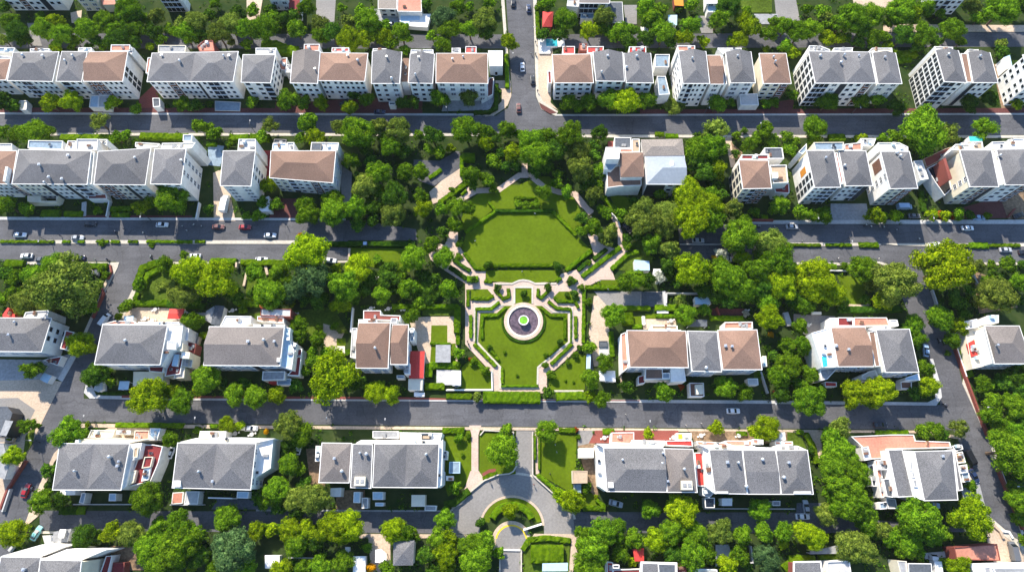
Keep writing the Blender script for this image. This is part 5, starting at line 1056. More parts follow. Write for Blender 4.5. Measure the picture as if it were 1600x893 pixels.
# ---- fourth row
O(0, 639); r = 'fourth-left row'
hs(r, 'grey double-hipped block with dark red side deck', 'e1', [(470, 266), (1015, 268), (947, 630), (413, 628)], 9, 'grey', 'dbl', 'x1 d1 w1 r2', ch=[(580, 480), (855, 370), (925, 405), (912, 440)])
B('e1', 'side_terrace', [(1120, 280), (1200, 275), (1275, 290), (1240, 420), (1180, 560), (1000, 605), (1040, 490)], 5.5, 'dkred', 'white', .4); B('e1', 'skylight', [(1050, 300), (1085, 295), (1075, 375), (1042, 378)], 8, 'tan', 'cream', .3, 5); B('e1', 'skylight', [(1135, 372), (1200, 370), (1180, 450), (1112, 460)], 6.4, 'dkred', 'cream', .5, 5); B('e1', 'side_terrace', [(1125, 465), (1178, 455), (1160, 550), (1105, 562)], 6.2, 'paleblue', 'white', .2, 5); B('e1', 'skylight', [(1020, 485), (1068, 475), (1045, 570), (1000, 590)], 6.6, 'cream', 'cream', .3, 5); B('e1', 'party_wall', [(1018, 270), (1110, 262), (1085, 380), (1030, 400), (985, 600), (950, 628)], 7.6, 'white', 'white', .2)
B('e1', 'rear_terrace', [(545, 235), (880, 220), (1150, 235), (1010, 262), (480, 262)], 7.5, 'cream', 'cream', .2); B('e1', 'rear_terrace', [(715, 162), (900, 165), (880, 215), (690, 222)], 3, 'cream', 'white', .4); B('e1', 'rear_terrace', [(1058, 166), (1170, 166), (1165, 236), (1050, 236)], 4, 'salmon', 'cream', .5); B('e1', 'rear_terrace', [(1175, 148), (1258, 150), (1230, 240), (1170, 238)], 4, 'paleblue', 'white', .3); B('e1', 'rear_terrace', [(912, 165), (1020, 165), (1018, 195), (910, 195)], 4.2, 'white', 'white', .1); B('e1', 'porch', [(475, 632), (590, 632), (585, 668), (470, 668)], 4.5, 'white', 'white', .1); B('e1', 'porch', [(855, 658), (908, 658), (905, 715), (850, 715)], 3, 'paleblue', 'white', .1); B('e1', 'porch', [(640, 650), (672, 655), (655, 735), (618, 730)], 3, 'bluegrey', 'white', .1)
O(240, 639)
hs(r, 'grey double-hipped block with tall white windowed flank', 'e2', [(190, 262), (800, 268), (760, 628), (147, 612)], 9.5, 'grey', 'dbl', 'w1.4 d1 w1.4 d1 w1 x1', E='w1 x.3 w2', ch=[(350, 485), (455, 560)], box=[[(155, 555), (210, 555), (206, 606), (150, 606)]])
B('e2', 'flank_wing', [(806, 270), (935, 232), (915, 460), (800, 530), (766, 624)], 6.5, 'white', 'white', .3); B('e2', 'rear_terrace', [(365, 170), (568, 172), (560, 224), (355, 222)], 4.5, 'cream', 'white', .2); B('e2', 'rear_terrace', [(205, 255), (330, 225), (690, 220), (950, 228), (800, 262)], 7.5, 'cream', 'white', .2); B('e2', 'porch', [(655, 642), (745, 642), (738, 695), (650, 692)], 4, 'paleblue', 'white', .2); B('e2', 'porch', [(255, 640), (360, 640), (345, 740), (240, 740)], 3, 'ltgrey', 'white', .2); B('e2', 'porch', [(150, 650), (235, 645), (225, 735), (140, 740)], 1.4, 'salmon', 'white', .1); B('e2', 'balcony', [(425, 685), (612, 690), (612, 700), (425, 695)], 4, 'white', 'white', 0)
O(460, 639)
hs(r, 'taupe pyramid-roofed end block', 'e3', [(217, 262), (448, 265), (428, 573), (192, 571)], 9, 'taupe', 'NS', 'x1 w1 x1', ch=[(310, 382), (370, 482)])
B('e3', 'side_annex', [(168, 285), (205, 285), (195, 405), (162, 405)], 4, 'paleblue', 'white', .1); B('e3', 'porch', [(285, 615), (365, 612), (360, 682), (278, 680)], 4, 'white', 'white', .1)
hs(r, 'narrow grey-roofed link block with cream roof box', 'e4', [(458, 272), (612, 275), (598, 615), (440, 610)], 9.4, 'grey', 'NSg', 'w1 x.3', ch=[(512, 340), (562, 348)], ac=[(508, 560)], rise=.08)
hs(r, 'large grey double-hipped block beside the crescent', 'e5', [(628, 270), (1130, 270), (1116, 611), (612, 608)], 9.6, 'grey', 'dbl', 'w1 w1 d1 w1 w1', E='x1', ch=[(1030, 350)])
B('e5', 'rear_terrace', [(826, 180), (1155, 185), (1140, 238), (830, 234)], 7, 'white', 'white', .3); B('e5', 'roof_hatch', [(995, 195), (1062, 195), (1060, 236), (993, 234)], 7.8, 'tan', 'dark', .3, 6.8); B('e5', 'rear_terrace', [(612, 170), (815, 172), (812, 228), (612, 222)], 5, 'grey', 'white', .2); B('e5', 'rear_terrace', [(520, 240), (1145, 240), (1135, 264), (480, 264)], 8.6, 'cream', 'white', .1)
B('e5', 'side_wing', [(1135, 270), (1160, 235), (1150, 590), (1120, 612)], 8.4, 'white', 'white', .2); B('e5', 'side_annex', [(1165, 325), (1195, 325), (1190, 390), (1160, 390)], 5, 'dark', 'white', .3); B('e5', 'pool_roof', [(1212, 410), (1294, 410), (1292, 498), (1208, 498)], 3.4, 'bluegrey', 'paleblue', .15); B('e5', 'side_annex', [(1185, 520), (1242, 520), (1240, 555), (1185, 555)], 3, 'white', 'white', .1); B('e5', 'side_deck', [(1145, 490), (1176, 488), (1172, 590), (1145, 592)], 3, 'dkred', 'white', .1)
B('e5', 'porch', [(465, 645), (515, 645), (512, 730), (460, 728)], 4, 'paleblue', 'white', .1); B('e5', 'porch', [(527, 690), (574, 690), (572, 772), (527, 772)], 3.4, 'grey', 'white', .1); B('e5', 'porch', [(612, 645), (694, 645), (692, 705), (612, 705)], 4, 'paleblue', 'white', .1); B('e5', 'porch', [(632, 728), (698, 728), (696, 755), (632, 755)], 2.8, 'paleblue', 'white', .1); B('e5', 'porch', [(916, 668), (1020, 668), (1018, 758), (914, 758)], 4, 'cream', 'cream', .1); B('e5', 'porch', [(1020, 750), (1110, 752), (1105, 792), (1018, 790)], 2.4, 'grey', 'white', .1)
O(840, 639); r = 'fourth-right row'
hs(r, 'large grey-hipped block beside the right lawn', 'e6', [(515, 300), (985, 305), (1006, 645), (542, 640)], 9, 'grey', 'EWe', 'r1 w1.6 d1 w2', Wf='w4', ch=[(665, 392)], box=[[(552, 568), (592, 568), (594, 612), (556, 612)]])
B('e6', 'flank_wing', [(455, 285), (512, 302), (538, 640), (478, 600)], 6.5, 'white', 'white', .3); B('e6', 'rear_terrace', [(578, 182), (752, 180), (752, 240), (720, 268), (575, 262)], 4.5, 'salmon', 'white', .3); B('e6', 'rear_terrace', [(460, 268), (720, 272), (980, 285), (980, 300), (515, 298)], 8, 'cream', 'white', .2); B('e6', 'rear_terrace', [(735, 240), (995, 245), (990, 285), (735, 268)], 5, 'cream', 'white', .2); B('e6', 'rear_terrace', [(862, 250), (940, 252), (940, 282), (862, 280)], 6, 'grey', 'white', .1, 4.8)
hs(r, 'taupe pyramid-roofed block with square cream roof box', 'e7', [(990, 306), (1212, 311), (1246, 647), (1012, 646)], 9.2, 'taupe', 'NS', 'r.5 w1.4 d1', ch=[(980, 340), (975, 420), (1145, 465), (1018, 560)], ac=[(1168, 592)])
B('e7', 'rear_awning', [(1002, 246), (1205, 242), (1212, 290), (1005, 282)], 5.5, 'red', 'white', .3); B('e7', 'rear_terrace', [(1085, 185), (1200, 185), (1200, 235), (1085, 238)], 2.6, 'cream', 'white', .2); B('e7', 'yellow_awning', [(1098, 195), (1130, 195), (1130, 232), (1098, 232)], 3.2, 'yellow', 'white', 0, 2.7); B('e7', 'side_terrace', [(1225, 338), (1285, 338), (1318, 598), (1250, 600)], 4.5, 'red', 'white', .2)
O(1060, 639)
hs(r, 'grey-hipped block with bare white flank', 'e8', [(240, 316), (496, 319), (536, 660), (286, 656)], 9.2, 'grey', 'NSn', 'w2 d1', Wf='x1 w1 x.6 w1', ch=[(385, 412), (470, 415)], box=[[(302, 640), (392, 640), (392, 656), (305, 656)]])
B('e8', 'flank_wing', [(192, 298), (238, 318), (280, 656), (215, 605)], 6.5, 'white', 'white', .2); B('e8', 'rear_terrace', [(140, 248), (355, 262), (400, 280), (240, 312), (160, 300)], 5, 'salmon', 'white', .2); B('e8', 'rear_terrace', [(160, 275), (395, 280), (500, 315), (240, 314)], 7.5, 'cream', 'white', .2); B('e8', 'side_annex', [(186, 605), (275, 655), (240, 690), (186, 668)], 4, 'ltgrey', 'white', .3); B('e8', 'glass_porch', [(205, 690), (282, 690), (282, 768), (210, 768)], 3, 'glass', 'white', .2); B('e8', 'porch', [(340, 695), (420, 695), (418, 752), (342, 752)], 3.5, 'white', 'white', .1)
hs(r, 'plain grey-roofed middle block', 'e9', [(502, 319), (756, 321), (796, 662), (542, 661)], 9.05, 'grey', 'EWg', 'w1 w1 d1', ch=[(660, 390), (530, 600)], rise=.12)
B('e9', 'rear_terrace', [(365, 245), (575, 245), (575, 288), (435, 288), (370, 268)], 5, 'salmon', 'white', .1); B('e9', 'rear_terrace', [(580, 232), (660, 238), (660, 275), (585, 272)], 5.5, 'salmon', 'white', .4); B('e9', 'rear_terrace', [(435, 288), (760, 300), (760, 316), (500, 316)], 7.5, 'cream', 'white', .2)
hs(r, 'grey-hipped end block with parking below', 'e10', [(762, 321), (1006, 319), (1052, 662), (804, 662)], 9.3, 'grey', 'NS', 'd1 w1.6 r1', ch=[(865, 415), (825, 530)], box=[[(910, 640), (1040, 640), (1042, 660), (912, 660)]])
B('e10', 'rear_terrace', [(755, 250), (890, 252), (892, 278), (755, 275)], 4.5, 'salmon', 'white', .3); B('e10', 'rear_terrace', [(765, 280), (930, 285), (1005, 318), (765, 318)], 7, 'cream', 'white', .2); B('e10', 'rear_hut', [(788, 180), (832, 180), (836, 240), (790, 240)], 3.5, 'white', 'white', .1); B('e10', 'rear_hut', [(712, 215), (782, 215), (782, 245), (712, 245)], 3, 'bluegrey', 'white', .1); B('e10', 'porch', [(735, 715), (795, 715), (795, 752), (735, 752)], 3, 'grey', 'white', .1)
O(1280, 639)
hs(r, 'grey-hipped villa on wide salmon terraces', 'e11', [(742, 328), (1040, 322), (1080, 706), (820, 712)], 9, 'grey', 'NS', 'r1 w1 d1', ch=[(970, 365)])
B('e11', 'front_terrace', [(245, 212), (560, 198), (735, 198), (750, 245), (1015, 255), (1030, 300), (520, 312), (525, 380), (395, 390), (330, 290)], 4, 'salmon', 'white', .35); B('e11', 'west_roof', [(535, 316), (650, 312), (735, 680), (612, 686)], 8.2, 'rgrey', 'white', .15); B('e11', 'middle_deck', [(660, 322), (735, 325), (818, 710), (742, 690)], 8.8, 'white', 'white', .2)
for q in ([(705, 405), (728, 405), (735, 475), (712, 475)], [(718, 485), (742, 485), (750, 530), (725, 530)], [(730, 550), (760, 550), (770, 605), (742, 605)]): B('e11', 'skylight', q, 9.2, 'grey', 'white', .1, 8.7)
B('e11', 'east_roof', [(1046, 312), (1062, 320), (1122, 630), (1084, 636)], 7.6, 'rgrey', 'white', .15); B('e11', 'west_terrace', [(430, 400), (465, 395), (520, 680), (482, 690)], 4, 'salmon', 'white', .4); B('e11', 'west_terrace', [(470, 395), (525, 390), (545, 470), (478, 472)], 5.5, 'grey', 'white', .4); B('e11', 'west_terrace', [(495, 545), (555, 540), (590, 690), (525, 680)], 5.5, 'slate', 'white', .4); B('e11', 'west_annex', [(325, 300), (380, 290), (405, 390), (350, 400)], 5, 'white', 'white', .4); B('e11', 'west_annex', [(380, 440), (420, 430), (445, 600), (415, 600)], 3, 'dark', 'white', .4); B('e11', 'west_annex', [(465, 730), (520, 720), (525, 775), (470, 780)], 4, 'bluegrey', 'white', .5); B('e11', 'south_lean_to', [(520, 690), (595, 700), (610, 775), (540, 775)], 3.5, 'grey', 'white', .1)
B('e11', 'east_terrace', [(1058, 340), (1115, 330), (1140, 415), (1075, 422)], 4, 'tan', 'white', .4); B('e11', 'east_terrace', [(1085, 440), (1150, 430), (1160, 490), (1100, 500)], 4.5, 'white', 'white', .3); B('e11', 'east_terrace', [(1110, 500), (1165, 495), (1175, 560), (1125, 570)], 4, 'bluegrey', 'white', .3); B('e11', 'east_terrace', [(1035, 285), (1110, 275), (1120, 310), (1062, 330)], 3, 'dark', 'white', .4)
# ---- bottom edge
O(0, 780); r = 'bottom-edge row'
hs(r, 'grey-roofed block with sunlit cream rear wall', 'f1', [(12, 445), (322, 450), (270, 780), (-60, 780)], 12, 'grey', 'NS', 'w4', ch=[(180, 545)], N='x1')
hs(r, 'grey-roofed cream-walled block', 'f2', [(318, 470), (640, 475), (602, 780), (282, 780)], 12.5, 'grey', 'NS', 'w4', E='w1 x1', wall='cream', N='x1')
B('f1', 'upper_rear_wall', [(15, 438), (330, 350), (520, 362), (325, 442)], 9, 'cream', 'white', .2); B('f2', 'upper_rear_wall', [(330, 462), (530, 385), (830, 392), (640, 470)], 9.5, 'white', 'white', .2); B('f2', 'side_deck', [(830, 440), (880, 435), (840, 600), (775, 600)], 4, 'dkred', 'white', .3); B('f2', 'side_deck', [(885, 490), (975, 490), (965, 600), (870, 600)], 3, 'dkred', 'brick', .2)
O(800, 780)
hs(r, 'flat-roofed house with red sheds beside it', 'f4', [(1012, 490), (1282, 497), (1285, 680), (1010, 680)], 6.5, 'grey', 'flat', 'w4', Wf='w2', trim=.5)
B('f4', 'roof_panel', [(1140, 500), (1278, 503), (1280, 640), (1150, 640)], 6.9, 'slate', 'white', .2, 6); B('f4', 'brick_wing', [(1288, 498), (1358, 498), (1365, 640), (1288, 640)], 5, 'brick', 'brick', .3); B('f4', 'red_wing', [(742, 485), (788, 490), (785, 600), (740, 600)], 4, 'red', 'white', .4); B('f4', 'red_wing', [(790, 545), (1000, 540), (1000, 640), (790, 640)], 3.5, 'dkred', 'white', .3); B('f4', 'roof_hut', [(785, 508), (838, 508), (838, 535), (788, 535)], 5, 'slate', 'white', .3); B('f4', 'side_terrace', [(1415, 540), (1600, 545), (1610, 640), (1420, 640)], 5, 'cream', 'white', .4)
O(1040, 780)
hs(r, 'small brick house with grey flat roof', 'f5', [(1002, 487), (1208, 483), (1228, 640), (1000, 640)], 6, 'grey', 'flat', 'w3', wall='brick', trim=.4)
B('f5', 'side_terrace', [(1258, 482), (1432, 476), (1452, 620), (1262, 620)], 5, 'ltgrey', 'white', .5)
O(1280, 780)
hs(r, 'house with dark flat roof edged in red', 'f6', [(695, 498), (872, 500), (885, 680), (700, 680)], 5, 'slate', 'flat', 'w2', wall='brick')
B('f6', 'side_wing', [(608, 475), (680, 480), (690, 640), (650, 640)], 5, 'grey', 'cream', .2)
hs(r, 'white house with grey skylights and orange roof deck', 'f7', [(1180, 500), (1600, 490), (1720, 700), (1260, 700)], 6, 'white', 'flat', 'w4', ch=[])
B('f7', 'orange_deck', [(1050, 372), (1385, 345), (1412, 475), (1070, 468)], 5, 'salmon', 'brick', .35); B('f7', 'skylight', [(1285, 528), (1335, 525), (1350, 600), (1300, 600)], 7.0, 'grey', 'white', .2, 5.8); B('f7', 'skylight', [(1355, 535), (1600, 535), (1640, 620), (1400, 620)], 7.0, 'grey', 'white', .2, 5.8)
# ---- top edge
O(0, 0); r = 'top-edge row'
hs(r, 'teal and yellow house at the very top left', 'g1', [(20, -120), (480, -120), (440, -30), (-10, -30)], 8, 'grey', 'EW', 'w2 b1 w2 r1 w2')
hs(r, 'olive-walled house with terracotta side roof', 'g2', [(590, -110), (760, -110), (740, -10), (580, -10)], 7, 'tan', 'EW', 'c2', wall='cream')
B('g2', 'side_wing', [(770, -60), (880, -60), (905, 35), (800, 38)], 4, 'salmon', 'cream', 0)
hs(r, 'white house with framed dark roof deck', 'g3', [(1235, -90), (1420, -90), (1410, -20), (1228, -20)], 8, 'slate', 'flat', 'd2 x.3', Wf='w2', E='x1')
O(320, 0)
hs(r, 'pale blue-white house under trees', 'g4', [(490, -120), (640, -120), (640, -30), (480, -30)], 8, 'grey', 'EW', 'w2')
B('g4', 'red_side_roof', [(648, -60), (742, -60), (742, 108), (660, 105)], 4, 'dkred', 'white', 0)
hs(r, 'tan flat-roofed house with salmon wing and pool', 'g5', [(1355, -80), (1500, -80), (1500, 75), (1355, 72)], 4.5, 'tan', 'flat', 'w2')
B('g5', 'salmon_wing', [(1510, -70), (1690, -70), (1695, 95), (1505, 92)], 4.4, 'salmon', 'white', .2); B('g5', 'pool_terrace', [(1520, 105), (1765, 112), (1740, 215), (1525, 200)], 2, 'white', 'white', .1); B('g5', 'pool', [(1532, 112), (1680, 118), (1678, 160), (1600, 165), (1595, 195), (1532, 190)], 2.25, 'paleblue', 'white', 0, 1.9)
O(640, 0)
hs(r, 'grey-roofed dark house above the trees', 'g6', [(1320, -60), (1575, -60), (1560, 30), (1322, 28)], 8, 'taupe', 'flat', 'd2 w1')
B('g6', 'side_wing', [(1235, 0), (1320, 0), (1320, 55), (1228, 50)], 6.5, 'ltgrey', 'white', .2); B('g6', 'front_terrace', [(1340, 105), (1445, 105), (1440, 148), (1335, 148)], 3, 'bluegrey', 'white', .3)
O(960, 0)
hs(r, 'black flat-roofed house by grey yard', 'g7', [(-140, 20), (60, 20), (70, 180), (-120, 180)], 4, 'slate', 'flat', 'd2', wall='dark')
hs(r, 'white house with blue-white front roof', 'g8', [(715, -100), (800, -100), (802, 30), (718, 30)], 5, 'white', 'flat', 'w1')
B('g8', 'front_roof', [(725, 42), (800, 42), (802, 98), (730, 98)], 3.5, 'paleblue', 'white', .2)
O(1280, 0)
hs(r, 'white apartment block cut by the top edge', 'g9', [(930, -170), (1200, -170), (1215, -75), (960, -75)], 13, 'grey', 'EW', 'd1 w1 d1 w2', Wf='x1')
shed('shed', 'small red hip-roofed shed left of round tree near the top crossroads', 'shed', [(1040 - 3200, 92), (1122 - 3200, 92), (1112 - 3200, 210), (1038 - 3200, 210)], 3.6, 'red', 'dkred', hiproof='EW')
O(640, 0)
shed('poolside_terrace', 'white paved terrace deck beside blue pool at top right corner', 'terrace', [(1005, 305), (1205, 302), (1215, 360), (1100, 375), (1100, 420), (1010, 420)], .5, 'white', 'white')
shed('swimming_pool', 'blue rectangular swimming pool beside the top crossroads', 'pool', [(1065, 308), (1150, 308), (1155, 362), (1068, 362)], .9, 'pool', 'white', .15)
O(960, 0)
shed('shed', 'pale blue sheet-roofed shed by red fence at the top', 'shed', [(418, 120), (490, 120), (488, 200), (428, 200)], 3, 'paleblue', 'white')
shed('shed', 'orange-roofed shed cut by the top edge', 'shed', [(460, -30), (535, -30), (540, 50), (470, 45)], 3, 'orange', 'brick')
shed('gazebo', 'white square gazebo under dark top trees', 'gazebo', [(205, 210), (262, 215), (268, 262), (212, 268)], 2.8, 'white', 'white', posts=True)
O(500, 460)
shed('outbuilding', 'long bright red-roofed outbuilding beside brown-roofed block', 'outbuilding', [(708, 442), (818, 442), (808, 652), (697, 652)], 4, 'red', 'white', hiproof='NSg', rise=.15)
shed('outbuilding', 'cream flat-roofed outbuilding at the end of red roof', 'outbuilding', [(692, 658), (802, 658), (798, 745), (690, 745)], 3.4, 'cream', 'white', .25)
shed('porch_shelter', 'little white gate shelter by the brick kerb', 'shelter', [(735, 762), (818, 765), (815, 795), (735, 795)], 2.4, 'white', 'white')
shed('garden_pavilion', 'grey slatted garden pavilion beside square lawn', 'pavilion', [(905, 392), (1020, 392), (1020, 528), (902, 528)], 2.8, 'grey', 'white', posts=True)
shed('garden_pavilion', 'grey and white pavilion terrace inside hedge enclosure', 'pavilion', [(912, 588), (1030, 590), (1030, 705), (910, 703)], .8, 'ltgrey', 'white', .2)
shed('garden_pavilion', 'white roofed pool cabin by the grey terrace', 'pavilion', [(1030, 592), (1100, 594), (1098, 706), (1030, 704)], 2.8, 'white', 'white', .2)
O(0, 460)
shed('pergola', 'white slatted pergola in dark front garden', 'pergola', [(935, 675), (1012, 675), (1000, 742), (922, 742)], 2.6, 'paleblue', 'white', posts=True)
shed('shed', 'white lean-to shed at the corner of the road', 'shed', [(760, 680), (800, 670), (805, 740), (770, 762), (728, 742)], 2.6, 'ltgrey', 'white'); shed('utility_kiosk', 'pale square kiosk roof beside ball-shaped shrub', 'kiosk', [(345, 610), (405, 635), (370, 692), (312, 662)], 2.4, 'paleblue', 'white', .1); shed('shed', 'red tiled square shed roof in the courtyard', 'shed', [(1325, 112), (1440, 112), (1425, 188), (1308, 188)], 3, 'red', 'white', hiproof='EWg', rise=.1)
shed('greenhouse', 'small pale greenhouse by the forked road pavement', 'greenhouse', [(970, 168), (1045, 168), (1040, 205), (968, 205)], 2.3, 'paleblue', 'white')
O(300, 460); shed('shed', 'grey gable-roofed shed between hedges', 'shed', [(180, 85), (252, 90), (215, 240), (148, 232)], 3.4, 'slate', 'white', hiproof='NSg', rise=.3); shed('shed', 'small grey lean-to joining gable shed', 'shed', [(110, 130), (175, 90), (150, 225), (105, 200)], 2.6, 'grey', 'white'); shed('garden_table', 'square cream garden platform beside turf square', 'platform', [(1105, 402), (1195, 402), (1195, 460), (1102, 460)], .9, 'cream', 'cream')
O(940, 330); shed('garden_pavilion', 'pale green glass-roofed pavilion on the right park lawn', 'pavilion', [(255, 380), (372, 390), (375, 462), (260, 462)], 2.6, 'paleblue', 'white', .15); shed('shed', 'bright white square shed under blossoming shrub', 'shed', [(403, 450), (475, 450), (480, 510), (408, 505)], 2.8, 'white', 'white')
shed('shed', 'pale blue corrugated shed in the walled yard', 'shed', [(728, 670), (845, 670), (848, 728), (732, 728)], 2.6, 'paleblue', 'white', .1); shed('garden_bench', 'long white garden bench platform behind hedge', 'bench', [(430, 770), (522, 770), (522, 796), (432, 796)], .8, 'white', 'white')
O(920, 460); shed('pergola', 'black-framed glass pergola in rear garden', 'pergola', [(775, 195), (925, 195), (925, 250), (775, 250)], 2.8, 'slate', 'white', posts=True); shed('gazebo', 'white tent-roofed pavilion in the tiled garden court', 'gazebo', [(80, 595), (205, 595), (208, 680), (90, 670)], 2.8, 'white', 'white', hiproof='EW', rise=.25)
O(1040, 780); shed('carport', 'weathered grey carport roof under the trees', 'carport', [(1240, 380), (1380, 345), (1395, 420), (1125, 425), (1130, 390)], 2.8, 'grey', 'white', posts=True)
O(560, 780); shed('summer_house', 'small square grey pyramid-roofed summer house at the bottom', 'summer house', [(275, 320), (437, 318), (425, 510), (272, 512)], 5, 'rgrey', 'white', hiproof='EW', rise=.35); shed('marquee', 'white marquee tent roof beside summer house', 'marquee', [(132, 390), (180, 385), (218, 420), (220, 492), (130, 490)], 2.6, 'white', 'white', posts=True)
O(320, 780); shed('shed', 'bright white cube shed in the dark bottom garden', 'shed', [(470, 432), (585, 432), (585, 535), (472, 535)], 3, 'white', 'white'); shed('shed', 'long white and blue-roofed shed at the bottom', 'shed', [(1160, 440), (1256, 440), (1255, 600), (1158, 600)], 3, 'white', 'white'); shed('shed', 'tiny white shed with dark roof vents', 'shed', [(1098, 368), (1130, 368), (1128, 425), (1094, 425)], 2.4, 'white', 'white')
O(800, 780); shed('awning', 'long pale blue awning roof below block hedge', 'awning', [(237, 497), (437, 492), (435, 556), (236, 558)], 3, 'paleblue', 'white', posts=True); shed('shed', 'red corrugated shed roof between bottom trees', 'shed', [(945, 385), (1028, 380), (1030, 480), (960, 480)], 3.6, 'red', 'brick', hiproof='NSg', rise=.15)
O(0, 780); shed('shed', 'grey shed with white skylight left of hedge row', 'shed', [(420, 250), (560, 225), (530, 330), (415, 328)], 3, 'grey', 'white'); shed('shed', 'white box shed roof on grey forecourt', 'shed', [(470, 230), (520, 230), (500, 300), (455, 295)], 4, 'white', 'white')
O(840, 639); shed('outbuilding', 'cream flat-roofed outbuilding beside the right lawn', 'outbuilding', [(322, 302), (440, 302), (438, 378), (325, 378)], 4, 'cream', 'white', .2); shed('outbuilding', 'taupe flat-roofed outbuilding at the lawn edge', 'outbuilding', [(272, 478), (390, 480), (388, 575), (276, 578)], 4, 'tan', 'cream', .25); shed('water_tank', 'narrow slate tank lid below the taupe outbuilding', 'tank', [(285, 585), (340, 585), (338, 655), (290, 655)], 2.4, 'bluegrey', 'white', .15)
O(690, 430, .22388); shed('shelter', 'slim blue-white shelter roof between garden trees', 'shelter', [(1012, 552), (1042, 552), (1038, 650), (1010, 650)], 2.4, 'paleblue', 'white'); shed('skylight_box', 'grey pit skylight set in beige paving', 'skylight', [(1097, 458), (1158, 458), (1158, 497), (1097, 497)], .5, 'slate', 'ltgrey', .25)
O(0, 639); shed('house_annex', 'dark angular roof cut by the left edge', 'outbuilding', [(-60, -20), (60, -20), (100, 30), (40, 215), (-60, 215)], 5, 'slate', 'dark', .2); shed('outbuilding', 'grey sheet roof on the dark left-edge yard', 'outbuilding', [(45, 85), (105, 92), (50, 210), (0, 200)], 5.6, 'grey', 'dark'); shed('outbuilding', 'grey sloping roof between yellow-green tree and left edge', 'outbuilding', [(-40, 265), (30, 265), (75, 440), (40, 545), (-60, 520)], 4, 'grey', 'white', .2)
# ---------------------------------------------------------------- trees
O(0, 0)
T('''50,60,55,d 75,160,72,g 130,250,88,d 200,310,62,d 40,320,52,o 310,130,46,g 350,230,88,g 440,180,72,y 500,280,98,g 440,370,50,y 690,230,92,g 600,330,50,g 820,170,88,g 890,235,80,g 1010,85,104,g 1130,160,60,g 980,215,82,g 1075,240,72,g 1200,250,66,d 920,310,92,d
1180,370,40,y 1235,135,66,o 1260,310,52,g 1325,235,46,g 1410,190,56,o 1440,265,88,g 1530,180,92,o 1570,280,74,d 820,360,45,g 560,372,30,g 700,370,40,d 390,805,80,y 560,800,88,y 885,812,62,y 1060,855,54,g 1430,815,66,g 1530,832,60,d 30,790,72,d 110,830,62,d 1050,330,70,d 760,330,60,d''')
O(320, 0)
T('''80,30,46,g 30,130,62,d 200,200,92,o 110,270,88,o 380,90,62,g 330,240,82,g 460,230,114,g 540,140,62,g 335,345,50,g 205,335,36,o 800,55,72,g 520,80,52,d 720,230,80,g 900,200,76,o 900,290,66,g 1000,270,82,d 1070,60,46,g 1225,100,62,g 1130,180,62,o 1270,170,104,g
1400,215,62,g 1130,310,98,y 1260,295,84,y 1390,290,72,y 1540,265,82,g 1460,345,62,g 1570,390,46,g 375,805,54,g 640,785,84,g 770,810,60,g 910,805,64,y 1140,850,64,y 1175,750,52,d 1265,785,64,g 1565,810,64,d 40,810,32,d 250,120,70,d 620,160,70,d 700,130,60,d''')
O(640, 0)
T('''130,45,52,d 380,60,68,g 470,60,46,g 630,30,54,g 260,140,94,b 310,230,88,g 180,280,56,g 470,230,82,g 590,160,98,o 600,250,72,d 270,350,70,g 775,340,70,y 1080,40,62,g 1020,60,42,g 1050,270,52,d 1215,160,98,g 1170,270,72,d 1400,240,78,y 1510,140,88,o 1560,260,62,g 1500,220,62,g
230,780,78,g 460,770,70,o 30,810,56,d 1240,800,72,g 1405,795,72,g 1560,780,88,g 1320,840,50,g''')
O(960, 0)
T('''240,70,78,g 280,150,84,g 360,80,62,g 40,260,78,g 120,240,62,g 240,300,72,d 380,260,94,g 110,345,72,d 600,50,62,g 500,80,30,g 590,210,82,g 550,300,72,y 690,330,54,y 810,160,80,g 890,50,92,d 1030,90,42,g 1010,170,72,y 1060,230,84,y 980,310,72,y 920,330,46,g 1200,270,72,g 1340,210,78,g
1440,260,88,g 1540,220,78,g 1330,370,62,g 1390,410,60,y 1180,395,32,y 1500,80,52,g 90,790,114,y 0,780,62,g 250,790,78,g 465,835,88,o,l 800,810,78,g 910,800,44,g 1185,815,46,g 1240,805,44,g 1385,740,50,g 1570,800,42,g 1260,180,60,g 430,330,60,d''')
O(1280, 0)
T('''20,100,62,g 60,140,52,o 250,140,114,g 170,190,78,g 410,120,92,g 320,230,82,d 60,300,66,y 150,310,52,y 210,300,46,g 420,290,72,g 500,300,62,g 300,330,62,d 40,220,56,g 640,90,114,g 700,130,82,y 570,160,72,g 660,270,88,d 810,270,98,g 830,70,82,g 1030,240,98,g 1100,330,46,g
950,110,50,g 1190,60,66,o 1240,150,62,g 1415,90,114,g 540,365,50,y 1415,350,52,o 1430,410,62,d 65,790,88,g 320,785,72,g 455,790,62,g 600,840,72,d 1160,815,72,d 1340,770,72,d 1540,820,52,y 1570,60,70,d 420,370,50,d 760,370,55,d 900,330,60,d''')
hedge([(600, 415), (770, 415)], 3, 1.6, 'hedge', 'low green hedge'); hedge([(610, 465), (720, 450)], 3, 1.2, 'hedge', 'low green hedge')
O(320, 0); hedge([(440, 350), (540, 345), (620, 380), (720, 395)], 4.5, 2.0, 'hedge', 'rounded yellow-green hedge')
O(640, 0); hedge([(758, 420), (762, 680)], 1.6, 1.5, 'hedge', 'narrow dark hedge'); hedge([(995, 60), (1005, 280)], 1.6, 1.6, 'hedge', 'tall green hedge'); hedge([(680, 650), (675, 840), (620, 870), (500, 875)], 1.6, 1.2, 'hedged', 'dark green corner hedge')
O(0, 178)
T('20,150,62,g 260,150,104,g 150,150,74,g 360,160,74,g 780,60,80,o,a 990,170,50,g 1560,100,62,g 70,720,78,g 215,745,60,g 770,757,40,g 1110,735,70,y 1200,700,62,g 1340,660,128,g 920,190,60,g 1060,215,30,g 240,640,40,g,l')
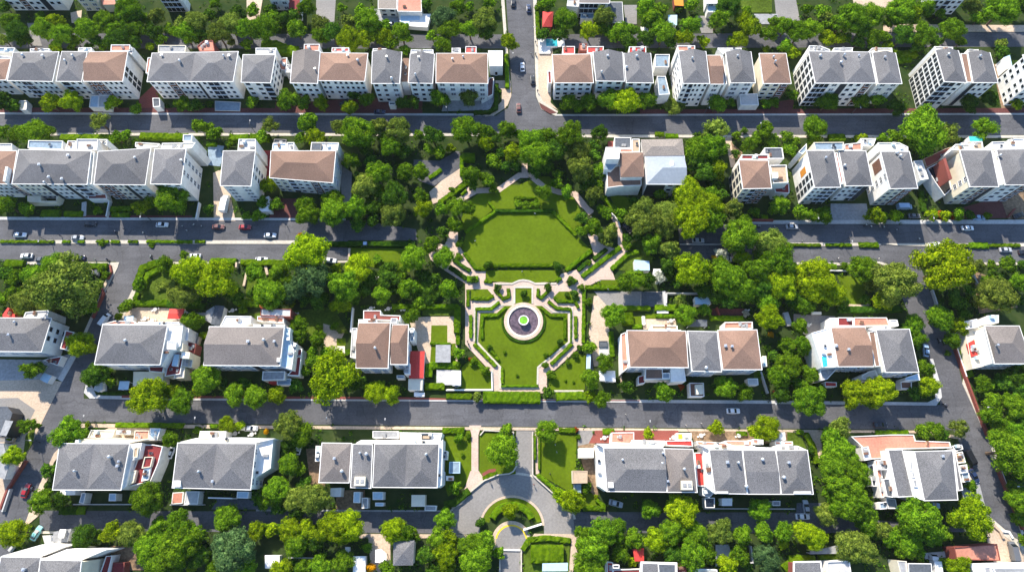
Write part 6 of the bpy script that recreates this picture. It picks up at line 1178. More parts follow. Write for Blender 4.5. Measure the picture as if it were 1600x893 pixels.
hedge([(470, 178), (960, 178)], 2.6, 1.7, 'hedge', 'bushy street hedge'); hedge([(1090, 165), (1440, 175), (1440, 195)], 2.8, 1.6, 'hedge', 'bushy street hedge'); hedge([(320, 770), (460, 770)], 2.6, 1.4); hedge([(500, 775), (640, 775)], 2, 1.3); hedge([(860, 740), (1020, 735)], 2, 1); hedge([(870, 785), (1010, 785)], 1.6, 1.0)
gwall([(660, 690), (655, 800)], 'ltgrey', 1.6, .2, 'grey concrete path strip'); gwall([(855, 680), (830, 800)], 'white', .35, 1.3, 'white dividing wall'); gwall([(1555, 690), (1530, 820)], 'white', .35, 1.4, 'white dividing wall')
O(320, 178)
T('''20,110,52,g 95,160,62,g 510,90,70,o,a 800,75,78,g 860,180,76,y 760,190,52,g 450,180,60,g 190,240,34,g 1070,110,78,o 1190,150,124,g 1360,110,82,o 1520,130,104,o 1150,370,72,g 1450,270,88,g 1350,480,104,g 1260,560,104,o 1340,590,72,g 1480,640,104,d 1560,460,72,g 1470,790,100,o
490,560,70,y 455,700,50,g 560,712,56,g 790,710,82,g 800,800,92,g 1000,690,88,g 1010,775,114,g 1170,740,98,g 420,790,56,g 1030,640,56,g 30,745,46,d 1290,370,62,d 1420,180,70,g 1260,280,60,d 1200,480,50,d 1400,700,60,d 1320,740,70,d 1320,830,60,d 1200,870,60,d 1560,300,60,d 1300,680,50,d 330,790,40,g,l''')
hedge([(185, 178), (340, 178)], 2.6, 1.7); hedge([(350, 175), (500, 178)], 3, 1.8, 'hedge', 'bushy street hedge'); hedge([(10, 230), (85, 232)], 1.6, 1.2)
O(900, 178)
T('''870,610,114,y 1030,720,114,y 1040,640,84,g 880,680,112,y 540,760,114,o 690,790,104,o 660,610,62,g 385,780,64,g 1100,440,78,y 950,290,114,g 1060,270,124,g 900,370,92,d 1090,130,104,o,a 1000,460,94,d 1220,740,84,o 1290,850,72,g 1390,770,46,g 180,160,72,d 250,780,52,d 150,880,72,y
1580,720,82,g 190,480,60,d 120,560,70,o 150,430,55,d 140,330,55,d 960,200,60,d 780,700,60,d 1100,560,60,d 1130,640,60,d 460,700,50,d''')
hedge([(215, 640), (340, 790)], 1.8, 1.3); hedge([(700, 165), (800, 170)], 1.8, 1.2); hedge([(620, 150), (690, 155)], 1.8, 1.2); hedge([(1450, 800), (1500, 805)], 1.8, 1.0)
O(1100, 178)
T('260,170,46,g 350,240,66,g 480,120,68,g 640,180,52,g 860,110,92,g 850,200,62,g 400,190,52,g 250,310,42,d 520,220,80,g,l 660,270,72,g,l 600,740,114,g 750,770,62,g 830,790,56,g 920,800,72,g 1330,800,66,y 1390,810,50,g 1490,800,62,y 310,130,30,g 440,180,60,g,l 700,220,50,g,l')
hedge([(980, 180), (1105, 180)], 3, 1.5, 'hedge', 'bushy street hedge'); hedge([(1190, 185), (1280, 175)], 2.5, 1.5, 'hedge', 'bushy street hedge'); gwall([(360, 828), (540, 830)], 'brick', .8, .7, 'red brick planter', 'planter', cat='planter')
O(1280, 178)
T('800,130,170,g 1010,150,84,o,a 580,180,62,g 490,190,44,g 1285,115,98,g,a 330,190,44,y 880,795,52,y 990,795,52,y 1080,790,50,g 1170,795,46,d 1310,795,32,g 700,240,70,g 820,680,30,d 950,790,40,k,l 1050,800,36,k,l')
hedge([(800, 600), (830, 760)], 1.8, 1.4, 'hedged'); gwall([(1530, 740), (1480, 800)], 'brick', .5, .9, 'red brick ramp wall')
# ---- left block, middle gardens
O(0, 330)
T('''440,420,98,g 530,590,228,o 350,560,112,g 260,500,84,g 130,530,72,g 50,490,62,d 110,640,66,g 200,710,104,o 20,690,62,g 680,740,78,g 390,730,86,o 1300,420,74,g 1260,400,50,g 1100,570,60,g 1440,340,38,g 1490,470,134,y 1430,660,104,o 1520,690,62,g 930,820,34,y 1000,740,56,g 1500,850,72,g
1270,590,48,o,l 1350,600,50,o,l 620,680,80,d 740,600,50,g 810,450,40,g 830,500,34,g 770,570,34,g 160,600,60,d 280,620,60,d 560,760,70,d''')
hedge([(565, 425), (830, 425)], 2.2, 1.3); hedge([(30, 405), (180, 405)], 2.8, 1.6); hedge([(1055, 580), (1110, 440), (1200, 405), (1300, 395)], 2.6, 1.5); hedge([(1110, 590), (1150, 490), (1240, 450)], 2.0, 1.4); hedge([(980, 715), (1300, 712)], 2.0, 1.5); hedge([(1300, 720), (1596, 740)], 2.0, 1.5, 'hedged'); hedge([(1070, 630), (1050, 690)], 1.6, 1.0)
for a, b in [(0, 420), (485, 545), (605, 655), (750, 845), (862, 930), (1000, 1072), (1140, 1500), (1522, 1600)]: hedge([(a, 234), (b, 236)], 1.1, .7, 'hedge', 'low median hedge')
T('1190,262,26,g,l 800,250,30,g,l')
gwall([(795, 600), (805, 640), (770, 720), (720, 830)], 'brick', .5, 1.0, 'red brick kerb wall by diagonal road'); gwall([(860, 420), (870, 470), (840, 530)], 'brick', .5, .8, 'red brick corner wall'); gwall([(835, 550), (805, 610)], 'beige', 1.0, .4, 'beige planter wall')
# corner monument and sundial frame
p = PW(705, 470, 1); e = empty('garden_statue', (p.x, p.y, 0))
bm = bmesh.new(); bmesh.ops.create_cone(bm, segments=14, radius1=.95, radius2=.8, depth=1.0, cap_ends=True, matrix=Matrix.Translation((p.x, p.y, .5))); me = bpy.data.meshes.new('pedestal'); bm.to_mesh(me); bm.free(); link('pedestal', me, e, M['cream'])
bm = bmesh.new(); bmesh.ops.create_uvsphere(bm, u_segments=12, v_segments=8, radius=.8, matrix=Matrix.Translation((p.x, p.y, 1.5))); bmesh.ops.create_uvsphere(bm, u_segments=12, v_segments=8, radius=.45, matrix=Matrix.Translation((p.x, p.y, 2.55))); me = bpy.data.meshes.new('figure'); bm.to_mesh(me); bm.free(); link('figure', me, e, M['ltgrey'])
tag(e, 'pale round stone figure on pedestal at the street corner garden', 'statue')
shed('glass_frame', 'white-framed slanted glass panel beside the corner statue', 'cold frame', [(750, 432), (785, 445), (765, 500), (732, 485)], .8, 'slate', 'white', .15)
O(200, 380, .17577)
T('800,320,168,y 970,410,42,d 1130,270,88,g 1350,260,88,g 1290,330,62,g 1400,340,78,g 1260,460,144,g 1460,440,104,b 1440,510,62,y 1030,590,42,g 550,700,52,g 610,700,72,g 690,820,42,y 1100,450,60,d 900,450,60,d 980,480,70,d 1330,520,80,g 1180,400,70,g')
hedge([(730, 150), (960, 155)], 2.0, 1.3); hedge([(1000, 165), (1420, 172)], 2.2, 1.4); hedge([(970, 525), (1300, 540)], 2.0, 1.4); gwall([(1055, 265), (1030, 380)], 'beige', .8, .5, 'beige garden path edge'); gwall([(1220, 185), (1240, 280)], 'beige', .9, .5, 'beige garden gate wall'); gwall([(965, 170), (962, 215)], 'beige', .6, 1.4, 'beige gate pillar')
O(440, 340)
T('''200,290,164,y 250,490,154,b 610,390,108,y 490,530,134,g 465,670,82,y 840,400,74,d 830,470,84,d 910,470,62,g 780,600,78,g 990,540,84,g 1030,320,108,g 1175,220,72,g 1255,305,88,g 1300,560,88,g,s 1200,480,62,d 1080,660,58,g 1020,770,64,g 750,330,46,g,l 1130,580,114,d,l 1245,115,64,d
700,480,70,d 640,560,60,d 560,620,60,d 430,400,50,y,l 950,420,40,d 1100,450,60,d 880,560,50,d 300,640,80,d 180,640,60,d''')
hedge([(330, 200), (1040, 205)], 1.8, 1.3, 'hedged', 'long dark median hedge'); hedge([(860, 690), (1380, 692)], 1.8, 1.5); hedge([(1372, 690), (1370, 893)], 2.2, 1.7); gwall([(530, 240), (525, 335)], 'beige', .7, .6, 'beige end wall of the carriageway'); gwall([(555, 700), (540, 893)], 'white', .4, 1.6, 'white boundary wall')
T('145,135,20,f')
O(300, 460)
T('840,230,74,g 840,320,64,g 990,350,66,g 950,450,52,g 960,520,62,g 1060,460,56,g 880,600,52,g 1110,630,188,y 120,660,104,g 340,780,88,g 500,800,88,g 660,790,72,y 1430,760,92,y 1560,775,82,y 1120,250,36,g 1170,280,36,o 995,250,32,g 820,720,60,d 240,700,50,d 420,700,50,d 620,740,40,d 1250,700,70,d 1000,740,60,d 1330,680,50,d 100,310,30,g 430,120,50,g')
hedge([(350, 60), (520, 65)], 2.4, 1.5); hedge([(1210, 430), (1215, 470)], 1.6, 1)
O(500, 460)
T('725,175,62,g 1080,455,54,g 20,720,50,d'); hedge([(845, 640), (850, 560), (890, 548), (1090, 550)], 2.4, 1.6); hedge([(820, 712), (970, 715)], 2.2, 1.4, 'hedge', 'olive clipped hedge'); hedge([(860, 380), (1020, 382)], .8, .8); gwall([(985, 745), (1346, 745), (1340, 600)], 'white', .4, .7, 'white wall of the corner garden')
O(0, 460)
T('630,390,98,y 260,590,84,g 740,430,36,y 760,620,94,d 690,670,52,g 1170,790,134,y 1330,755,72,y 1420,840,98,g 1560,640,62,g 1570,730,62,y 850,590,40,g 860,690,46,g,l'); hedge([(780, 770), (1000, 768)], 1.0, .9, 'hedged')
gwall([(0, 610), (90, 300)], 'ltgrey', .1, .1, 'thin drain') if False else None
gwall([(1480, 610), (1560, 330)], 'beige', .5, 1.2, 'beige boundary wall')
O(920, 460)
T('190,170,94,g 760,160,88,g 900,120,56,g 720,40,56,o 1400,60,82,g 1410,180,104,y 1550,400,72,g 1560,560,104,g 1490,640,88,g 130,540,78,g 20,410,62,g 30,650,56,g 100,820,66,g 10,800,52,y 590,760,82,g 1060,730,94,g 1215,770,70,g 1500,770,72,d 1420,315,26,f 1230,150,30,w 1440,480,46,d 1400,420,36,d 300,720,60,d 720,720,26,k 1340,620,30,g,l')
hedge([(300, 140), (310, 230)], 4.0, 2.0, 'hedge', 'square-cut block hedge'); hedge([(135, 100), (480, 103)], 1.6, 1.4); hedge([(520, 105), (700, 105)], 1.6, 1.4); hedge([(525, 165), (690, 165)], 1.2, 1.0); hedge([(950, 178), (1210, 182)], 1.6, 1.3); hedge([(340, 245), (415, 245)], 1.4, 1.2); hedge([(175, 290), (185, 480)], 1.6, 1.2)
gwall([(425, 170), (430, 235)], 'white', 1.0, .8, 'white garden gate wall'); gwall([(250, 630), (265, 760)], 'tan', .5, 1.0, 'tan boundary wall'); gwall([(1345, 600), (1400, 770)], 'ltgrey', .4, 1.2, 'pale boundary wall'); gwall([(505, 10), (600, 10)], 'white', .3, 1, 'x') if False else None
gwall([(1455, 745), (1470, 800)], 'red', .6, 1.4, 'red gate panel'); gwall([(5, 460), (15, 600)], 'slate', 1.8, .5, 'dark planter box', 'planter', cat='planter')
O(1240, 460)
T('50,250,64,g 60,400,82,g 130,620,78,g 20,590,42,y 30,700,62,d 200,740,56,d 130,830,124,g 480,780,118,y 670,755,120,y 930,240,80,g 965,350,78,g 1035,580,68,g 1060,720,82,y 940,770,58,d 1140,180,100,g 1290,250,70,y 1230,360,64,g 1200,460,26,g 1560,710,52,g 1550,840,84,g 580,800,80,g 20,480,40,d 1330,160,50,d')
hedge([(1300, 430), (1395, 640)], 2.0, 1.3, 'hedge', 'hedge strip behind red wall'); hedge([(350, 115), (850, 110)], 2.2, 1.5, 'hedged', 'long dark hedge')
gwall([(1260, 400), (1345, 640), (1440, 893)], 'brick', .6, 1.1, 'red brick road wall'); gwall([(1270, 400), (1350, 640)], 'white', .35, 1.2, 'white garden wall'); gwall([(140, 145), (215, 145)], 'white', .9, .5, 'white bench slab', 'bench', cat='bench')
O(1400, 380, .1254)
T('580,310,310,y 1000,280,104,o 1180,270,62,g 1380,270,112,g 1530,480,134,g 1150,500,104,g 1230,650,210,o 1020,740,88,o 780,750,134,d,l 1300,420,62,d 1570,270,62,d 900,600,80,d 700,650,80,d 1200,370,70,d 1500,700,60,d 930,460,50,o')
gwall([(455, 580), (525, 790)], 'ltgrey', .4, 1.0, 'pale low roadside wall'); gwall([(965, 390), (1015, 500)], 'ltgrey', .4, .8, 'pale garden edge wall'); gwall([(1410, 610), (1440, 700)], 'ltgrey', .5, .8, 'pale garden step wall')
O(940, 330)
T('''170,50,62,g 310,90,114,o 470,90,114,o 690,80,154,y 850,60,104,g 390,250,84,g 530,300,84,o 700,470,144,y 930,330,56,w 880,370,30,f 930,420,72,g 980,530,134,g 900,650,72,d 1100,600,114,g 1080,200,134,g 1090,90,62,g 1100,370,78,y 1320,260,128,o 1240,360,72,g 1380,380,134,g 1200,470,114,g
1410,570,114,y 1560,580,72,y 1300,690,82,g 1540,710,72,g 260,530,86,g 350,535,66,d 180,560,72,g 450,520,52,w 515,520,36,g 610,690,56,o 200,270,42,g 200,215,46,d 530,430,72,d 800,620,70,d 600,560,50,d 1000,700,80,d 1450,480,90,g 1250,590,90,d 1180,680,60,d 870,560,70,d 280,170,60,d''')
hedge([(420, 745), (600, 742)], 1.6, 1.2); gwall([(505, 720), (508, 640), (840, 640), (850, 725)], 'ltgrey', .35, 1.4, 'pale wall round the yard'); gwall([(485, 625), (500, 740)], 'ltgrey', 1.0, 1.0, 'thick pale yard wall')
gwall([(900, 750), (920, 810)], 'brick', .5, 1.0, 'red brick garden step'); gwall([(610, 258), (945, 260)], 'ltgrey', .3, .15, 'pale kerb line across the hidden carriageway'); gwall([(1435, 790), (1470, 893)], 'ltgrey', 1.8, .8, 'grey concrete wall in dark garden')
O(1180, 330)
T('470,510,154,y 450,610,114,y 600,640,98,y 220,560,114,y 830,450,108,g 1080,570,174,o 1090,470,84,o 900,570,64,o 1000,690,84,y 390,720,84,g 690,710,52,d 690,425,30,g 140,240,124,o 200,360,110,g 60,460,90,g 560,720,60,d 300,660,80,d 860,690,40,d')
for a, b in [(250, 515), (555, 755), (1510, 1590), (812, 965)]: hedge([(a, 259), (b, 261)], 1.1 if a != 812 else 2.0, .8, 'hedge', 'low median hedge')
hedge([(500, 420), (640, 430)], 2.0, 1.3); gwall([(865, 660), (880, 740), (735, 735)], 'beige', .8, .4, 'beige border of the small lawn'); gwall([(580, 462), (720, 465)], 'white', .35, .6, 'white lawn edge wall'); gwall([(925, 400), (980, 405), (1040, 430), (1010, 455), (950, 425)], 'kerb', .9, .5, 'pale curved planter at the junction', 'planter', cat='planter')
O(1400, 380, .1254)
for a, b in [(640, 910), (930, 1150), (1160, 1550)]: hedge([(a, 22), (b, 22)], 1.2 if a != 930 else 2.2, .8, 'hedge', 'low median hedge')
# ---- bottom rows
O(0, 639)
T('540,190,128,g 660,200,46,g 690,115,26,y 215,130,68,g 110,365,88,y 375,470,62,d 380,590,32,d 340,720,104,g 480,710,66,d 1160,700,124,g 1345,240,66,g 305,130,22,g'); hedge([(900, 122), (1430, 126)], 1.6, 1.1); hedge([(1300, 160), (1280, 250)], 1.4, 1.2); hedge([(1245, 520), (1300, 300)], 1.2, 1.1); hedge([(460, 790), (600, 792)], 2.4, .8, 'hedged'); hedge([(600, 790), (660, 790)], 2.4, .8)
gwall([(200, 400), (60, 620), (0, 780)], 'brick', .6, 1.0, 'red brick roadside wall'); gwall([(575, 742), (1030, 742)], 'ltgrey', .3, .8, 'pale front garden wall'); gwall([(1330, 745), (1596, 745)], 'ltgrey', .3, .8, 'pale front garden wall'); gwall([(40, 260), (100, 250), (150, 120)], 'beige', .5, .8, 'beige garden edge'); gwall([(20, 800), (80, 620)], 'ltgrey', .4, 1.0, 'pale edge wall')
hedge([(60, 240), (140, 110)], 1.4, .9)
O(0, 780)
T('110,260,108,y 660,290,98,d 760,290,62,d 870,250,84,y 1040,270,98,o 1230,230,84,g 1400,180,104,g 1180,380,114,g 1400,380,154,g 1300,480,134,g 1530,260,84,g 1560,450,92,d 1500,540,42,y 1290,310,70,g'); gwall([(70, 400), (120, 345)], 'ltgrey', .8, 1.0, 'grey slab wall'); gwall([(800, 210), (1000, 215)], 'ltgrey', .3, .5, 'x') if False else None
O(240, 639)
T('570,120,66,y 680,130,42,y 1060,130,114,o 1150,200,94,g 1070,250,70,d 1060,430,88,g 1130,470,62,g 960,620,94,g 880,720,72,g 1110,700,94,o 1260,690,124,o 840,690,84,d,l 350,160,34,g 880,175,22,f 1050,330,60,d 1180,590,60,d 980,760,60,d 1130,800,70,d'); hedge([(440, 130), (500, 130)], 1.2, 1.0); gwall([(680, 150), (800, 150)], 'white', 1.0, .8, 'white planter by the street', 'planter', cat='planter')
O(320, 780)
T('180,150,104,g 230,400,154,b 160,330,94,b 400,240,72,y 530,230,54,y 680,240,94,y 790,250,84,y 720,350,94,g 1000,220,124,y 1130,200,124,y 1100,290,62,y 1480,240,98,y 1570,260,72,g 1080,490,84,g 900,530,84,g 1270,370,42,g 780,530,72,g 600,545,84,y 70,540,72,g 300,500,104,g 920,450,46,g 700,520,60,d 860,330,70,d'); hedge([(400, 230), (900, 235)], 3, 2.6, 'hedge', 'tall bushy yellow-green hedge'); gwall([(650, 452), (860, 455)], 'ltgrey', .3, 1, 'pale thin wall in dark garden')
O(560, 780)
T('675,150,88,g 540,430,84,d 700,300,76,y 680,430,104,y 880,360,94,g 990,340,84,g 920,460,114,g 1100,410,52,g 1010,300,62,g 940,180,42,d 690,540,72,y 230,535,62,g 95,530,42,f 420,280,60,g 600,540,70,d 820,520,60,d')
O(800, 780)
T('1075,80,78,g 1320,85,114,y 560,280,78,g 700,260,114,g 620,380,124,g 800,240,94,g 950,300,82,g 840,420,72,g 940,480,46,y 600,500,114,g 520,370,32,y 1120,320,94,y 1250,250,104,g 1440,260,94,g 1400,420,114,g 1260,430,84,d 1310,470,72,d 1530,430,72,g 690,400,70,d 1350,260,80,g'); hedge([(560, 65), (730, 70)], 1.4, 1.2); hedge([(660, 0), (730, 60)], 1.2, 1.0)
T('660,-25,20,y')
O(1040, 780)
T('430,240,94,o 600,280,84,g 760,250,84,g 920,250,84,g 1090,260,94,y 1160,300,94,y 915,340,46,y 740,75,88,g 570,430,78,g 780,460,104,b 480,510,84,y 1430,350,114,o 1520,390,114,o 640,520,40,d'); hedge([(970, 465), (1170, 465)], 2.2, 1.4); hedge([(1200, 460), (1400, 450)], 2.0, 1.3); gwall([(665, 360), (680, 490), (560, 495)], 'ltgrey', .4, 1.2, 'pale yard wall'); gwall([(300, 70), (1010, 72)], 'ltgrey', .3, .8, 'long pale front wall')
hedge([(930, 545), (980, 500)], 2.4, 1.2)
O(1060, 639)
T('1260,140,84,o 1200,210,84,g 1250,320,104,g 1330,380,94,g 1200,450,114,g 1380,500,114,g 1240,590,114,g 1360,650,114,g 1200,680,84,g 1300,750,124,g 1140,820,88,o 1420,780,94,g 285,145,62,y 600,180,62,y 700,145,88,y 1490,850,78,g 1030,320,36,d 650,190,60,g'); hedge([(1000, 190), (1060, 300), (1085, 420)], 1.8, 1.2); hedge([(460, 185), (540, 190)], 1.4, .9); hedge([(930, 175), (980, 180)], 1.4, 1)
T('-235,180,46,y -520,175,22,k'); hedge([(-590, 172), (-500, 172)], 1.8, 1.1); gwall([(640, 205), (760, 212)], 'white', .4, .8, 'white low front wall')
O(1280, 639)
T('800,170,62,g 900,165,72,g 960,200,50,d 1090,150,74,o,a 1180,600,52,g 780,850,154,g 1180,840,150,y 1460,330,168,g 1350,60,84,g 1430,130,84,g 1520,180,94,g 1550,40,64,g 1530,640,72,g 1570,760,64,y 1560,520,50,d 1380,180,60,d 1540,850,50,g 1480,230,60,g'); gwall([(1240, 0), (1330, 220)], 'brick', .6, 1.1, 'red brick roadside wall'); gwall([(1400, 460), (1600, 940)], 'brick', .6, 1.1, 'long red brick roadside wall'); hedge([(445, 182), (700, 180)], 1.4, .9); hedge([(1340, 60), (1300, 0)], 1.4, 1.0)
gwall([(1420, 440), (1510, 470)], 'brick', 3, .6, 'red brick terrace slab')
O(1280, 780)
T('780,180,154,g 1170,190,154,y 650,250,72,g 700,320,94,g 360,200,78,g 490,240,78,o 660,390,84,g 780,420,62,g 1090,520,94,y 970,490,46,g 1590,310,52,g 880,260,90,g 560,300,80,g 960,250,60,g 430,270,60,d'); gwall([(1340, 180), (1410, 240), (1440, 300)], 'beige', .8, .5, 'beige planter edge by the road bend'); gwall([(820, 440), (1040, 420)], 'ltgrey', 1.6, .3, 'grey path slab'); gwall([(1400, 240), (1480, 250), (1510, 300)], 'white', .6, .4, 'white curved kerb at the road bend')
O(1240, 593, .33585); T('50,50,46,g')
O(1200, 593, .33585)
T('1050,50,46,g 1040,150,62,g 1150,130,62,g 1110,230,62,g 1160,560,56,g 1190,740,42,g 1000,20,40,g 1090,300,60,g 1180,200,50,d 1185,50,60,d 1180,420,60,d')
O(1200, 300, .33585)
T('1030,880,60,g 1160,860,60,d 1100,880,50,d')
# ---------------------------------------------------------------- vehicles, people
O(0, 330)
for a in [(155, 182, 0, 'white'), (605, 205, 0, 'silver'), (700, 97, 0, 'black'), (1265, 103, 0, 'white'), (205, 346, 180, 'white'), (325, 376, 0, 'grey'), (615, 362, 180, 'navy'), (1520, 348, 180, 'white')]: car(*a)
car(818, 845, 62, 'white', 'van', size=.85)
O(320, 178)
car(105, 880, 0, 'maroon'); car(312, 882, 0, 'red'); car(165, 700, 88, 'white', 'truck', 'in the beige driveway')
O(400, 300, .33585)
car(65, 200, 0, 'white'); car(515, 241, 0, 'blue', 'car', 'on the dark median hedge strip'); car(345, 316, -8, 'white', 'car', 'under trees'); car(25, 313, 0, 'white')
O(940, 330); car(200, 130, -52, 'black', 'car', 'on the park path'); car(755, 226, 0, 'silver', 'car', 'in tree shade'); car(1490, 119, 0, 'silver'); car(955, 375, 0, 'white', 'van', 'under flowering shrubs')
O(1180, 330); car(1405, 259, 3, 'white')
O(1400, 380, .1254); car(1370, 78, 0, 'silver'); car(1605, 110, 0, 'black')
O(1200, 300, .33585); car(930, 166, 0, 'white')
O(640, 0)
for a in [(810, 22, 86, 'black'), (930, 65, 92, 'navy'), (882, 522, 92, 'white'), (962, 625, 94, 'black'), (852, 842, 93, 'maroon')]: car(*a)
O(840, 639); car(1530, 12, 0, 'white'); car(612, 735, -15, 'silver', 'car', 'in the shaded front yard')
O(0, 639); car(200, 635, 82, 'red'); car(1335, 330, 78, 'white', 'car', 'on the narrow drive')
O(1280, 639); car(480, 121, 0, 'black'); car(1182, 390, -72, 'black', 'van'); car(1212, 520, -70, 'navy'); car(890, 745, -10, 'blue', 'car', 'in the shaded yard')
O(1060, 639); car(972, 836, 0, 'white', 'car', 'on the dark drive'); car(1000, 765, 90, 'silver', 'car', 'in the parking bay')
O(1240, 460); car(1037, 435, 78, 'blue')
O(0, 780); car(282, 262, 68, 'teal', 'car', 'on the corner forecourt')
O(320, 0); car(1090, 800, 40, 'black', 'car', 'on the brick forecourt'); car(1462, 186, 5, 'silver', 'car', 'on the grey yard'); car(1365, 872, 0, 'navy', 'car', 'in kerb shade')
O(1280, 178); car(1250, 807, 0, 'blue'); car(665, 725, 0, 'blue', 'van', 'in the dark forecourt'); car(1560, 790, 20, 'black', 'car', 'by the brick ramp'); car(745, 795, 0, 'grey', 'car', 'behind round shrubs')
O(1280, 780); car(895, 515, 86, 'white', 'truck', 'beside the red-edged roof'); car(1515, 400, 88, 'grey', 'van', 'on the corner forecourt')
O(240, 639); car(760, 148, 0, 'silver', 'car', 'by the planter'); car(1130, 300, 84, 'white', 'car', 'in the dark lane')
O(0, 330)
for i, (x, y, s) in enumerate([(1120, 170, 0), (1378, 185, 0), (1425, 115, 0), (1515, 105, 0), (1575, 115, 0), (470, 190, 1), (970, 140, 1), (1460, 150, 0), (740, 376, 0)]): person(x, y, R.uniform(0, 360), s)
scooter(840, 376, 160, 1); scooter(1180, 355, 95, 0); scooter(905, 165, 130, 1)
O(1180, 330)
for x, y, s in [(905, 118, 0), (1005, 122, 0), (650, 366, 0), (965, 370, 0), (370, 235, 0), (1280, 215, 0), (1105, 145, 0), (150, 120, 0), (150, 155, 0)]: person(x, y, R.uniform(0, 360), s)
scooter(865, 108, 20, 0); scooter(1282, 362, 110, 0); scooter(25, 118, 10, 0)
O(1240, 460); scooter(1185, 865, 130, 1); scooter(1135, 360, 100, 0); scooter(1170, 375, 100, 0)
O(0, 639); scooter(255, 625, 110, 1)
O(640, 0)
for x, y, s in [(950, 415, 0), (985, 330, 1), (1000, 710, 1)]: person(x, y, R.uniform(0, 360), s, 'standing')
scooter(985, 425, 95, 1)
O(660, 660, .26095)
for x, y, s in [(668, 370, 2), (765, 305, 1), (805, 175, 0), (795, 130, 0), (405, 352, 1)]: person(x, y, R.uniform(0, 360), s, 'standing')
O(690, 430, .22388)
for x, y, s in [(180, 462, 1), (188, 478, 1), (1028, 342, 1), (1030, 430, 1), (745, 150, 0)]: person(x, y, R.uniform(0, 360), s)
O(680, 300, .1875)
for x, y, s in [(725, 660, 0), (830, 180, 0), (1370, 742, 0), (1300, 210, 0), (332, 408, 0), (1440, 810, 0)]: person(x, y, R.uniform(0, 360), s, 'standing')
O(400, 300, .33585)
person(145, 158, 30, 0); person(505, 150, 0, 0); person(190, 210, 0, 0)
O(840, 639)
for x, y, s in [(690, 40, 0), (1160, 125, 0), (1280, 110, 0)]: person(x, y, R.uniform(0, 360), s)
O(0, 639)
for x, y, s in [(740, 95, 1), (1050, 95, 1), (1240, 50, 0), (1270, 62, 0)]: person(x, y, R.uniform(0, 360), s)

# ---------------------------------------------------------------- street lamps
def lamp_parts():
    bm = bmesh.new(); bmesh.ops.create_cone(bm, segments=8, radius1=.13, radius2=.07, depth=6.4, cap_ends=True, matrix=Matrix.Translation((0, 0, 3.2))); me = bpy.data.meshes.new('pole'); bm.to_mesh(me); bm.free(); me.materials.append(M['dframe'])
    mb = MB(); mb.box((0, -.75), .08, 1.6, 6.28, 6.36); arm = mb.mesh('arm', [M['dframe']])
    mb = MB(); mb.box((0, -1.6), .3, .7, 6.18, 6.34); return me, arm, mb.mesh('lamp_head', [M['ltgrey']])
LP = lamp_parts()
def lamp(x, y, ang=0):
    px, py = P(x, y); p = W(px, py, 0); e = empty('street_lamp', p); e.rotation_euler.z = rad(ang)
    for n, me in zip(('pole', 'arm', 'lamp_head'), LP):
        o = bpy.data.objects.new(n, me); C.objects.link(o); o.parent = e
    tag(e, None, 'street lamp', 'street lamps along the roads'); auto(e, 'thin dark street lamp', px, py)
O(0, 0, 1)
for x, y, a in [(149, 661, 180), (318, 664, 180), (518, 664, 180), (607, 666, 180), (1199, 627, 0), (1010, 669, 180), (1316, 381, 0), (82, 381, 0), (236, 344, 0), (480, 342, 0), (795, 100, 90), (840, 60, -90), (700, 177, 0), (1100, 178, 0), (1330, 178, 0), (120, 176, 0), (400, 209, 180), (1180, 213, 180), (1460, 213, 180), (1530, 640, -90), (1575, 760, -90), (62, 690, 90), (1265, 346, 0), (1440, 346, 0)]: lamp(x, y, a)

# ---------------------------------------------------------------- patio tables in the yards
def table_parts():
    bm = bmesh.new(); bmesh.ops.create_cone(bm, segments=16, radius1=.7, radius2=.7, depth=.06, cap_ends=True, matrix=Matrix.Translation((0, 0, .74))); t = bpy.data.meshes.new('table_top'); bm.to_mesh(t); bm.free(); t.materials.append(M['ltgrey'])
    mb = MB(); mb.box((0, 0), .07, .07, 0, .71); l = mb.mesh('leg', [M['dframe']])
    mb = MB(); mb.box((0, 0), .5, .5, .42, .48); mb.box((-.22, 0), .06, .5, .48, .9); mb.box((-.2, -.2), .05, .05, 0, .42); mb.box((.2, .2), .05, .05, 0, .42); mb.box((-.2, .2), .05, .05, 0, .42); mb.box((.2, -.2), .05, .05, 0, .42)
    return t, l, mb.mesh('garden_chair', [M['white']])
TP = table_parts()
def patio(x, y):
    px, py = P(x, y); p = W(px, py, .4); p.z = .03; e = empty('patio_table', p)
    def add(n, me, loc): o = bpy.data.objects.new(n, me); C.objects.link(o); o.parent = e; o.location = loc
    add('table_top', TP[0], (0, 0, 0))
    for sx, sy in ((.4, .4), (-.4, .4), (.4, -.4), (-.4, -.4)): add('leg', TP[1], (sx, sy, 0))
    tag(e, None, 'table', 'patio tables'); auto(e, 'small pale patio table', px, py)
    for a in (20, 200):
        c = bpy.data.objects.new('garden_chair', TP[2]); C.objects.link(c); c.location = p + Vector((-1.1 * math.cos(rad(a)), -1.1 * math.sin(rad(a)), 0)); c.rotation_euler.z = rad(a)
        tag(c, None, 'chair', 'garden chairs'); auto(c, 'white garden chair', px + (-3 if a < 90 else 3), py)
for ox, oy, L in [(0, 460, [(1135, 190), (1192, 203), (1215, 118)]), (300, 460, [(805, 155), (320, 125)]), (500, 460, [(535, 112), (658, 115)]), (440, 340, [(735, 472), (700, 710)]), (840, 639, [(520, 222), (1060, 220)]), (1060, 639, [(175, 205), (470, 205), (680, 225)]), (240, 639, [(640, 190), (770, 195)]), (1240, 460, [(110, 240)]), (920, 460, [(640, 205), (1225, 130)])]:
    O(ox, oy)
    for x, y in L: patio(x, y)
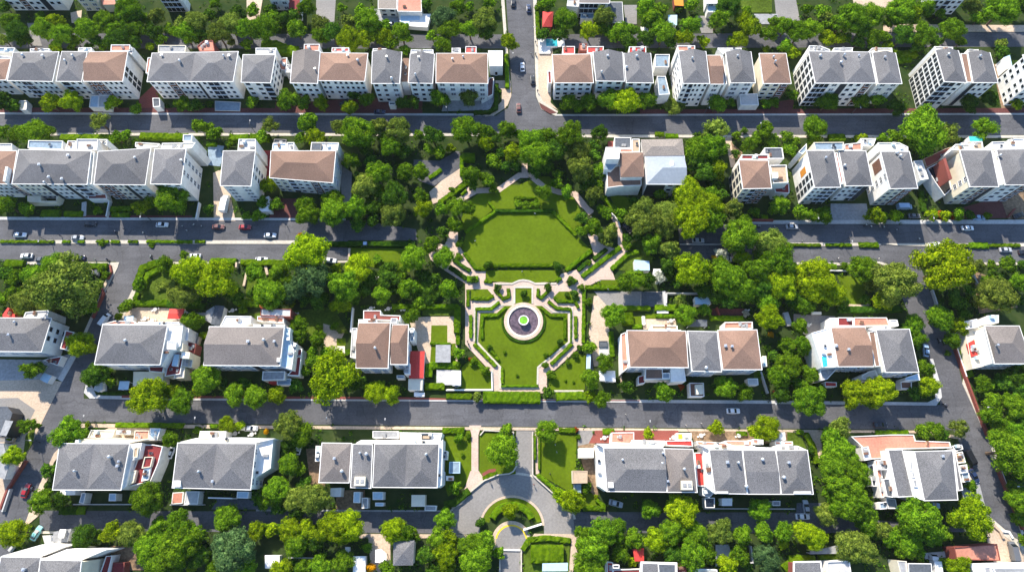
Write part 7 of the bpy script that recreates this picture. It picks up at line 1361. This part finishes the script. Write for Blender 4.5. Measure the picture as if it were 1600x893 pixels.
# ---------------------------------------------------------------- undergrowth (nobody could count it)
rows_done()
KEPT = build_trees()
def inside(p, poly):
    x, y = p; c = False; n = len(poly); j = n - 1
    for i in range(n):
        xi, yi = poly[i][0], poly[i][1]; xj, yj = poly[j][0], poly[j][1]
        if (yi > y) != (yj > y) and x < (xj - xi) * (y - yi) / (yj - yi) + xi: c = not c
        j = i
    return c
CELL = {}
for poly in USED:
    xs = [p[0] for p in poly]; ys = [p[1] for p in poly]
    for i in range(int(min(xs) // 10), int(max(xs) // 10) + 1):
        for j in range(int(min(ys) // 10), int(max(ys) // 10) + 1): CELL.setdefault((i, j), []).append(poly)
rnd = random.Random(3); mbs = {'hedged': MB(), 'd': MB(), 'g': MB()}
for _ in range(15000):
    p = W(rnd.uniform(-30, 1630), rnd.uniform(-20, 910))
    if any(inside(p[:2], q) for q in CELL.get((int(p.x // 10), int(p.y // 10)), ())): continue
    if noise.noise((p.x * .06, p.y * .06, 3)) < -.12: continue
    s = rnd.uniform(.35, 1.15); mb = mbs[rnd.choice(('hedged', 'd', 'd', 'g'))]
    for k in range(11):
        a = rnd.uniform(0, 6.28); z = rnd.uniform(0, 1); r = math.sqrt(1 - z * z)
        n = Vector((math.cos(a) * r, math.sin(a) * r, z)); leaf(mb, Vector((p.x, p.y, 0)) + Vector((n.x * s, n.y * s, n.z * s * .8)), n, .32, rnd)
for k, mb in mbs.items():
    o = mb.build('undergrowth', M[k]); tag(o, 'low leafy undergrowth and ground cover filling the gardens', None, None, 'stuff')
finish_labels()
# ---------------------------------------------------------------- daylight
SUN_EL, SUN_AZ = 37.0, -25.0           # azimuth from straight up the photo, negative = to the left
sd = Vector((math.sin(rad(SUN_AZ)) * math.cos(rad(SUN_EL)), math.cos(rad(SUN_AZ)) * math.cos(rad(SUN_EL)), math.sin(rad(SUN_EL))))
sun = bpy.data.lights.new('sun', 'SUN'); sun.energy = 4.6; sun.angle = rad(.5); sun.color = (1, .92, .79)
so = bpy.data.objects.new('sun', sun); C.objects.link(so); so.rotation_euler = sd.to_track_quat('Z', 'Y').to_euler(); so.location = (0, 100, 300)
w = bpy.data.worlds.new('World'); bpy.context.scene.world = w; w.use_nodes = True; nt = w.node_tree
sky = nt.nodes.new('ShaderNodeTexSky'); sky.sky_type = 'NISHITA'; sky.sun_disc = False; sky.sun_elevation = rad(SUN_EL); sky.sun_rotation = rad(SUN_AZ)
sky.altitude = 200; sky.air_density = 1.3; sky.dust_density = .6; sky.ozone_density = 2.0
bg = nt.nodes['Background']; bg.inputs['Strength'].default_value = .118; tint = nt.nodes.new('ShaderNodeVectorMath'); tint.operation = 'MULTIPLY'; tint.inputs[1].default_value = (.9, 1.0, 1.15)
nt.links.new(sky.outputs['Color'], tint.inputs[0]); nt.links.new(tint.outputs['Vector'], bg.inputs['Color'])
sc = bpy.context.scene
sc.view_settings.view_transform = 'Standard'; sc.view_settings.look = 'None'; sc.view_settings.exposure = 1.0; sc.view_settings.gamma = 1
sc.render.engine = 'CYCLES'; sc.cycles.max_bounces = 5; sc.cycles.diffuse_bounces = 3; sc.cycles.use_denoising = True
sc.render.film_transparent = False


# ---------------------------------------------------------------- thin summer haze
mb = MB(); mb.box((0, 90), 1400, 900, -2, 215); hz = mb.mesh('haze', [])
hm = bpy.data.materials.new('haze_air'); hm.use_nodes = True; nt = hm.node_tree; nt.nodes.remove(nt.nodes['Principled BSDF'])
pv = nt.nodes.new('ShaderNodeVolumePrincipled'); pv.inputs['Color'].default_value = (.88, .94, 1, 1); pv.inputs['Density'].default_value = .00003
nt.links.new(pv.outputs['Volume'], nt.nodes['Material Output'].inputs['Volume']); hz.materials.append(hm)
tag(link('haze', hz), 'thin pale summer haze in the air above the district', None, None, 'stuff')
